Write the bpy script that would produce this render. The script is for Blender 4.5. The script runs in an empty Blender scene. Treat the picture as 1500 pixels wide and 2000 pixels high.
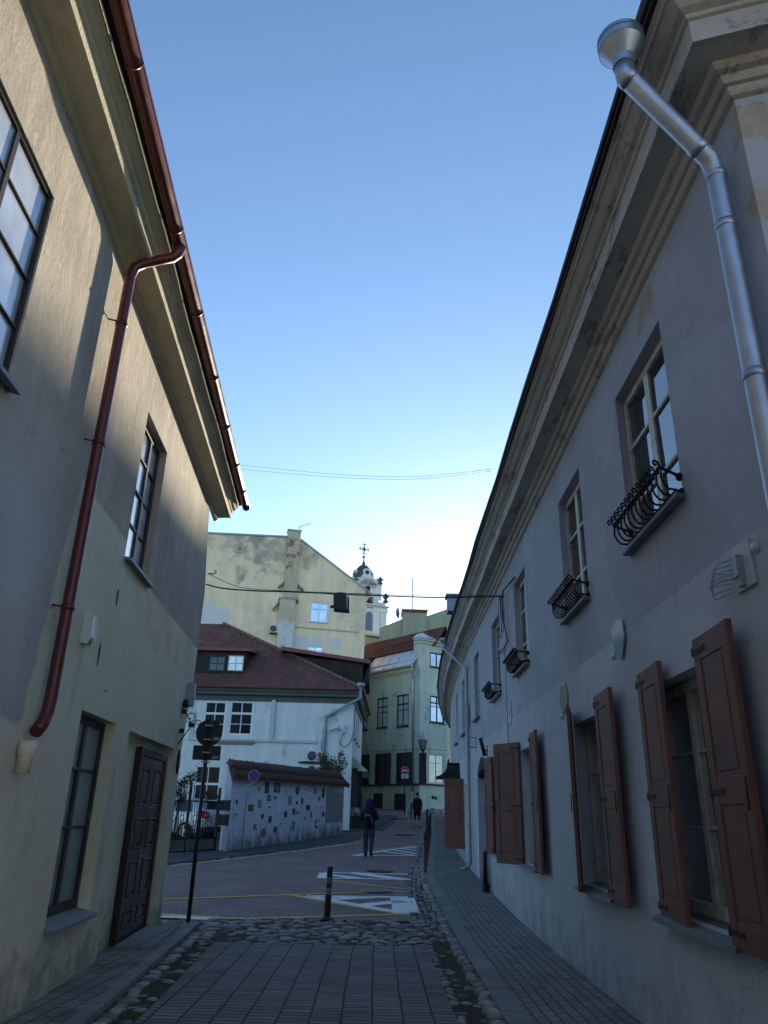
import bpy, bmesh, math, random
from mathutils import Vector, Matrix
random.seed(7)
V = Vector
scn = bpy.context.scene
COL = scn.collection

# ------------------------------------------------------------------ camera
F_PX, CX, CY = 1448.0, 750.0, 1000.0          # calibrated from the photograph (1500 x 2000)
PITCH, ROLL, CAMH = math.radians(22.2), math.radians(1.4), 1.7
_f = V((0, math.cos(PITCH), math.sin(PITCH)))
_u = V((0, -math.sin(PITCH), math.cos(PITCH)))
_r = V((1, 0, 0))
CR = _r * math.cos(ROLL) + _u * math.sin(ROLL)
CU = _u * math.cos(ROLL) - _r * math.sin(ROLL)
CAM = V((0, 0, CAMH))
cd = bpy.data.cameras.new('camera')
cam = bpy.data.objects.new('camera', cd)
COL.objects.link(cam)
cam.matrix_world = Matrix(((CR.x, CU.x, -_f.x, CAM.x), (CR.y, CU.y, -_f.y, CAM.y), (CR.z, CU.z, -_f.z, CAM.z), (0, 0, 0, 1)))
cd.sensor_fit = 'VERTICAL'; cd.sensor_height = 36.0; cd.lens = 36.0 * F_PX / 2000.0
cd.clip_start = 0.05; cd.clip_end = 2000
scn.camera = cam

# ------------------------------------------------------------------ sky, sun, exposure
SUN_AZ, SUN_EL = math.radians(11.5), math.radians(7.0)
w = bpy.data.worlds.new('World'); scn.world = w; w.use_nodes = True
nt = w.node_tree; nt.nodes.clear()
sky = nt.nodes.new('ShaderNodeTexSky'); sky.sky_type = 'NISHITA'; sky.sun_disc = False
sky.sun_elevation = SUN_EL; sky.sun_rotation = SUN_AZ
sky.altitude = 100; sky.air_density = 0.7; sky.dust_density = 0.2; sky.ozone_density = 1.8
bg = nt.nodes.new('ShaderNodeBackground'); bg.inputs['Strength'].default_value = 0.058
out = nt.nodes.new('ShaderNodeOutputWorld')
nt.links.new(sky.outputs[0], bg.inputs[0]); nt.links.new(bg.outputs[0], out.inputs[0])
sd = bpy.data.lights.new('sun', 'SUN'); sd.energy = 1.8; sd.angle = math.radians(0.8); sd.color = (1.0, 0.86, 0.66)
so = bpy.data.objects.new('sun', sd); COL.objects.link(so)
SUND = V((math.sin(SUN_AZ) * math.cos(SUN_EL), math.cos(SUN_AZ) * math.cos(SUN_EL), math.sin(SUN_EL)))
so.rotation_euler = SUND.to_track_quat('Z', 'Y').to_euler(); so.location = (0, 0, 40)
scn.view_settings.view_transform = 'Standard'; scn.view_settings.look = 'None'
scn.view_settings.exposure = 2.95; scn.view_settings.gamma = 1.0

# ------------------------------------------------------------------ picture point -> place in the world
def ray(x, y): return CR * ((x - CX) / F_PX) - CU * ((y - CY) / F_PX) + _f
def on_plane(x, y, p0, n):
    d = ray(x, y); t = (V(p0) - CAM).dot(n) / d.dot(n); return CAM + d * t
def at_y(x, y, Y): return on_plane(x, y, (0, Y, 0), V((0, 1, 0)))
SLOPE = [(-80, 0), (12, 0), (16, .036), (40, .036), (48, .065), (58, .065), (64, .03), (420, 0)]
def gz(Y):
    z = 0.0
    for (a, sa), (b, sb) in zip(SLOPE, SLOPE[1:]):
        if Y <= a: break
        t = min(Y, b) - a; s1 = sa + (sb - sa) * t / (b - a); z += t * (sa + s1) / 2
    return z
def gpt(x, y, dz=0.0):
    d = ray(x, y); a = 3.0; b = 3.0
    while b < 150:
        p = CAM + d * b
        if p.z - dz < gz(p.y): break
        a = b; b += .25
    for _ in range(30):
        m = (a + b) / 2; p = CAM + d * m
        if p.z - dz < gz(p.y): b = m
        else: a = m
    return CAM + d * a

class Curve:
    """a wall line in plan; P(s, d, z): s along it, d out of it, z up"""
    def __init__(self, pts, side=-1, zero=0):
        self.p = [V((a, b)) for a, b in pts]; n = len(self.p)
        self.seg = [(self.p[i + 1] - self.p[i]) for i in range(n - 1)]
        self.L = [q.length for q in self.seg]
        self.t = [q.normalized() for q in self.seg]
        nn = [V((-q.y, q.x)) * side for q in self.t]
        self.n = nn
        self.m = [nn[0]]
        for i in range(1, n - 1):
            b = (nn[i - 1] + nn[i]).normalized(); self.m.append(b / b.dot(nn[i]))
        self.m.append(nn[-1])
        self.S = [0.0]
        for l in self.L: self.S.append(self.S[-1] + l)
        z0 = self.S[zero]; self.S = [q - z0 for q in self.S]
    def idx(self, s):
        for i in range(len(self.L)):
            if s <= self.S[i + 1]: return i
        return len(self.L) - 1
    def P(self, s, d=0.0, z=0.0):
        i = self.idx(s); f = (s - self.S[i]) / self.L[i]
        fc = min(1, max(0, f))
        q = self.p[i] + self.seg[i] * f + (self.m[i] * (1 - fc) + self.m[i + 1] * fc) * d
        return V((q.x, q.y, z))
    def N(self, s): q = self.n[self.idx(s)]; return V((q.x, q.y, 0))
    def T(self, s): q = self.t[self.idx(s)]; return V((q.x, q.y, 0))
    def px(self, x, y, d=0.0, seg=None):
        best = None
        for i in (range(len(self.L)) if seg is None else (seg,)):
            n = V((self.n[i].x, self.n[i].y, 0)); p0 = self.p[i] + self.n[i] * d
            dd = ray(x, y); k = dd.dot(n)
            if abs(k) < 1e-6: continue
            t = (V((p0.x, p0.y, 0)) - CAM).dot(n) / k
            if t <= 0: continue
            q = CAM + dd * t; s = (V((q.x, q.y)) - p0).dot(self.t[i])
            lo = -1e9 if i == 0 else -.05; hi = 1e9 if i == len(self.L) - 1 else self.L[i] + .05
            if seg is not None or (lo <= s <= hi and k < 0):
                if best is None or t < best[0]: best = (t, self.S[i] + s, q.z)
        if best is None:
            n = V((self.n[-1].x, self.n[-1].y, 0)); return self.S[-1], 0.0
        return best[1], best[2]
    def cuts(self, s0, s1, step=None):
        r = {round(s0, 4), round(s1, 4)} | {round(q, 4) for q in self.S if s0 < q < s1}
        if step:
            k = s0
            while k < s1: r.add(round(k, 4)); k += step
        r = sorted(r); o = [r[0]]
        for q in r[1:]:
            if q - o[-1] > .004: o.append(q)
        return o

# ------------------------------------------------------------------ mesh builder
class MB:
    def __init__(self): self.v = []; self.f = []; self.mi = []; self.uv = []; self.hasuv = False; self.sm = []
    def vert(self, p): self.v.append(V(p)); return len(self.v) - 1
    def face(self, pts, m=0, uv=None, sm=False):
        i = [self.vert(p) for p in pts]; self.idx(i, m, uv, sm)
    def idx(self, i, m=0, uv=None, sm=False):
        self.f.append(i); self.mi.append(m); self.uv.append(uv); self.sm.append(sm)
        if uv: self.hasuv = True
    def hexa(self, c, m=0):
        b = len(self.v); self.v += [V(q) for q in c]
        for q in ((0, 3, 2, 1), (4, 5, 6, 7), (0, 1, 5, 4), (1, 2, 6, 5), (2, 3, 7, 6), (3, 0, 4, 7)): self.idx([b + k for k in q], m)
    def box(self, lo, hi, m=0):
        a, b = V(lo), V(hi)
        self.hexa([(a.x, a.y, a.z), (b.x, a.y, a.z), (b.x, b.y, a.z), (a.x, b.y, a.z), (a.x, a.y, b.z), (b.x, a.y, b.z), (b.x, b.y, b.z), (a.x, b.y, b.z)], m)
    def obox(self, c, X, Y, Z, m=0):
        c = V(c); self.hexa([c - X - Y - Z, c + X - Y - Z, c + X + Y - Z, c - X + Y - Z, c - X - Y + Z, c + X - Y + Z, c + X + Y + Z, c - X + Y + Z], m)
    def fbox(self, fr, s0, s1, d0, d1, z0, z1, m=0):
        P = fr.P
        self.hexa([P(s0, d0, z0), P(s1, d0, z0), P(s1, d1, z0), P(s0, d1, z0), P(s0, d0, z1), P(s1, d0, z1), P(s1, d1, z1), P(s0, d1, z1)], m)
    def prism(self, pts, off, m=0):
        """closed polygon pts extruded by vector off"""
        off = V(off); b = len(self.v); n = len(pts)
        self.v += [V(p) for p in pts] + [V(p) + off for p in pts]
        self.idx([b + i for i in range(n)], m); self.idx([b + n + i for i in reversed(range(n))], m)
        for i in range(n): j = (i + 1) % n; self.idx([b + i, b + j, b + n + j, b + n + i], m)
    def tube(self, path, r, n=10, m=0, cap=True, sm=True):
        path = [V(p) for p in path]
        rr = r if isinstance(r, (list, tuple)) else [r] * len(path)
        rings = []; up = None
        for i, p in enumerate(path):
            if i == 0: t = path[1] - p
            elif i == len(path) - 1: t = p - path[-2]
            else: t = (path[i + 1] - p).normalized() + (p - path[i - 1]).normalized()
            t = t.normalized() if t.length > 1e-9 else V((0, 0, 1))
            if up is None: up = V((0, 0, 1)) if abs(t.z) < .9 else V((1, 0, 0))
            a = t.cross(up)
            if a.length < 1e-4: a = t.cross(V((.3, .9, .1)))
            a.normalize(); b = a.cross(t).normalized(); up = b
            rings.append([self.vert(p + (a * math.cos(k * 2 * math.pi / n) + b * math.sin(k * 2 * math.pi / n)) * rr[i]) for k in range(n)])
        for A, B in zip(rings, rings[1:]):
            for k in range(n): j = (k + 1) % n; self.idx([A[k], A[j], B[j], B[k]], m, None, sm)
        if cap: self.idx(list(reversed(rings[0])), m); self.idx(rings[-1], m)
    def lathe(self, c, prof, n=16, m=0, X=V((1, 0, 0)), Y=V((0, 1, 0)), Z=V((0, 0, 1)), sm=True, ph=0.0):
        c = V(c); rings = []
        for r, z in prof:
            rings.append([self.vert(c + X * (r * math.cos(ph + k * 2 * math.pi / n)) + Y * (r * math.sin(ph + k * 2 * math.pi / n)) + Z * z) for k in range(n)])
        for A, B in zip(rings, rings[1:]):
            for k in range(n): j = (k + 1) % n; self.idx([A[k], A[j], B[j], B[k]], m, None, sm)
        self.idx(list(reversed(rings[0])), m); self.idx(rings[-1], m)
    def sweep(self, fr, prof, ss, m=0, sm=False, wob=0.0, caps=True, mats=None):
        rings = []
        for s in ss:
            k = wob * (math.sin(s * 1.3 + .7) * .6 + math.sin(s * 3.1) * .4)
            rings.append([self.vert(fr.P(s, d + (k if d > .1 else 0), z)) for d, z in prof])
        for A, B in zip(rings, rings[1:]):
            for k in range(len(prof) - 1): self.idx([A[k], B[k], B[k + 1], A[k + 1]], mats[k] if mats else m, None, sm)
        if caps: self.idx(list(reversed(rings[0])), m); self.idx(rings[-1], m)
    def build(self, name, mats, parent=None, bevel=0.0, base=None):
        o0 = V((0, 0, 0))
        if parent is not None: o0 = V(parent['_o'])
        elif base is not None: o0 = V(base)
        me = bpy.data.meshes.new(name)
        me.from_pydata([tuple(q - o0) for q in self.v], [], self.f)
        if not isinstance(mats, (list, tuple)): mats = [mats]
        for q in mats: me.materials.append(q)
        me.polygons.foreach_set('material_index', self.mi)
        me.polygons.foreach_set('use_smooth', self.sm)
        if self.hasuv:
            ul = me.uv_layers.new(name='UVMap')
            for pl, uv in zip(me.polygons, self.uv):
                if uv:
                    for li, q in zip(pl.loop_indices, uv): ul.data[li].uv = q
        me.update()
        o = bpy.data.objects.new(name, me); COL.objects.link(o)
        if parent is not None: o.parent = parent; o['_o'] = tuple(o0)
        else: o.location = o0; o['_o'] = tuple(o0)
        if bevel:
            bv = o.modifiers.new('bevel', 'BEVEL'); bv.width = bevel; bv.segments = 2; bv.limit_method = 'ANGLE'
        return o

def thing(name, label, cat, loc, group=None):
    o = bpy.data.objects.new(name, None); COL.objects.link(o); o.location = loc; o['_o'] = tuple(loc)
    o.empty_display_size = .2; o['label'] = label; o['category'] = cat
    if group: o['group'] = group
    return o
def tag(o, label, cat, group=None):
    o['label'] = label; o['category'] = cat
    if group: o['group'] = group
    return o
def structure(o): o['kind'] = 'structure'; return o
def stuff(o): o['kind'] = 'stuff'; return o

def wall_cells(mb, fr, s0, s1, z0, z1, ops=(), m=0, step=None, depth_m=None, top=None):
    """a wall with real openings and their reveals; ops: (s0,s1,z0,z1,depth)"""
    ss = set(fr.cuts(s0, s1, step)); zs = {z0, z1}
    for a, b, c, d, _ in ops: ss |= {a, b}; zs |= {c, d}
    ss = sorted(ss); zs = sorted(zs)
    for a, b in zip(ss, ss[1:]):
        if b - a < 1e-4: continue
        for c, d in zip(zs, zs[1:]):
            cs, cz = (a + b) / 2, (c + d) / 2
            if any(o[0] < cs < o[1] and o[2] < cz < o[3] for o in ops): continue
            if top and d == z1: mb.face([fr.P(a, 0, c), fr.P(b, 0, c), fr.P(b, 0, top(b)), fr.P(a, 0, top(a))], m)
            else: mb.face([fr.P(a, 0, c), fr.P(b, 0, c), fr.P(b, 0, d), fr.P(a, 0, d)], m)
    for a, b, c, d, e in ops:
        P = fr.P
        mb.face([P(a, 0, c), P(a, -e, c), P(a, -e, d), P(a, 0, d)], m); mb.face([P(b, -e, c), P(b, 0, c), P(b, 0, d), P(b, -e, d)], m)
        mb.face([P(a, 0, d), P(a, -e, d), P(b, -e, d), P(b, 0, d)], m); mb.face([P(a, -e, c), P(a, 0, c), P(b, 0, c), P(b, -e, c)], m)

# ------------------------------------------------------------------ materials
class NT:
    def __init__(self, name, rough=.8, metal=0.0, spec=.3):
        self.m = bpy.data.materials.new(name); self.m.use_nodes = True
        self.t = self.m.node_tree; self.b = self.t.nodes['Principled BSDF']
        self.b.inputs['Roughness'].default_value = rough; self.b.inputs['Metallic'].default_value = metal
        self.b.inputs['Specular IOR Level'].default_value = spec
    def set(self, inp, v):
        if isinstance(v, bpy.types.NodeSocket): self.t.links.new(v, inp)
        elif isinstance(v, (tuple, list)) and len(v) == 3 and inp.type == 'RGBA': inp.default_value = (*v, 1)
        else: inp.default_value = v
    def node(self, ty, **k):
        n = self.t.nodes.new(ty)
        for a, b in k.items(): setattr(n, a, b)
        return n
    def pos(self): return self.node('ShaderNodeNewGeometry').outputs['Position']
    def uvc(self): return self.node('ShaderNodeTexCoord').outputs['UV']
    def sep(self, v): n = self.node('ShaderNodeSeparateXYZ'); self.set(n.inputs[0], v); return n.outputs
    def comb(self, x, y, z):
        n = self.node('ShaderNodeCombineXYZ')
        for i, q in enumerate((x, y, z)): self.set(n.inputs[i], q)
        return n.outputs[0]
    def mul(self, v, c):
        n = self.node('ShaderNodeVectorMath', operation='MULTIPLY'); self.set(n.inputs[0], v); n.inputs[1].default_value = c; return n.outputs[0]
    def dot(self, v, c):
        n = self.node('ShaderNodeVectorMath', operation='DOT_PRODUCT'); self.set(n.inputs[0], v); n.inputs[1].default_value = c; return n.outputs['Value']
    def math(self, op, a, b=0.0, clamp=False):
        n = self.node('ShaderNodeMath', operation=op, use_clamp=clamp); self.set(n.inputs[0], a); self.set(n.inputs[1], b); return n.outputs[0]
    def noise(self, v, scale, detail=4, rough=.55, col=False):
        n = self.node('ShaderNodeTexNoise'); self.set(n.inputs['Vector'], v); n.inputs['Scale'].default_value = scale
        n.inputs['Detail'].default_value = detail; n.inputs['Roughness'].default_value = rough
        return n.outputs['Color' if col else 'Fac']
    def range(self, v, a, b, c=0.0, d=1.0):
        n = self.node('ShaderNodeMapRange'); self.set(n.inputs[0], v)
        for i, q in enumerate((a, b, c, d)): n.inputs[i + 1].default_value = q
        return n.outputs[0]
    def mix(self, f, a, b, mode='MIX'):
        n = self.node('ShaderNodeMix', data_type='RGBA', blend_type=mode); self.set(n.inputs[0], f); self.set(n.inputs[6], a); self.set(n.inputs[7], b); return n.outputs[2]
    def color(self, c): self.set(self.b.inputs['Base Color'], c); return self
    def rough(self, c): self.set(self.b.inputs['Roughness'], c); return self
    def bump(self, h, strength=.3, dist=.02):
        n = self.node('ShaderNodeBump'); n.inputs['Strength'].default_value = strength; n.inputs['Distance'].default_value = dist
        self.set(n.inputs['Height'], h); self.t.links.new(n.outputs[0], self.b.inputs['Normal']); return self
    def brick(self, v, c1, c2, mortar, bw, bh, ms=.02, off=.5, scale=1.0):
        n = self.node('ShaderNodeTexBrick'); n.offset = off; n.squash = 1.0
        self.set(n.inputs['Vector'], v); n.inputs['Scale'].default_value = scale
        self.set(n.inputs['Color1'], c1); self.set(n.inputs['Color2'], c2); self.set(n.inputs['Mortar'], mortar)
        n.inputs['Brick Width'].default_value = bw; n.inputs['Row Height'].default_value = bh; n.inputs['Mortar Size'].default_value = ms
        n.inputs['Mortar Smooth'].default_value = .2
        return n.outputs['Color'], n.outputs['Fac']
    def vary(self, c, p, amt=.16, scale=1.2, fine=14):
        a = self.noise(p, scale, 5, .6); b = self.noise(p, fine, 3)
        s = self.math('ADD', self.range(a, .25, .75, 1 - amt, 1 + amt), self.range(b, .3, .7, -amt * .35, amt * .35))
        g = self.comb(s, s, s)
        return self.mix(1.0, c, g, 'MULTIPLY')
    def blob(self, p, centre, r, amp=.5, scale=5, soft=.93):
        """a ragged patch round a point: 1 inside"""
        n = self.node('ShaderNodeVectorMath', operation='DISTANCE'); self.set(n.inputs[0], p); n.inputs[1].default_value = centre
        k = self.math('ADD', self.math('DIVIDE', n.outputs['Value'], r), self.range(self.noise(p, scale, 4, .6), .2, .8, -amp, amp))
        return self.range(k, 1.0, soft)

def _cracks(t, c, p, scale, lo, dark):
    v = t.node('ShaderNodeVectorMath', operation='ADD'); t.set(v.inputs[0], p); t.set(v.inputs[1], t.mul(t.noise(p, 2.5, 5, .65, True), (.5, .5, .5)))
    cr = t.node('ShaderNodeTexVoronoi', feature='DISTANCE_TO_EDGE'); t.set(cr.inputs['Vector'], v.outputs[0]); cr.inputs['Scale'].default_value = scale
    k = t.math('MULTIPLY', t.range(cr.outputs['Distance'], .0, .007, 1, 0), t.range(t.noise(p, .9, 3), lo, lo + .06)); return t.mix(t.math('MULTIPLY', k, .6), c, dark)
def _repairs(t, c, p, gain):
    k = t.range(t.noise(t.mul(p, (1, 1, 1.3)), .55, 2, .4), .56, .575, 0, .75); g = t.mix(1.0, c, (gain, gain, gain * 1.01), 'MULTIPLY'); return t.mix(k, c, g)
NT.cracks = _cracks; NT.repairs = _repairs
def simple(name, c, rough=.7, metal=0.0, spec=.3, var=.12, scale=3, bump=0.0, bscale=30):
    t = NT(name, rough, metal, spec); p = t.pos()
    t.color(t.vary(c, p, var, scale)) if var else t.color(c)
    if bump: t.bump(t.noise(p, bscale, 4), bump, .01)
    return t.m
def plaster(name, c, var=.14, streak=.12, bump=.25, dirt=None, dz=None):
    t = NT(name, .9, 0, .2); p = t.pos()
    col = t.vary(c, p, var, .8, 9)
    st = t.range(t.noise(t.mul(p, (2.2, 2.2, .25)), 1.0, 5, .6), .35, .75, 1 - streak, 1 + streak * .5)
    col = t.mix(1.0, col, t.comb(st, st, st), 'MULTIPLY')
    if dirt:
        k = t.range(t.noise(t.mul(p, (1.6, 1.6, .8)), 1.0, 6, .68), .56, .66, 0, .65); col = t.mix(k, col, dirt)
    t.color(col); h = t.math('ADD', t.noise(p, 3, 3), t.math('MULTIPLY', t.noise(p, 60, 4), .35)); t.bump(h, bump, .02)
    return t

MT = {}
# ------------------------------------------------------------------ wall lines of the street
_h = math.radians(-3.4); LU = V((math.sin(_h), math.cos(_h))); L0 = V((-3.24, 10.53))
def _l(s): return (L0.x + LU.x * s, L0.y + LU.y * s)
LW = Curve([_l(-16), _l(0), _l(3.7)], side=-1, zero=1)                       # left house
RW = Curve([(8.98, 1.44), (2.321, 3.6), (2.60, 22), (2.76, 27), (3.04, 32), (3.46, 37), (4.03, 42), (4.82, 47), (5.8, 52)], side=1, zero=1)
BW = Curve([(-5.42, 26.65), (-4.87, 26.46), (-1.5, 36.06)], side=-1, zero=1)  # blue wall: end face, long face
WW = Curve([(-16, 41), (-1.38, 41), (-1.10, 51.5)], side=-1, zero=1)          # white house: front, side
YC = at_y(577, 1225, 56)
YW = Curve([(YC.x - 9.8, 56 - 2.08), (YC.x, 56), (YC.x + 14, 56 + 2.98)], side=-1, zero=1)
GC = at_y(820, 1500, 57.3)
_a, _b = math.radians(-38.5), math.radians(51.5)
GW = Curve([(GC.x + 14 * math.sin(_a), GC.y + 14 * math.cos(_a)), (GC.x, GC.y), (GC.x + 2.8 * math.sin(_b), GC.y + 2.8 * math.cos(_b))], side=-1, zero=1)

# materials ---------------------------------------------------------
def m_left():
    t = NT('aged plaster and green paint', .92, 0, .15); p = t.pos(); z = t.sep(p)[2]
    s = t.math('ADD', t.dot(p, (LU.x, LU.y, 0)), -(L0.x * LU.x + L0.y * LU.y))
    wob = t.range(t.noise(p, 1.7, 4), .3, .7, -.05, .05); zz = t.math('ADD', z, wob)
    grey = t.vary((.37, .335, .275), p, .22, .9, 22)
    st = t.range(t.noise(t.mul(p, (5, 5, .45)), 1.0, 6, .68), .38, .72, .85, 1.08)
    grey = t.mix(1.0, grey, t.comb(st, st, st), 'MULTIPLY')
    green = t.vary((.56, .565, .42), p, .1, .7, 8)
    ochre = t.vary((.56, .51, .36), p, .22, 1.5, 16)
    beige = t.vary((.62, .55, .42), p, .1, .8, 8)
    old = t.vary((.40, .39, .365), p, .14, .7, 9)
    def lt(v, e, k=.012): return t.range(v, e - k, e + k, 1, 0)
    top = t.math('ADD', 4.5, t.range(s, -2.05, -1.95, .22, 0.0))
    c = t.mix(t.range(t.math('SUBTRACT', z, top), -.01, .01, 1, 0), grey, ochre)
    mid = t.math('ADD', 3.84, t.range(s, -1.7, -.8, .85, 0.0))
    c = t.mix(t.range(t.math('SUBTRACT', zz, mid), -.015, .015, 1, 0), c, green)
    c = t.mix(t.math('MULTIPLY', lt(zz, 2.36), lt(t.math('ADD', s, wob), -2.68, .05)), c, beige)
    jog = t.math('ADD', t.math('ADD', s, t.range(z, 2.3, 7, .12, -.42)), wob)
    c = t.mix(t.math('MULTIPLY', lt(jog, -3.98, .015), t.range(zz, 2.33, 2.4, 0, 1)), c, t.mix(t.range(z, 3.9, 5.2), old, grey))
    fk = t.math('MULTIPLY', t.range(t.noise(t.mul(p, (2.2, 2.2, 1.1)), 1.6, 8, .72), .60, .612), t.range(z, 4.7, 5.2)); c = t.mix(t.math('MULTIPLY', fk, .6), c, (.50, .45, .36))
    stain = t.range(t.noise(t.mul(p, (1.3, 1.3, .5)), 1.0, 6, .66),   .58, .70, 0, .3); c = t.mix(stain, c, (.13, .13, .10))
    c = t.cracks(c, p, .8, .55, (.12, .12, .10))
    grime = t.math('MULTIPLY', t.range(t.math('ADD', z, t.range(t.noise(p, 3, 5, .7), .3, .7, -.45, .45)), .05, .5, 1, 0), .5); c = t.mix(grime, c, (.09, .10, .075))
    t.color(c)
    h = t.math('ADD', t.math('MULTIPLY', t.noise(t.mul(p, (1, 1, .6)), 4, 6, .7), t.range(z, 3.8, 4.6, .35, 1.6)), t.math('MULTIPLY', t.noise(p, 70, 4), .25)); h = t.math('ADD', h, t.math('MULTIPLY', fk, -.35))
    t.bump(h, .36, .025); return t.m
MT['left'] = m_left()
def m_right():
    t = NT('blue grey render', .92, 0, .15); p = t.pos(); z = t.sep(p)[2]
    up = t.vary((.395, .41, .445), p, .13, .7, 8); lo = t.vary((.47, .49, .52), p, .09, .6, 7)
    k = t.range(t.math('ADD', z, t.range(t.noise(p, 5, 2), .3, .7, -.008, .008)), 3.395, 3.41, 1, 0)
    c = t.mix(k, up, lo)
    c = t.mix(t.range(t.noise(t.mul(p, (1, 1, .35)), .9, 5, .6), .56, .72, 0, .3), c, (.40, .40, .42))
    bare = t.vary((.40, .345, .28), p, .2, 6, 30)
    for px, r, a in (((1262, 600), .17, .6), ((1472, 238), .17, .5), ((1495, 392), .13, .6), ((1252, 632), .10, .5)):
        s, zz = RW.px(*px); c = t.mix(t.blob(p, tuple(RW.P(s, 0, zz)), r, a, 6), c, bare)
    for px, r in (((1180, 1160), .5), ((1120, 1190), .35)):
        s, zz = RW.px(*px); k = t.blob(p, tuple(RW.P(s, 0, zz)), r, .8, 2.5); c = t.mix(t.math('MULTIPLY', k, .45), c, (.44, .44, .46))
    grime = t.math('MULTIPLY', t.range(t.math('ADD', z, t.range(t.noise(p, 2.5, 5, .7), .3, .7, -.5, .5)), .0, .6, 1, 0), .4); c = t.mix(grime, c, (.13, .13, .12))
    t.color(c); c = t.cracks(c, p, .9, .55, (.15, .15, .155)); c = t.repairs(c, p, 1.12)
    sv = t.math('MULTIPLY', t.range(t.noise(t.mul(p, (6, 6, .35)), 1.0, 4, .6), .55, .75, 0, 1), t.range(t.noise(p, .8, 3), .45, .6)); c = t.mix(t.math('MULTIPLY', sv, .35), c, (.20, .205, .215)); t.color(c)
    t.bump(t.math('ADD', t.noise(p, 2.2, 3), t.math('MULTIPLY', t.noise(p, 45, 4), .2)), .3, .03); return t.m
MT['right'] = m_right()
def m_cornice(name, c, dark, amt):
    t = NT(name, .9, 0, .15); p = t.pos(); q = t.vary(c, p, .14, 1.5, 20)
    k = t.range(t.noise(t.mul(p, (1.2, .6, 1.6)), 3.2, 6, .7), .56, .62, 0, amt)
    q = t.mix(k, q, dark); t.color(q)
    cr = t.node('ShaderNodeTexVoronoi', feature='DISTANCE_TO_EDGE'); t.set(cr.inputs['Vector'], t.mul(p, (1, .55, 1))); cr.inputs['Scale'].default_value = 1.6
    h = t.math('ADD', t.math('MULTIPLY', k, -.6), t.noise(p, 25, 5)); t.bump(h, .5, .015); return t.m
MT['cornice_l'] = m_cornice('cream green cornice paint', (.42, .40, .29), (.29, .275, .20), .5)
MT['cornice_r'] = m_cornice('flaking grey cream cornice', (.47, .445, .40), (.21, .195, .17), .75)
def m_red():
    t = NT('dark red gutter paint', .42, 0, .45); p = t.pos(); c = t.vary((.105, .017, .015), p, .25, 2.5, 12); d = t.range(t.noise(t.mul(p, (4, 4, .8)), 1.0, 6, .7), .52, .68, 0, .6)
    c = t.mix(d, c, (.06, .028, .024)); c = t.mix(t.range(t.noise(p, 16, 5, .7), .66, .70, 0, .8), c, (.17, .08, .05)); t.color(c); t.rough(t.math('ADD', .36, t.math('MULTIPLY', d, .45))); t.bump(t.noise(p, 3.5, 3), .12, .02); return t.m
MT['red_metal'] = m_red()
MT['zinc'] = simple('galvanised steel', (.36, .41, .47), .43, .88, .5, .16, 4, .1, 6)
MT['sheet'] = simple('pale sheet metal roofing', (.50, .54, .60), .45, .55, .5, .14, 1.5)
MT['dull_zinc'] = simple('weathered grey downpipe', (.30, .33, .38), .55, .35, .4, .22, 8)
def m_brown():
    t = NT('brown shutter paint', .58, 0, .3); p = t.pos(); c = t.vary((.165, .074, .056), p, .22, 2.2, 14)
    gr = t.noise(t.mul(p, (30, 30, 1.6)), 1.0, 5, .65); f = t.range(gr, .3, .7, .8, 1.15); c = t.mix(1.0, c, t.comb(f, f, f), 'MULTIPLY')
    c = t.mix(t.range(t.noise(t.mul(p, (9, 9, 2.2)), 1.0, 6, .72), .63, .69, 0, .7), c, (.20, .135, .10)); t.color(c); t.rough(t.range(gr, .3, .7, .5, .75)); t.bump(gr, .25, .006); return t.m
MT['brown'] = m_brown()
MT['door'] = simple('dark stained door wood', (.030, .019, .018), .30, 0, .4, .3, 5, .1, 40)
MT['iron'] = simple('black iron', (.012, .012, .014), .5, .3, .4, .2, 8)
MT['dark_shutter'] = simple('dark stained old shutter', (.05, .043, .042), .7, 0, .25, .3, 5)
MT['dark_frame'] = simple('dark window frame', (.022, .020, .020), .5, 0, .35, .2, 5)
MT['cream_frame'] = simple('old cream window frame', (.60, .57, .50), .6, 0, .3, .3, 12, .2, 60)
MT['white_frame'] = simple('white window frame', (.70, .71, .72), .4, 0, .4, .06, 4)
MT['grey_paint'] = simple('grey cable duct', (.50, .52, .53), .6, 0, .3, .1, 5)
MT['stonesill'] = simple('grey sill', (.20, .21, .22), .6, .2, .4, .18, 8)
MT['black'] = simple('black plastic', (.014, .015, .017), .45, 0, .4, .1, 8)
MT['white_plastic'] = simple('white plastic', (.58, .60, .58), .4, 0, .4, .07, 5)
MT['scar'] = simple('dark plaster scar', (.07, .07, .06), .9)
MT['interior'] = simple('dim room', (.03, .028, .026), .9, 0, .1, .3, 2)  # dark colour of the sheets added to block sun behind openings
def m_glass(name, base, rough=.03, ior=1.5, metal=0.0, warp=.04):
    t = NT(name, rough, metal, .5); t.b.inputs['IOR'].default_value = ior; p = t.pos()
    t.color(t.vary(base, p, .25, 1.3, 5)); t.bump(t.noise(p, 2.2, 2), warp, .02); return t.m
MT['glass'] = m_glass('dark window glass', (.012, .015, .018), .02, 1.55)
MT['glass_up'] = m_glass('reflecting window glass', (.02, .024, .03), .02, 2.3)
MT['glass_dark'] = m_glass('dark curtained glass', (.010, .012, .014), .12, 1.14)
MT['strap'] = simple('painted iron strap', (.05, .03, .026), .55, .2, .3, .2, 10)
MT['glass_sky'] = m_glass('coated window glass', (.55, .60, .68), .03, 1.5, .85, .02)
MT['glass_pale'] = m_glass('pale glass with reflection colour', (.50, .53, .56), .2, 1.6, .4, .08)  # pale base colour stands in for reflections in the panes
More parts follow.
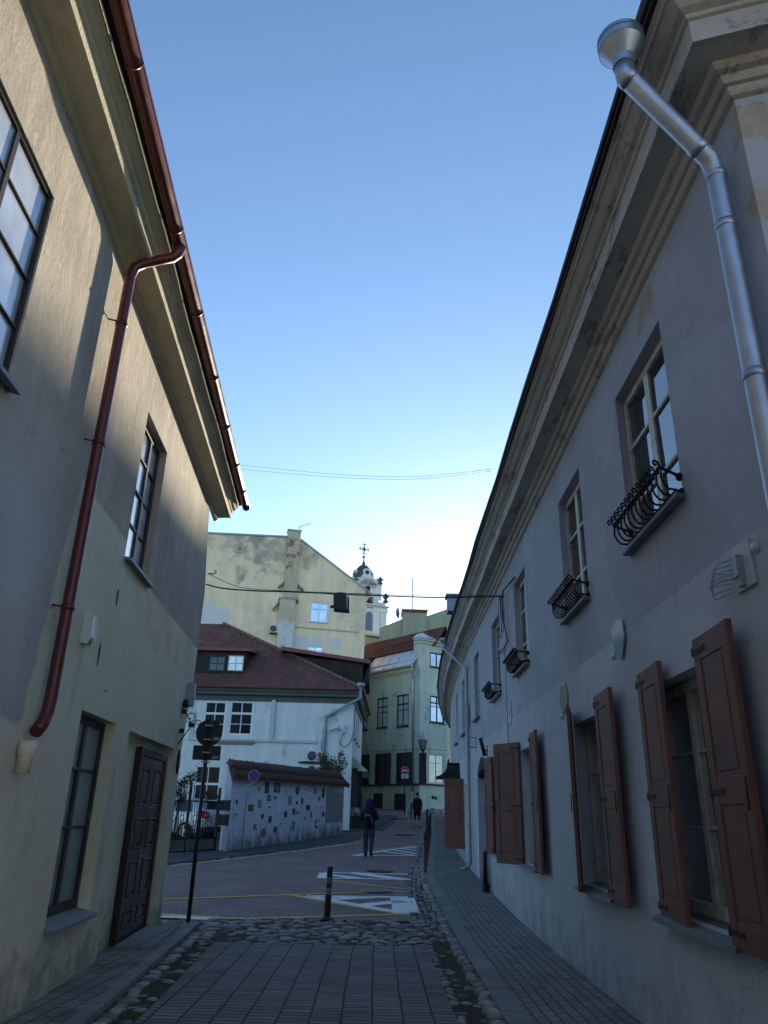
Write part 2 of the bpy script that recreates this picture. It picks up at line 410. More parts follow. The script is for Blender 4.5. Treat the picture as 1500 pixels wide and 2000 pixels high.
MT['glass_frost'] = m_glass('ribbed frosted glass', (.20, .25, .25), .3, 1.5, 0, .3)
def m_clear():
    t = NT('clear window glass', .03); gl = t.node('ShaderNodeBsdfGlossy'); gl.inputs['Roughness'].default_value = .02
    tr = t.node('ShaderNodeBsdfTransparent'); tr.inputs[0].default_value = (.75, .80, .80, 1); fr = t.node('ShaderNodeFresnel'); fr.inputs['IOR'].default_value = 1.75; mx = t.node('ShaderNodeMixShader')
    bp_ = t.node('ShaderNodeBump'); bp_.inputs['Strength'].default_value = .05; bp_.inputs['Distance'].default_value = .02; t.set(bp_.inputs['Height'], t.noise(t.pos(), 2.2, 2)); t.t.links.new(bp_.outputs[0], gl.inputs['Normal'])
    t.t.links.new(fr.outputs[0], mx.inputs[0]); t.t.links.new(tr.outputs[0], mx.inputs[1]); t.t.links.new(gl.outputs[0], mx.inputs[2]); t.t.links.new(mx.outputs[0], t.t.nodes['Material Output'].inputs[0]); return t.m
MT['clear'] = m_clear(); MT['curtain'] = simple('pale net curtain', (.30, .30, .28), .9, 0, .1, .12, 3)
def m_wall(k, *a, **b): MT[k] = plaster(*a, **b).m
def m_blue():
    t = plaster('pale blue wall paint', (.66, .68, .745), .07, .07, .2); p = t.pos(); z = t.sep(p)[2]; c = t.b.inputs['Base Color'].links[0].from_socket
    k = t.range(t.math('ADD', t.math('ADD', z, t.math('MULTIPLY', t.sep(p)[1], -.036)), t.range(t.noise(t.mul(p, (3, 3, 1)), 1, 6, .75), .3, .7, -.5, .5)), -.45, .02, .75, 0)
    t.color(t.mix(k, c, (.075, .075, .06))); return t.m
MT['blue'] = m_blue()
m_wall('white', 'off white house render', (.72, .715, .68), .07, .12, .2, dirt=(.34, .34, .32))
def m_yellow():
    t = plaster('yellow ochre firewall render', (.84, .675, .465), .09, .12, .2); p = t.pos(); z = t.sep(p)[2]; c = t.b.inputs['Base Color'].links[0].from_socket
    n = t.noise(t.mul(p, (1, 1, .8)), .55, 7, .7)
    for px, r, a, colr, f in (((455, 1062), 2.4, 1.1, (.22, .215, .205), .85), ((500, 1068), 2.4, 1.1, (.20, .195, .185), .85), ((545, 1078), 2.6, .9, (.19, .185, .175), .9), ((598, 1085), 1.5, .9, (.20, .19, .17), .7), ((430, 1226), 1.6, .9, (.25, .25, .22), .5), ((520, 1226), 2.2, 1.0, (.25, .25, .22), .5), ((690, 1185), 2.2, 1.0, (.30, .28, .22), .6)):
        s, zz = YW.px(*px); k = t.blob(p, tuple(YW.P(s, 0, zz)), r * .82, a * 1.5, .9, .35); c = t.mix(t.math('MULTIPLY', k, f * .46), c, colr)
    for px, r in (((594, 1253), .5), ((585, 1253), .5), ((619, 1253), .45), ((654, 1258), .55), ((408, 1208), 1.2), ((425, 1207), .9)):
        s, zz = YW.px(*px); k = t.blob(p, tuple(YW.P(s, 0, zz)), r, .5, 1.5); c = t.mix(k, c, (.62, .60, .58))
    t.color(c); return t.m
MT['yellow'] = m_yellow()
def m_chim():
    t = plaster('flaking chimney render', (.55, .47, .33), .15, .2, .35); p = t.pos(); c = t.b.inputs['Base Color'].links[0].from_socket; z = t.sep(p)[2]
    s, za = YW.px(577, 1055); s, zb = YW.px(577, 1125)
    br, fac = t.brick(t.comb(t.math('ADD', t.sep(p)[0], t.sep(p)[1]), z, 0), (.20, .085, .06), (.26, .12, .08), (.30, .26, .21), .26, .08, .012)
    k = t.math('MULTIPLY', t.range(t.noise(p, 1.3, 5, .65), .5, .56, 0, 1), t.math('MULTIPLY', t.range(z, zb - .3, zb + .4), t.range(z, za - .2, za + .4, 1, 0)))
    c = t.mix(k, c, br)
    s, zc = YW.px(570, 1212)
    k = t.math('MULTIPLY', t.range(t.noise(p, 1.1, 5, .6), .47, .52), t.math('MULTIPLY', t.range(z, zc - .5, zc + .5, 1, 0), 1.0))
    c = t.mix(k, c, (.58, .57, .57)); t.color(c); return t.m
MT['chimney'] = m_chim()
m_wall('green', 'sage green house render', (.46, .49, .37), .1, .12, .2, dirt=(.15, .19, .14))
m_wall('green_pale', 'pale green house render', (.50, .55, .47), .09, .1, .2, dirt=(.20, .27, .22))
m_wall('rear_green', 'faded green firewall', (.31, .345, .255), .1, .15, .2)
m_wall('tower', 'white church plaster', (.74, .73, .69), .06, .08, .1)
m_wall('tower_shadow', 'shadow toned church plaster', (.60, .60, .59), .06, .08, .1)  # darker copy of the tower plaster, shade put into the cornice colour
m_wall('dark_clad', 'dark dormer boarding', (.045, .036, .035), .2, .3, .2)
MT['facing'] = plaster('pale grey render', (.50, .50, .49), .08, .1, .2).m; MT['tile_dark'] = simple('brown roof', (.14, .07, .055))
MT['dome'] = simple('dark green copper dome', (.06, .085, .075), .5, .3, .4, .25, .4)
MT['gold'] = simple('gilt metal', (.55, .40, .16), .35, .8, .5, .1, 1)
MT['trim'] = simple('beige cornice stone', (.48, .42, .31), .85, 0, .2, .14, 2)
def m_tiles(name, c, row=.33, col=.22):
    t = NT(name, .82, 0, .25); u = t.uvc(); x, y, _ = t.sep(u)
    r = t.math('FRACT', t.math('DIVIDE', y, row)); cidx = t.math('FLOOR', t.math('DIVIDE', y, row))
    wv = t.math('ABSOLUTE', t.math('SINE', t.math('MULTIPLY', x, math.pi / col)))
    n = t.node('ShaderNodeTexWhiteNoise', noise_dimensions='2D'); t.set(n.inputs['Vector'], t.comb(t.math('FLOOR', t.math('DIVIDE', x, col)), cidx, 0))
    f = t.range(n.outputs['Value'], 0, 1, .8, 1.18)
    q = t.mix(1.0, t.vary(c, t.pos(), .25, 1.1, 5), t.comb(f, f, f), 'MULTIPLY')
    q = t.mix(t.range(r, 0, .12, .75, 0), q, (.02, .012, .01)); t.color(q)
    t.bump(t.math('ADD', t.math('MULTIPLY', r, -1.0), t.math('MULTIPLY', wv, .5)), .9, .05); return t.m
MT['tile'] = m_tiles('red brown roof tiles', (.165, .068, .05), .19, .2)
MT['tile_old'] = m_tiles('old weathered clay tiles', (.21, .115, .082), .24, .16)
MT['tile_red'] = m_tiles('red roof tiles', (.105, .042, .034), .3, .2)
def m_pave(name, c1, c2, mort, bw, bh, ms, swap, off=.5, rot=0.0, bump=.5, moss=0.0, rough=.8):
    t = NT(name, rough, 0, .3); p = t.pos()
    ca, sa = math.cos(rot), math.sin(rot)
    a = t.dot(p, (ca, sa, 0)); b = t.dot(p, (-sa, ca, 0))
    wv = t.range(t.noise(p, .7, 2), .3, .7, -.008, .008)
    v = t.comb(t.math('ADD', b, wv), t.math('ADD', a, wv), 0) if swap else t.comb(t.math('ADD', a, wv), t.math('ADD', b, wv), 0)
    col, fac = t.brick(v, c1, c2, mort, bw, bh, ms, off)
    col = t.vary(col, p, .28, 1.1, 16)
    col = t.mix(t.range(t.noise(p, .6, 6, .7), .55, .7, 0, .45), col, tuple(q * .55 for q in c1))
    if moss: col = t.mix(t.math('MULTIPLY', t.range(t.noise(p, 1.6, 6, .7), .5, .62, 0, 1), moss), col, (.035, .05, .014))
    t.color(col); t.bump(t.math('ADD', t.math('MULTIPLY', fac, -1.0), t.math('MULTIPLY', t.noise(p, 35, 4), .35)), bump, .012); return t.m
MT['alley'] = m_pave('dark alley clinker', (.215, .20, .19), (.135, .126, .121), (.026, .026, .026), .115, .28, .0115, True, .37)
MT['road'] = m_pave('red brown road pavers', (.27, .19, .175), (.22, .155, .145), (.085, .066, .064), .2, .1, .006, False, .5, .25)
MT['pave_r'] = m_pave('grey pavement bricks', (.225, .225, .205), (.17, .17, .157), (.022, .022, .022), .2, .112, .007, True, .5)
MT['pave_l'] = m_pave('mossy grey pavement slabs', (.215, .217, .19), (.16, .165, .145), (.022, .025, .018), .3, .16, .008, True, .5, -.05, .5, .55)
MT['pave_far'] = m_pave('grey setts', (.10, .10, .10), (.08, .08, .082), (.02, .02, .02), .2, .1, .01, True, .5, .3)
MT['kerb'] = m_pave('kerb slabs', (.22, .225, .21), (.19, .195, .185), (.03, .03, .03), 1.0, 3.0, .008, True, .0, 0, .3)
def m_dirt():
    t = NT('dirt with moss', .95, 0, .1); p = t.pos()
    c = t.vary((.075, .069, .055), p, .4, 2, 25); c = t.mix(t.range(t.noise(p, 1.7, 6, .7), .47, .6, 0, .75), c, (.050, .072, .020))
    t.color(c); t.bump(t.noise(p, 22, 5, .7), .8, .03); return t.m
MT['dirt'] = m_dirt()
def m_cobble():
    t = NT('field stone cobbles', .62, 0, .35); p = t.pos(); g = t.node('ShaderNodeNewGeometry')
    f = t.range(g.outputs['Random Per Island'], 0, 1, .45, 1.5)
    c = t.mix(t.noise(p, 3, 2), (.21, .213, .208), (.25, .243, .228)); c = t.mix(1.0, c, t.comb(f, f, f), 'MULTIPLY')
    t.color(t.vary(c, p, .2, 14, 60)); t.bump(t.noise(p, 30, 4), .4, .01); return t.m
MT['cobble'] = m_cobble()
def m_paint(name, c):
    t = NT(name, .7, 0, .3); p = t.pos()
    k = t.range(t.noise(p, 5, 6, .75), .58, .68, 0, .7); br, fac = t.brick(t.comb(t.dot(p, (.97, .25, 0)), t.dot(p, (-.25, .97, 0)), 0), (1, 1, 1), (1, 1, 1), (0, 0, 0), .2, .1, .006)
    t.color(t.mix(t.math('MAXIMUM', k, t.math('MULTIPLY', fac, .35)), t.vary(c, p, .1, 2, 20), (.15, .115, .11))); return t.m
MT['p_white'] = m_paint('worn white road paint', (.86, .86, .84)); MT['p_yellow'] = m_paint('worn yellow road paint', (.72, .45, .10))

# ------------------------------------------------------------------ ground
YB = [-60, -20, 0, 6, 10, 12, 13, 14, 15, 16, 18, 20, 22, 24, 26, 28, 30, 32, 34, 36, 38, 40, 42, 44, 46, 48, 50, 52, 54, 56, 58, 60, 62, 64, 80, 120, 200, 420]
def lerp_tab(tab):
    def f(y):
        if y <= tab[0][0]: return tab[0][1]
        for (a, b), (c, d) in zip(tab, tab[1:]):
            if y <= c: return b + (d - b) * (y - a) / (c - a)
        return tab[-1][1]
    return f
def strip(name, xl, xr, y0, y1, dz, mat, nx=1, step=.5, thick=0.0):
    mb = MB(); ys = [y0]
    while ys[-1] < y1 - 1e-6: ys.append(min(y1, ys[-1] + step))
    def pt(y, i): a, b = xl(y), xr(y); return V((a + (b - a) * i / nx, y, gz(y) + dz))
    for a, b in zip(ys, ys[1:]):
        for i in range(nx): mb.face([pt(a, i), pt(a, i + 1), pt(b, i + 1), pt(b, i)])
        if thick:
            for i in (0, nx): p, q = pt(a, i), pt(b, i); dn = V((0, 0, -thick)); mb.face([p, q, q + dn, p + dn])
    if thick:
        for y in (ys[0], ys[-1]): p, q = pt(y, 0), pt(y, nx); dn = V((0, 0, -thick)); mb.face([p, q, q + dn, p + dn])
    return structure(mb.build(name, mat))
mb = MB()
for a, b in zip(YB, YB[1:]):
    xs = [-300, -60, -20, -8, -4, 0, 4, 8, 20, 60, 300]
    for c, d in zip(xs, xs[1:]): mb.face([(c, a, gz(a) - .05), (d, a, gz(a) - .05), (d, b, gz(b) - .05), (c, b, gz(b) - .05)])
structure(mb.build('ground', MT['dirt']))
kerbR = lerp_tab([(-6, 1.14), (7.82, 1.18), (14.5, 1.25), (19.8, 1.25), (21.7, 1.34), (24.3, 1.54), (36.1, 2.44), (51.4, 3.53), (54, 3.75)])
gutL = lerp_tab([(-6, .78), (7.78, .77), (12.5, .74), (14.4, .67), (17, .67), (19.75, .77), (21.8, .89), (27.6, 1.39), (38.9, 2.18), (49.5, 3.02), (54, 3.4)])
def rwx(y):
    for a, b in zip(RW.p[1:], RW.p[2:]):
        if a.y <= y <= b.y: return a.x + (b.x - a.x) * (y - a.y) / (b.y - a.y)
    return RW.p[1].x if y < RW.p[1].y else RW.p[-1].x
pavL_l = lerp_tab([(-6, -1.7), (8.2, -2.05), (11.8, -2.22), (14, -2.3)])
kl_o = lerp_tab([(-6, -1.7), (7.5, -2.40), (13.3, -2.76)])
kl_i = lambda y: kl_o(y) - .145
lwx = lambda y: L0.x + (y - L0.y) * LU.x / LU.y
yl = lerp_tab([(14.2, -16), (20.9, -16), (21.0, -5.98), (22.0, -5.5), (24.75, -3.99), (27.7, -2.54), (32.4, -.54), (36, .02), (41, .45), (47, 1.0), (53, 1.45)])
strip('alley_paving', pavL_l, gutL, -6, 11.9, .0, MT['alley'], 2)
strip('road', yl, lambda y: gutL(y) if y < 53 else 6, 14.35, 53, .0, MT['road'], 6)
strip('road_head', lambda y: -6, lambda y: 12, 53.02, 75, -.004, MT['road'], 3)
strip('pavement', lambda y: kerbR(y) + .22, lambda y: rwx(y) + .05, -2, 51.9, .055, MT['pave_r'], 2, thick=.12)
strip('kerb', kerbR, lambda y: kerbR(y) + .215, -2, 51.9, .06, MT['kerb'], 1, thick=.12)
strip('sidewalk', lambda y: lwx(y) - .6, kl_i, -4, 13.3, .045, MT['pave_l'], 2, thick=.1)
strip('sidewalk_kerb', lambda y: kl_i(y) + .005, kl_o, -4, 13.3, .05, MT['kerb'], 1, thick=.12)
bwx = lambda y: -4.87 + (y - 26.46) * (3.37 / 9.6) if y > 26.46 else -9
strip('sidewalk_far', lambda y: min(bwx(y), yl(y) - .5) - .3, lambda y: yl(y) - .42, 21.4, 41, .03, MT['pave_far'], 2, thick=.1)
strip('sidewalk_end', lambda y: -1.6, lambda y: yl(y) - .42, 41.02, 53, .03, MT['pave_far'], 2, thick=.1)

strip('gutter_bed', gutL, kerbR, -6, 52, -.012, MT['dirt'], 2)
strip('gutter_verge', lambda y: kl_o(y), pavL_l, -6, 11.88, -.014, MT['dirt'], 2)
strip('cobble_bed', lambda y: kl_o(y) if y < 13.3 else -4.5, lambda y: gutL(y) - .005, 11.92, 14.33, -.010, MT['dirt'], 3)
strip('gutter_far', lambda y: yl(y) - .45, lambda y: yl(y) - .004, 21.4, 53, -.008, MT['pave_far'], 1)
# cobbles -----------------------------------------------------------
def stone(mb, c, lx, ly, h, ang):
    n = random.choice((6, 7)); ca, sa = math.cos(ang), math.sin(ang)
    jit = [random.uniform(.72, 1.18) for _ in range(n)]; rings = []
    tx_, ty_ = random.uniform(-.25, .25), random.uniform(-.25, .25); fl = random.random() < .6
    for r, z in ((1.0, -.4), (1.0, .35), (.88, .8), (.55, 1.0)):
        ring = []
        for k in range(n):
            t = 2 * math.pi * k / n; x = math.cos(t) * lx * r * jit[k]; y = math.sin(t) * ly * r * jit[k]
            ring.append(mb.vert((c[0] + x * ca - y * sa, c[1] + x * sa + y * ca, c[2] + h * z + (math.cos(t) * tx_ + math.sin(t) * ty_) * h * r)))
        rings.append(ring)
    for A, B in zip(rings, rings[1:]):
        for k in range(n): j = (k + 1) % n; mb.idx([A[k], A[j], B[j], B[k]], 0, None, True)
    mb.idx(rings[-1], 0, None, True)
mb = MB()
y = 4.0
while y < 50:                                    # gutter by the right pavement
    a, b = gutL(y), kerbR(y); big = 1.0 if y < 24 else 1.5
    stone(mb, (b - .06 + random.uniform(-.02, .02), y, gz(y) - .005), .075 * big, .045 * big, random.uniform(.035, .06), random.uniform(-.3, .3))
    x = a + .05
    while x < b - .13:
        dry = y < 13 and abs((x - a) / (b - a) - .5) < .2
        if random.random() > (.75 if dry else .12): stone(mb, (x + random.uniform(-.02, .02), y + random.uniform(-.03, .03), gz(y) - .03), random.uniform(.05, .085) * big, random.uniform(.035, .05) * big, random.uniform(.02, .045), random.uniform(-.7, .7))
        x += .115 * big
    y += .105 * big
y = 4.0
while y < 13.3:                                  # left gutter
    stone(mb, (kl_o(y) + .09 + random.uniform(-.02, .03), y, -.03), random.uniform(.07, .11), random.uniform(.036, .055), random.uniform(.03, .055), random.uniform(.1, .6))
    if random.random() < .5: stone(mb, (pavL_l(y) - .06 - random.random() ** 2 * .22, y, -.035), random.uniform(.05, .09), random.uniform(.03, .05), random.uniform(.02, .045), random.uniform(-.2, .6))
    y += .112
y = 11.98
while y < 14.3:                                  # cobbled band across the alley mouth
    x = -2.62 if y > 13.2 else kl_o(y) + .25
    if y > 13.45: x = -3.4
    while x < gutL(y) + .02:
        lx = random.uniform(.07, .15)
        if not (x < -1.9 and y < 13.2 and random.random() < .55) and random.random() > .07:
            stone(mb, (x, y + random.uniform(-.03, .03), gz(y) - .03), lx, random.uniform(.05, .075), random.uniform(.025, .045), random.uniform(-.3, .3))
        x += lx * 1.9
    y += .145
y = 21.5
while y < 40:                                    # far gutter along the yellow line
    for k in (.08, .21, .34):
        if random.random() < .9: stone(mb, (yl(y) - k - .02, y, gz(y) - .03), random.uniform(.06, .1), random.uniform(.05, .08), random.uniform(.03, .055), random.uniform(0, 3))
    y += .17
o = stuff(mb.build('cobblestones', MT['cobble'])); tag(o, 'grey rounded fieldstone cobbles set along the gutters and across the alley mouth', 'cobblestones')
mb = MB()
for _ in range(2600):                            # short grass and moss blades in the gutters
    if random.random() < .7: y = random.uniform(6.5, 12.5); x = random.gauss(kl_o(y) + .27, .1)
    else: y = random.uniform(6.5, 22); x = random.choice((random.gauss(kerbR(y) - .03, .03), random.gauss(lwx(y) + .06, .03) if y < 13 else kerbR(y) - .03))
    if x > pavL_l(y) and x < gutL(y): continue
    h = random.uniform(.012, .04); a = random.uniform(0, 6.28); q = V((math.cos(a), math.sin(a), 0)) * .006; p = V((x, y, gz(y) - .045 if x < 1 else gz(y) - .03)); tip = V((random.uniform(-.015, .015), random.uniform(-.015, .015), h + .02))
    mb.face([p - q, p + q, p + tip])
o = stuff(mb.build('grass', simple('gutter grass', (.065, .105, .025), .8, 0, .2, .3, 4))); tag(o, 'short green grass and moss growing in the gutters', 'grass')

# road paint --------------------------------------------------------
def ribbon(mb, pts, wd, m=0):
    P = [V(p) for p in pts]; q = [P[0]]
    for a, b in zip(P, P[1:]):
        n = max(1, int((b - a).length / .4))
        q += [a + (b - a) * (k + 1) / n for k in range(n)]
    pr = None
    for i, p in enumerate(q):
        t = (q[min(i + 1, len(q) - 1)] - q[max(i - 1, 0)]); t.z = 0; t.normalize(); s = V((-t.y, t.x, 0)) * wd / 2
        a, b = p + s, p - s; a.z = gz(a.y) + .008; b.z = gz(b.y) + .008
        if pr: mb.face([pr[0], pr[1], b, a], m)
        pr = (a, b)
def g(*pts): return [gpt(*p) for p in pts]
mb = MB()
for pts, wd in ((((313, 1757), (432, 1753), (572, 1748), (712, 1743), (795, 1741)), .09), (((572, 1749), (636, 1761), (780, 1785)), .14), (((313, 1786), (412, 1792), (452, 1795)), .12), (((452, 1795), (632, 1791), (800, 1786)), .10), (((648, 1720), (720, 1729), (792, 1737)), .09), (((332, 1692), (476, 1676), (588, 1662), (708, 1645), (735, 1638)), .10), (((620, 1714.5), (631, 1714.5)), .0)):
    if wd: ribbon(mb, g(*pts), wd * 1.45)
mb.face([p + V((0, 0, .008)) for p in g((617, 1716.5), (628, 1716.5), (632, 1705), (622, 1705))])
ribbon(mb, g((716, 1663), (770, 1656.5), (814, 1652)), .10)
structure(mb.build('yellow_road_markings', MT['p_yellow']))
mb = MB()
for pts, wd in ((((633, 1705), (700, 1706), (797, 1708.5)), .14), (((630, 1716), (700, 1716.5), (795, 1719)), .13), (((685, 1705), (795, 1719.5)), .3), (((640, 1709), (700, 1716)), .22), (((632, 1706), (629, 1716)), .16),
                (((598, 1751), (680, 1752), (797, 1753.5)), .16), (((600, 1751), (690, 1767), (785, 1784)), .17), (((640, 1757), (725, 1753)), .28), (((705, 1769), (790, 1761)), .26), (((786, 1754), (793, 1783)), .38), (((765, 1782), (800, 1784)), .16),
                (((313, 1791), (360, 1793), (410, 1796)), .18),
                (((690, 1671.5), (770, 1659), (815, 1653.5)), .14), (((690, 1671.5), (745, 1671.5), (810, 1672)), .14), (((762, 1659.5), (813, 1667.5)), .16), (((783, 1657), (814, 1662)), .14), (((744, 1663), (812, 1671)), .15), (((800, 1655), (815, 1657.5)), .12)):
    ribbon(mb, [p + V((0, 0, .001)) for p in g(*pts)], wd * 1.3)
o = structure(mb.build('white_road_markings', MT['p_white']))
for v in o.data.vertices: v.co.z += .003
for px, py, r, nm in ((735, 1740.5, .36, 'pale round manhole cover edged with worn paint beside the yellow lines'), (742, 1702, .38, 'dark manhole cover partly under the white hatching'), (790, 1631, .5, 'dark manhole cover far up the street near the standing man'), (777, 1599, .55, 'dark manhole cover at the top of the street below the green house')):
    c = gpt(px, py); mb = MB()
    mb.lathe(c + V((0, 0, .004)), [(r, 0), (r, .014), (r * .86, .016), (r * .84, .010), (r * .1, .011)], 24, 0, sm=False)
    for k in range(-3, 4):
        hh = math.sqrt(max(0, (r * .78) ** 2 - (k * r * .22) ** 2)); mb.box(c + V((-hh, k * r * .22 - .02, .012)), c + V((hh, k * r * .22 + .02, .018)))
    tag(mb.build('manhole_cover', MT['stonesill'] if py == 1740.5 else MT['iron'], base=c), nm, 'manhole cover', 'manhole covers in the street')
# ------------------------------------------------------------------ windows, shutters
def window(root, fr, s0, s1, z0, z1, d, cols=(.5,), rows=(.5,), fm='white_frame', gm='glass', fw=.06, bw=.035, th=.06, sill=None, mull=None, name='window', tilt=.004):
    mb = MB(); B = lambda a, b, c, e, f=0.0: mb.fbox(fr, a, b, d - th, d - f, c, e)
    B(s0, s0 + fw, z0, z1); B(s1 - fw, s1, z0, z1); B(s0 + fw, s1 - fw, z0, z0 + fw * 1.2, .003); B(s0 + fw, s1 - fw, z1 - fw, z1, .003)
    W, H = s1 - s0, z1 - z0; xs = [s0 + fw]; ms = mull or bw
    for c in cols: a = s0 + W * c; B(a - ms / 2, a + ms / 2, z0 + fw * 1.2, z1 - fw, .006); xs += [a - ms / 2, a + ms / 2]
    xs.append(s1 - fw); zs = [z0 + fw * 1.2]
    for r in rows:
        r, rb = r if isinstance(r, tuple) else (r, bw)
        a = z0 + H * r; zs += [a - rb / 2, a + rb / 2]
        for i in range(0, len(xs), 2): B(xs[i], xs[i + 1], a - rb / 2, a + rb / 2, .010)
    zs.append(z1 - fw)
    wo = mb.build(name, MT[fm], root, bevel=.004 if fw > .04 and W * H < 4 else 0)
    mb = MB(); e = d - th * .62
    for i in range(0, len(xs), 2):
        for j in range(0, len(zs), 2):
            k = [random.uniform(-tilt, tilt) for _ in range(3)]; P = fr.P
            q = [P(xs[i] - .01, e + k[0], zs[j] - .01), P(xs[i + 1] + .01, e + k[1], zs[j] - .01), P(xs[i + 1] + .01, e + k[1] + k[2], zs[j + 1] + .01), P(xs[i] - .01, e + k[0] + k[2], zs[j + 1] + .01)]
            mb.face(q)
    mb.build('pane', MT[gm], wo)
    if sill:
        out, dr, mt, ex = sill; mb = MB(); P = fr.P
        pts = lambda s: [P(s, d - .02, z0 - .002), P(s, out, z0 - dr), P(s, out, z0 - dr - .035), P(s, out - .02, z0 - dr - .035), P(s, d - .02, z0 - .03)]
        a, b = pts(s0 - ex), pts(s1 + ex); A = [mb.vert(q) for q in a]; C = [mb.vert(q) for q in b]
        for k in range(5): j = (k + 1) % 5; mb.idx([A[k], C[k], C[j], A[j]])
        mb.idx(A); mb.idx(C[::-1]); mb.build('sill', MT[mt], wo)
    return wo

def shutter(root, o, u, W, z0, z1, n, mat='brown', label=None, split=.47, latch=True):
    """one panelled leaf: o hinge point in plan, u along the leaf, n the side of its straps"""
    o = V((o.x, o.y, 0)); mb = MB(); Z = V((0, 0, 1)); t = .021
    def bx(a, b, c, d, h): mb.obox(o + u * ((a + b) / 2) + Z * ((c + d) / 2), u * ((b - a) / 2), n * h, Z * ((d - c) / 2))
    st = min(.12, W * .18); zm = z0 + (z1 - z0) * split
    bx(st - .01, W - st + .01, z0 + .05, z1 - .05, t * .45)
    bx(0, st, z0, z1, t); bx(W - st, W, z0, z1, t)
    for a, b in ((z0, z0 + .15), (zm - .085, zm + .085), (z1 - .16, z1)): bx(st, W - st, a, b, t - .003)
    for a, b in ((z0 + .15, zm - .085), (zm + .085, z1 - .16)):
        g_ = .035; bx(st + g_, W - st - g_, a + g_, b - g_, t - .006)
    so_ = mb.build('shutter', MT[mat], root, bevel=.006)
    if label: so_['label'] = label
    for zz in (z0 + .09, zm, z1 - .09):
        mb = MB(); mb.obox(o + u * .11 + n * (t + .003) + Z * zz, u * .12, n * .003, Z * .018)
        for k in range(4): mb.obox(o + u * (.03 + .055 * k) + n * (t + .009) + Z * zz, u * .006, n * .004, Z * .006)
        mb.tube([o + Z * (zz - .03) + n * t, o + Z * (zz + .03) + n * t], .012, 6)
        mb.build('hinge_strap', MT['strap'], so_)
    if latch: mb = MB(); mb.tube([o + u * (W - .03) + n * (t + .012) + Z * (zm + .07), o + u * (W - .03) + n * (t + .014) + Z * (zm - .12)], .006, 6); mb.build('latch', MT['strap'], so_)
    return so_

# ------------------------------------------------------------------ left house
LH = thing('old_house', 'old two storey house of patchy beige and green plaster with a dark red gutter', 'house', LW.P(3.0, 0, 0))
lops = [(-7.0, -5.62, 4.68, 6.55, .05), (-2.0, -.78, 4.53, 6.53, .17), (-2.6, -1.22, .62, 2.64, .21), (-.6, 2.42, -.2, 2.63, .16)]
mb = MB(); wall_cells(mb, LW, -16, 2.55, -.3, 7.55, lops)
ctab = [(-.3, 2.93), (0, 2.93), (1.2, 2.95), (2.6, 2.98), (3.2, 3.15), (3.9, 3.36), (5.6, 3.43), (7.55, 2.75)]
for (z0, a), (z1, b) in zip(ctab, ctab[1:]):
    mb.face([LW.P(2.55, 0, z0), LW.P(a, 0, z0), LW.P(b, 0, z1), LW.P(2.55, 0, z1)])
    mb.face([LW.P(a, 0, z0), LW.P(a - .6, -9, z0), LW.P(b - .6, -9, z1), LW.P(b, 0, z1)])
P = LW.P; mb.face([P(-.6, -.16, -.2), P(2.42, -.16, -.2), P(2.42, -.16, 2.63), P(-.6, -.16, 2.63)])
mb.build('wall', MT['left'], LH)
zcl = lambda s: 7.27 - .022 * s
def sweep_z(mb, fr, prof, ss, zf, wob=0.0, mats=None, m=0, sm=False):
    rings = []
    for s in ss:
        k = wob * (math.sin(s * 1.3 + .7) * .6 + math.sin(s * 3.1) * .4 + math.sin(s * 7.7) * .2)
        rings.append([mb.vert(fr.P(s, d + (k if d > .34 else 0), z + zf(s) + (k * .6 if d > .34 else 0))) for d, z in prof])
    for A, B in zip(rings, rings[1:]):
        for i in range(len(prof) - 1): mb.idx([A[i], B[i], B[i + 1], A[i + 1]], mats[i] if mats else m, None, sm)
    mb.idx(rings[0][::-1]); mb.idx(rings[-1])
mb = MB(); ss = [-16 + .4 * k for k in range(49)] + [3.62]
sweep_z(mb, LW, [(-.02, -.02), (.02, .0), (.045, .02), (.06, .055), (.075, .06), (.29, .075), (.295, .06), (.315, .06), (.318, .18), (.35, .20), (.36, .235), (.40, .25), (.43, .30), (.45, .31), (.455, .40), (-.02, .42)], ss, zcl, .012)
mb.build('cornice', MT['cornice_l'], LH)
MT['roof_edge'] = simple('dark roof edge', (.022, .017, .016), .7, 0, .3, .2, 4)
mb = MB(); ss2 = [-16, 0, 3.75]
sweep_z(mb, LW, [(.44, .405), (.56, .43), (.57, .46), (-5.2, 4.2), (-9.5, .45), (.44, .405)], ss2, zcl)
rf = mb.build('roof', MT['roof_edge'], LH)
mb = MB(); gs = [-16 + .5 * k for k in range(40)] + [3.78]; gs = [q for q in gs if q <= 3.78]
gprof = [(.585 + .075 * math.cos(a), .385 + .075 * math.sin(a)) for a in [math.radians(180 + 15 * k) for k in range(13)]]
gprof = gprof + [(.665, .40), (.672, .39), (.665, .377)] 
rings = [[mb.vert(LW.P(s, d, z + zcl(s))) for d, z in gprof] for s in gs]
for A, B in zip(rings, rings[1:]):
    for k in range(len(gprof) - 1): mb.idx([A[k], B[k], B[k + 1], A[k + 1]], 0, None, True)
mb.idx(rings[-1])
go = mb.build('gutter', MT['red_metal'], LH)
for s in [-13.2, -11.4, -9.6, -7.8, -6.0, -4.05, -2.6, -1.1, .35, 1.75, 2.9]:
    mb = MB(); mb.tube([LW.P(s, .585 + .081 * math.cos(a), zcl(s) + .385 + .081 * math.sin(a)) for a in [math.radians(170 + 20 * k) for k in range(11)]], .009, 6); mb.build('gutter_bracket', MT['red_metal'], go)
mb = MB()
a = LW.px(346, 448, .58); b = LW.px(326, 492, .46); c = LW.px(276, 514, .22); e = LW.px(256, 532, .12); f = LW.px(66, 1365, .12)
sp = e[0]; zt = zcl(a[0]) + .33
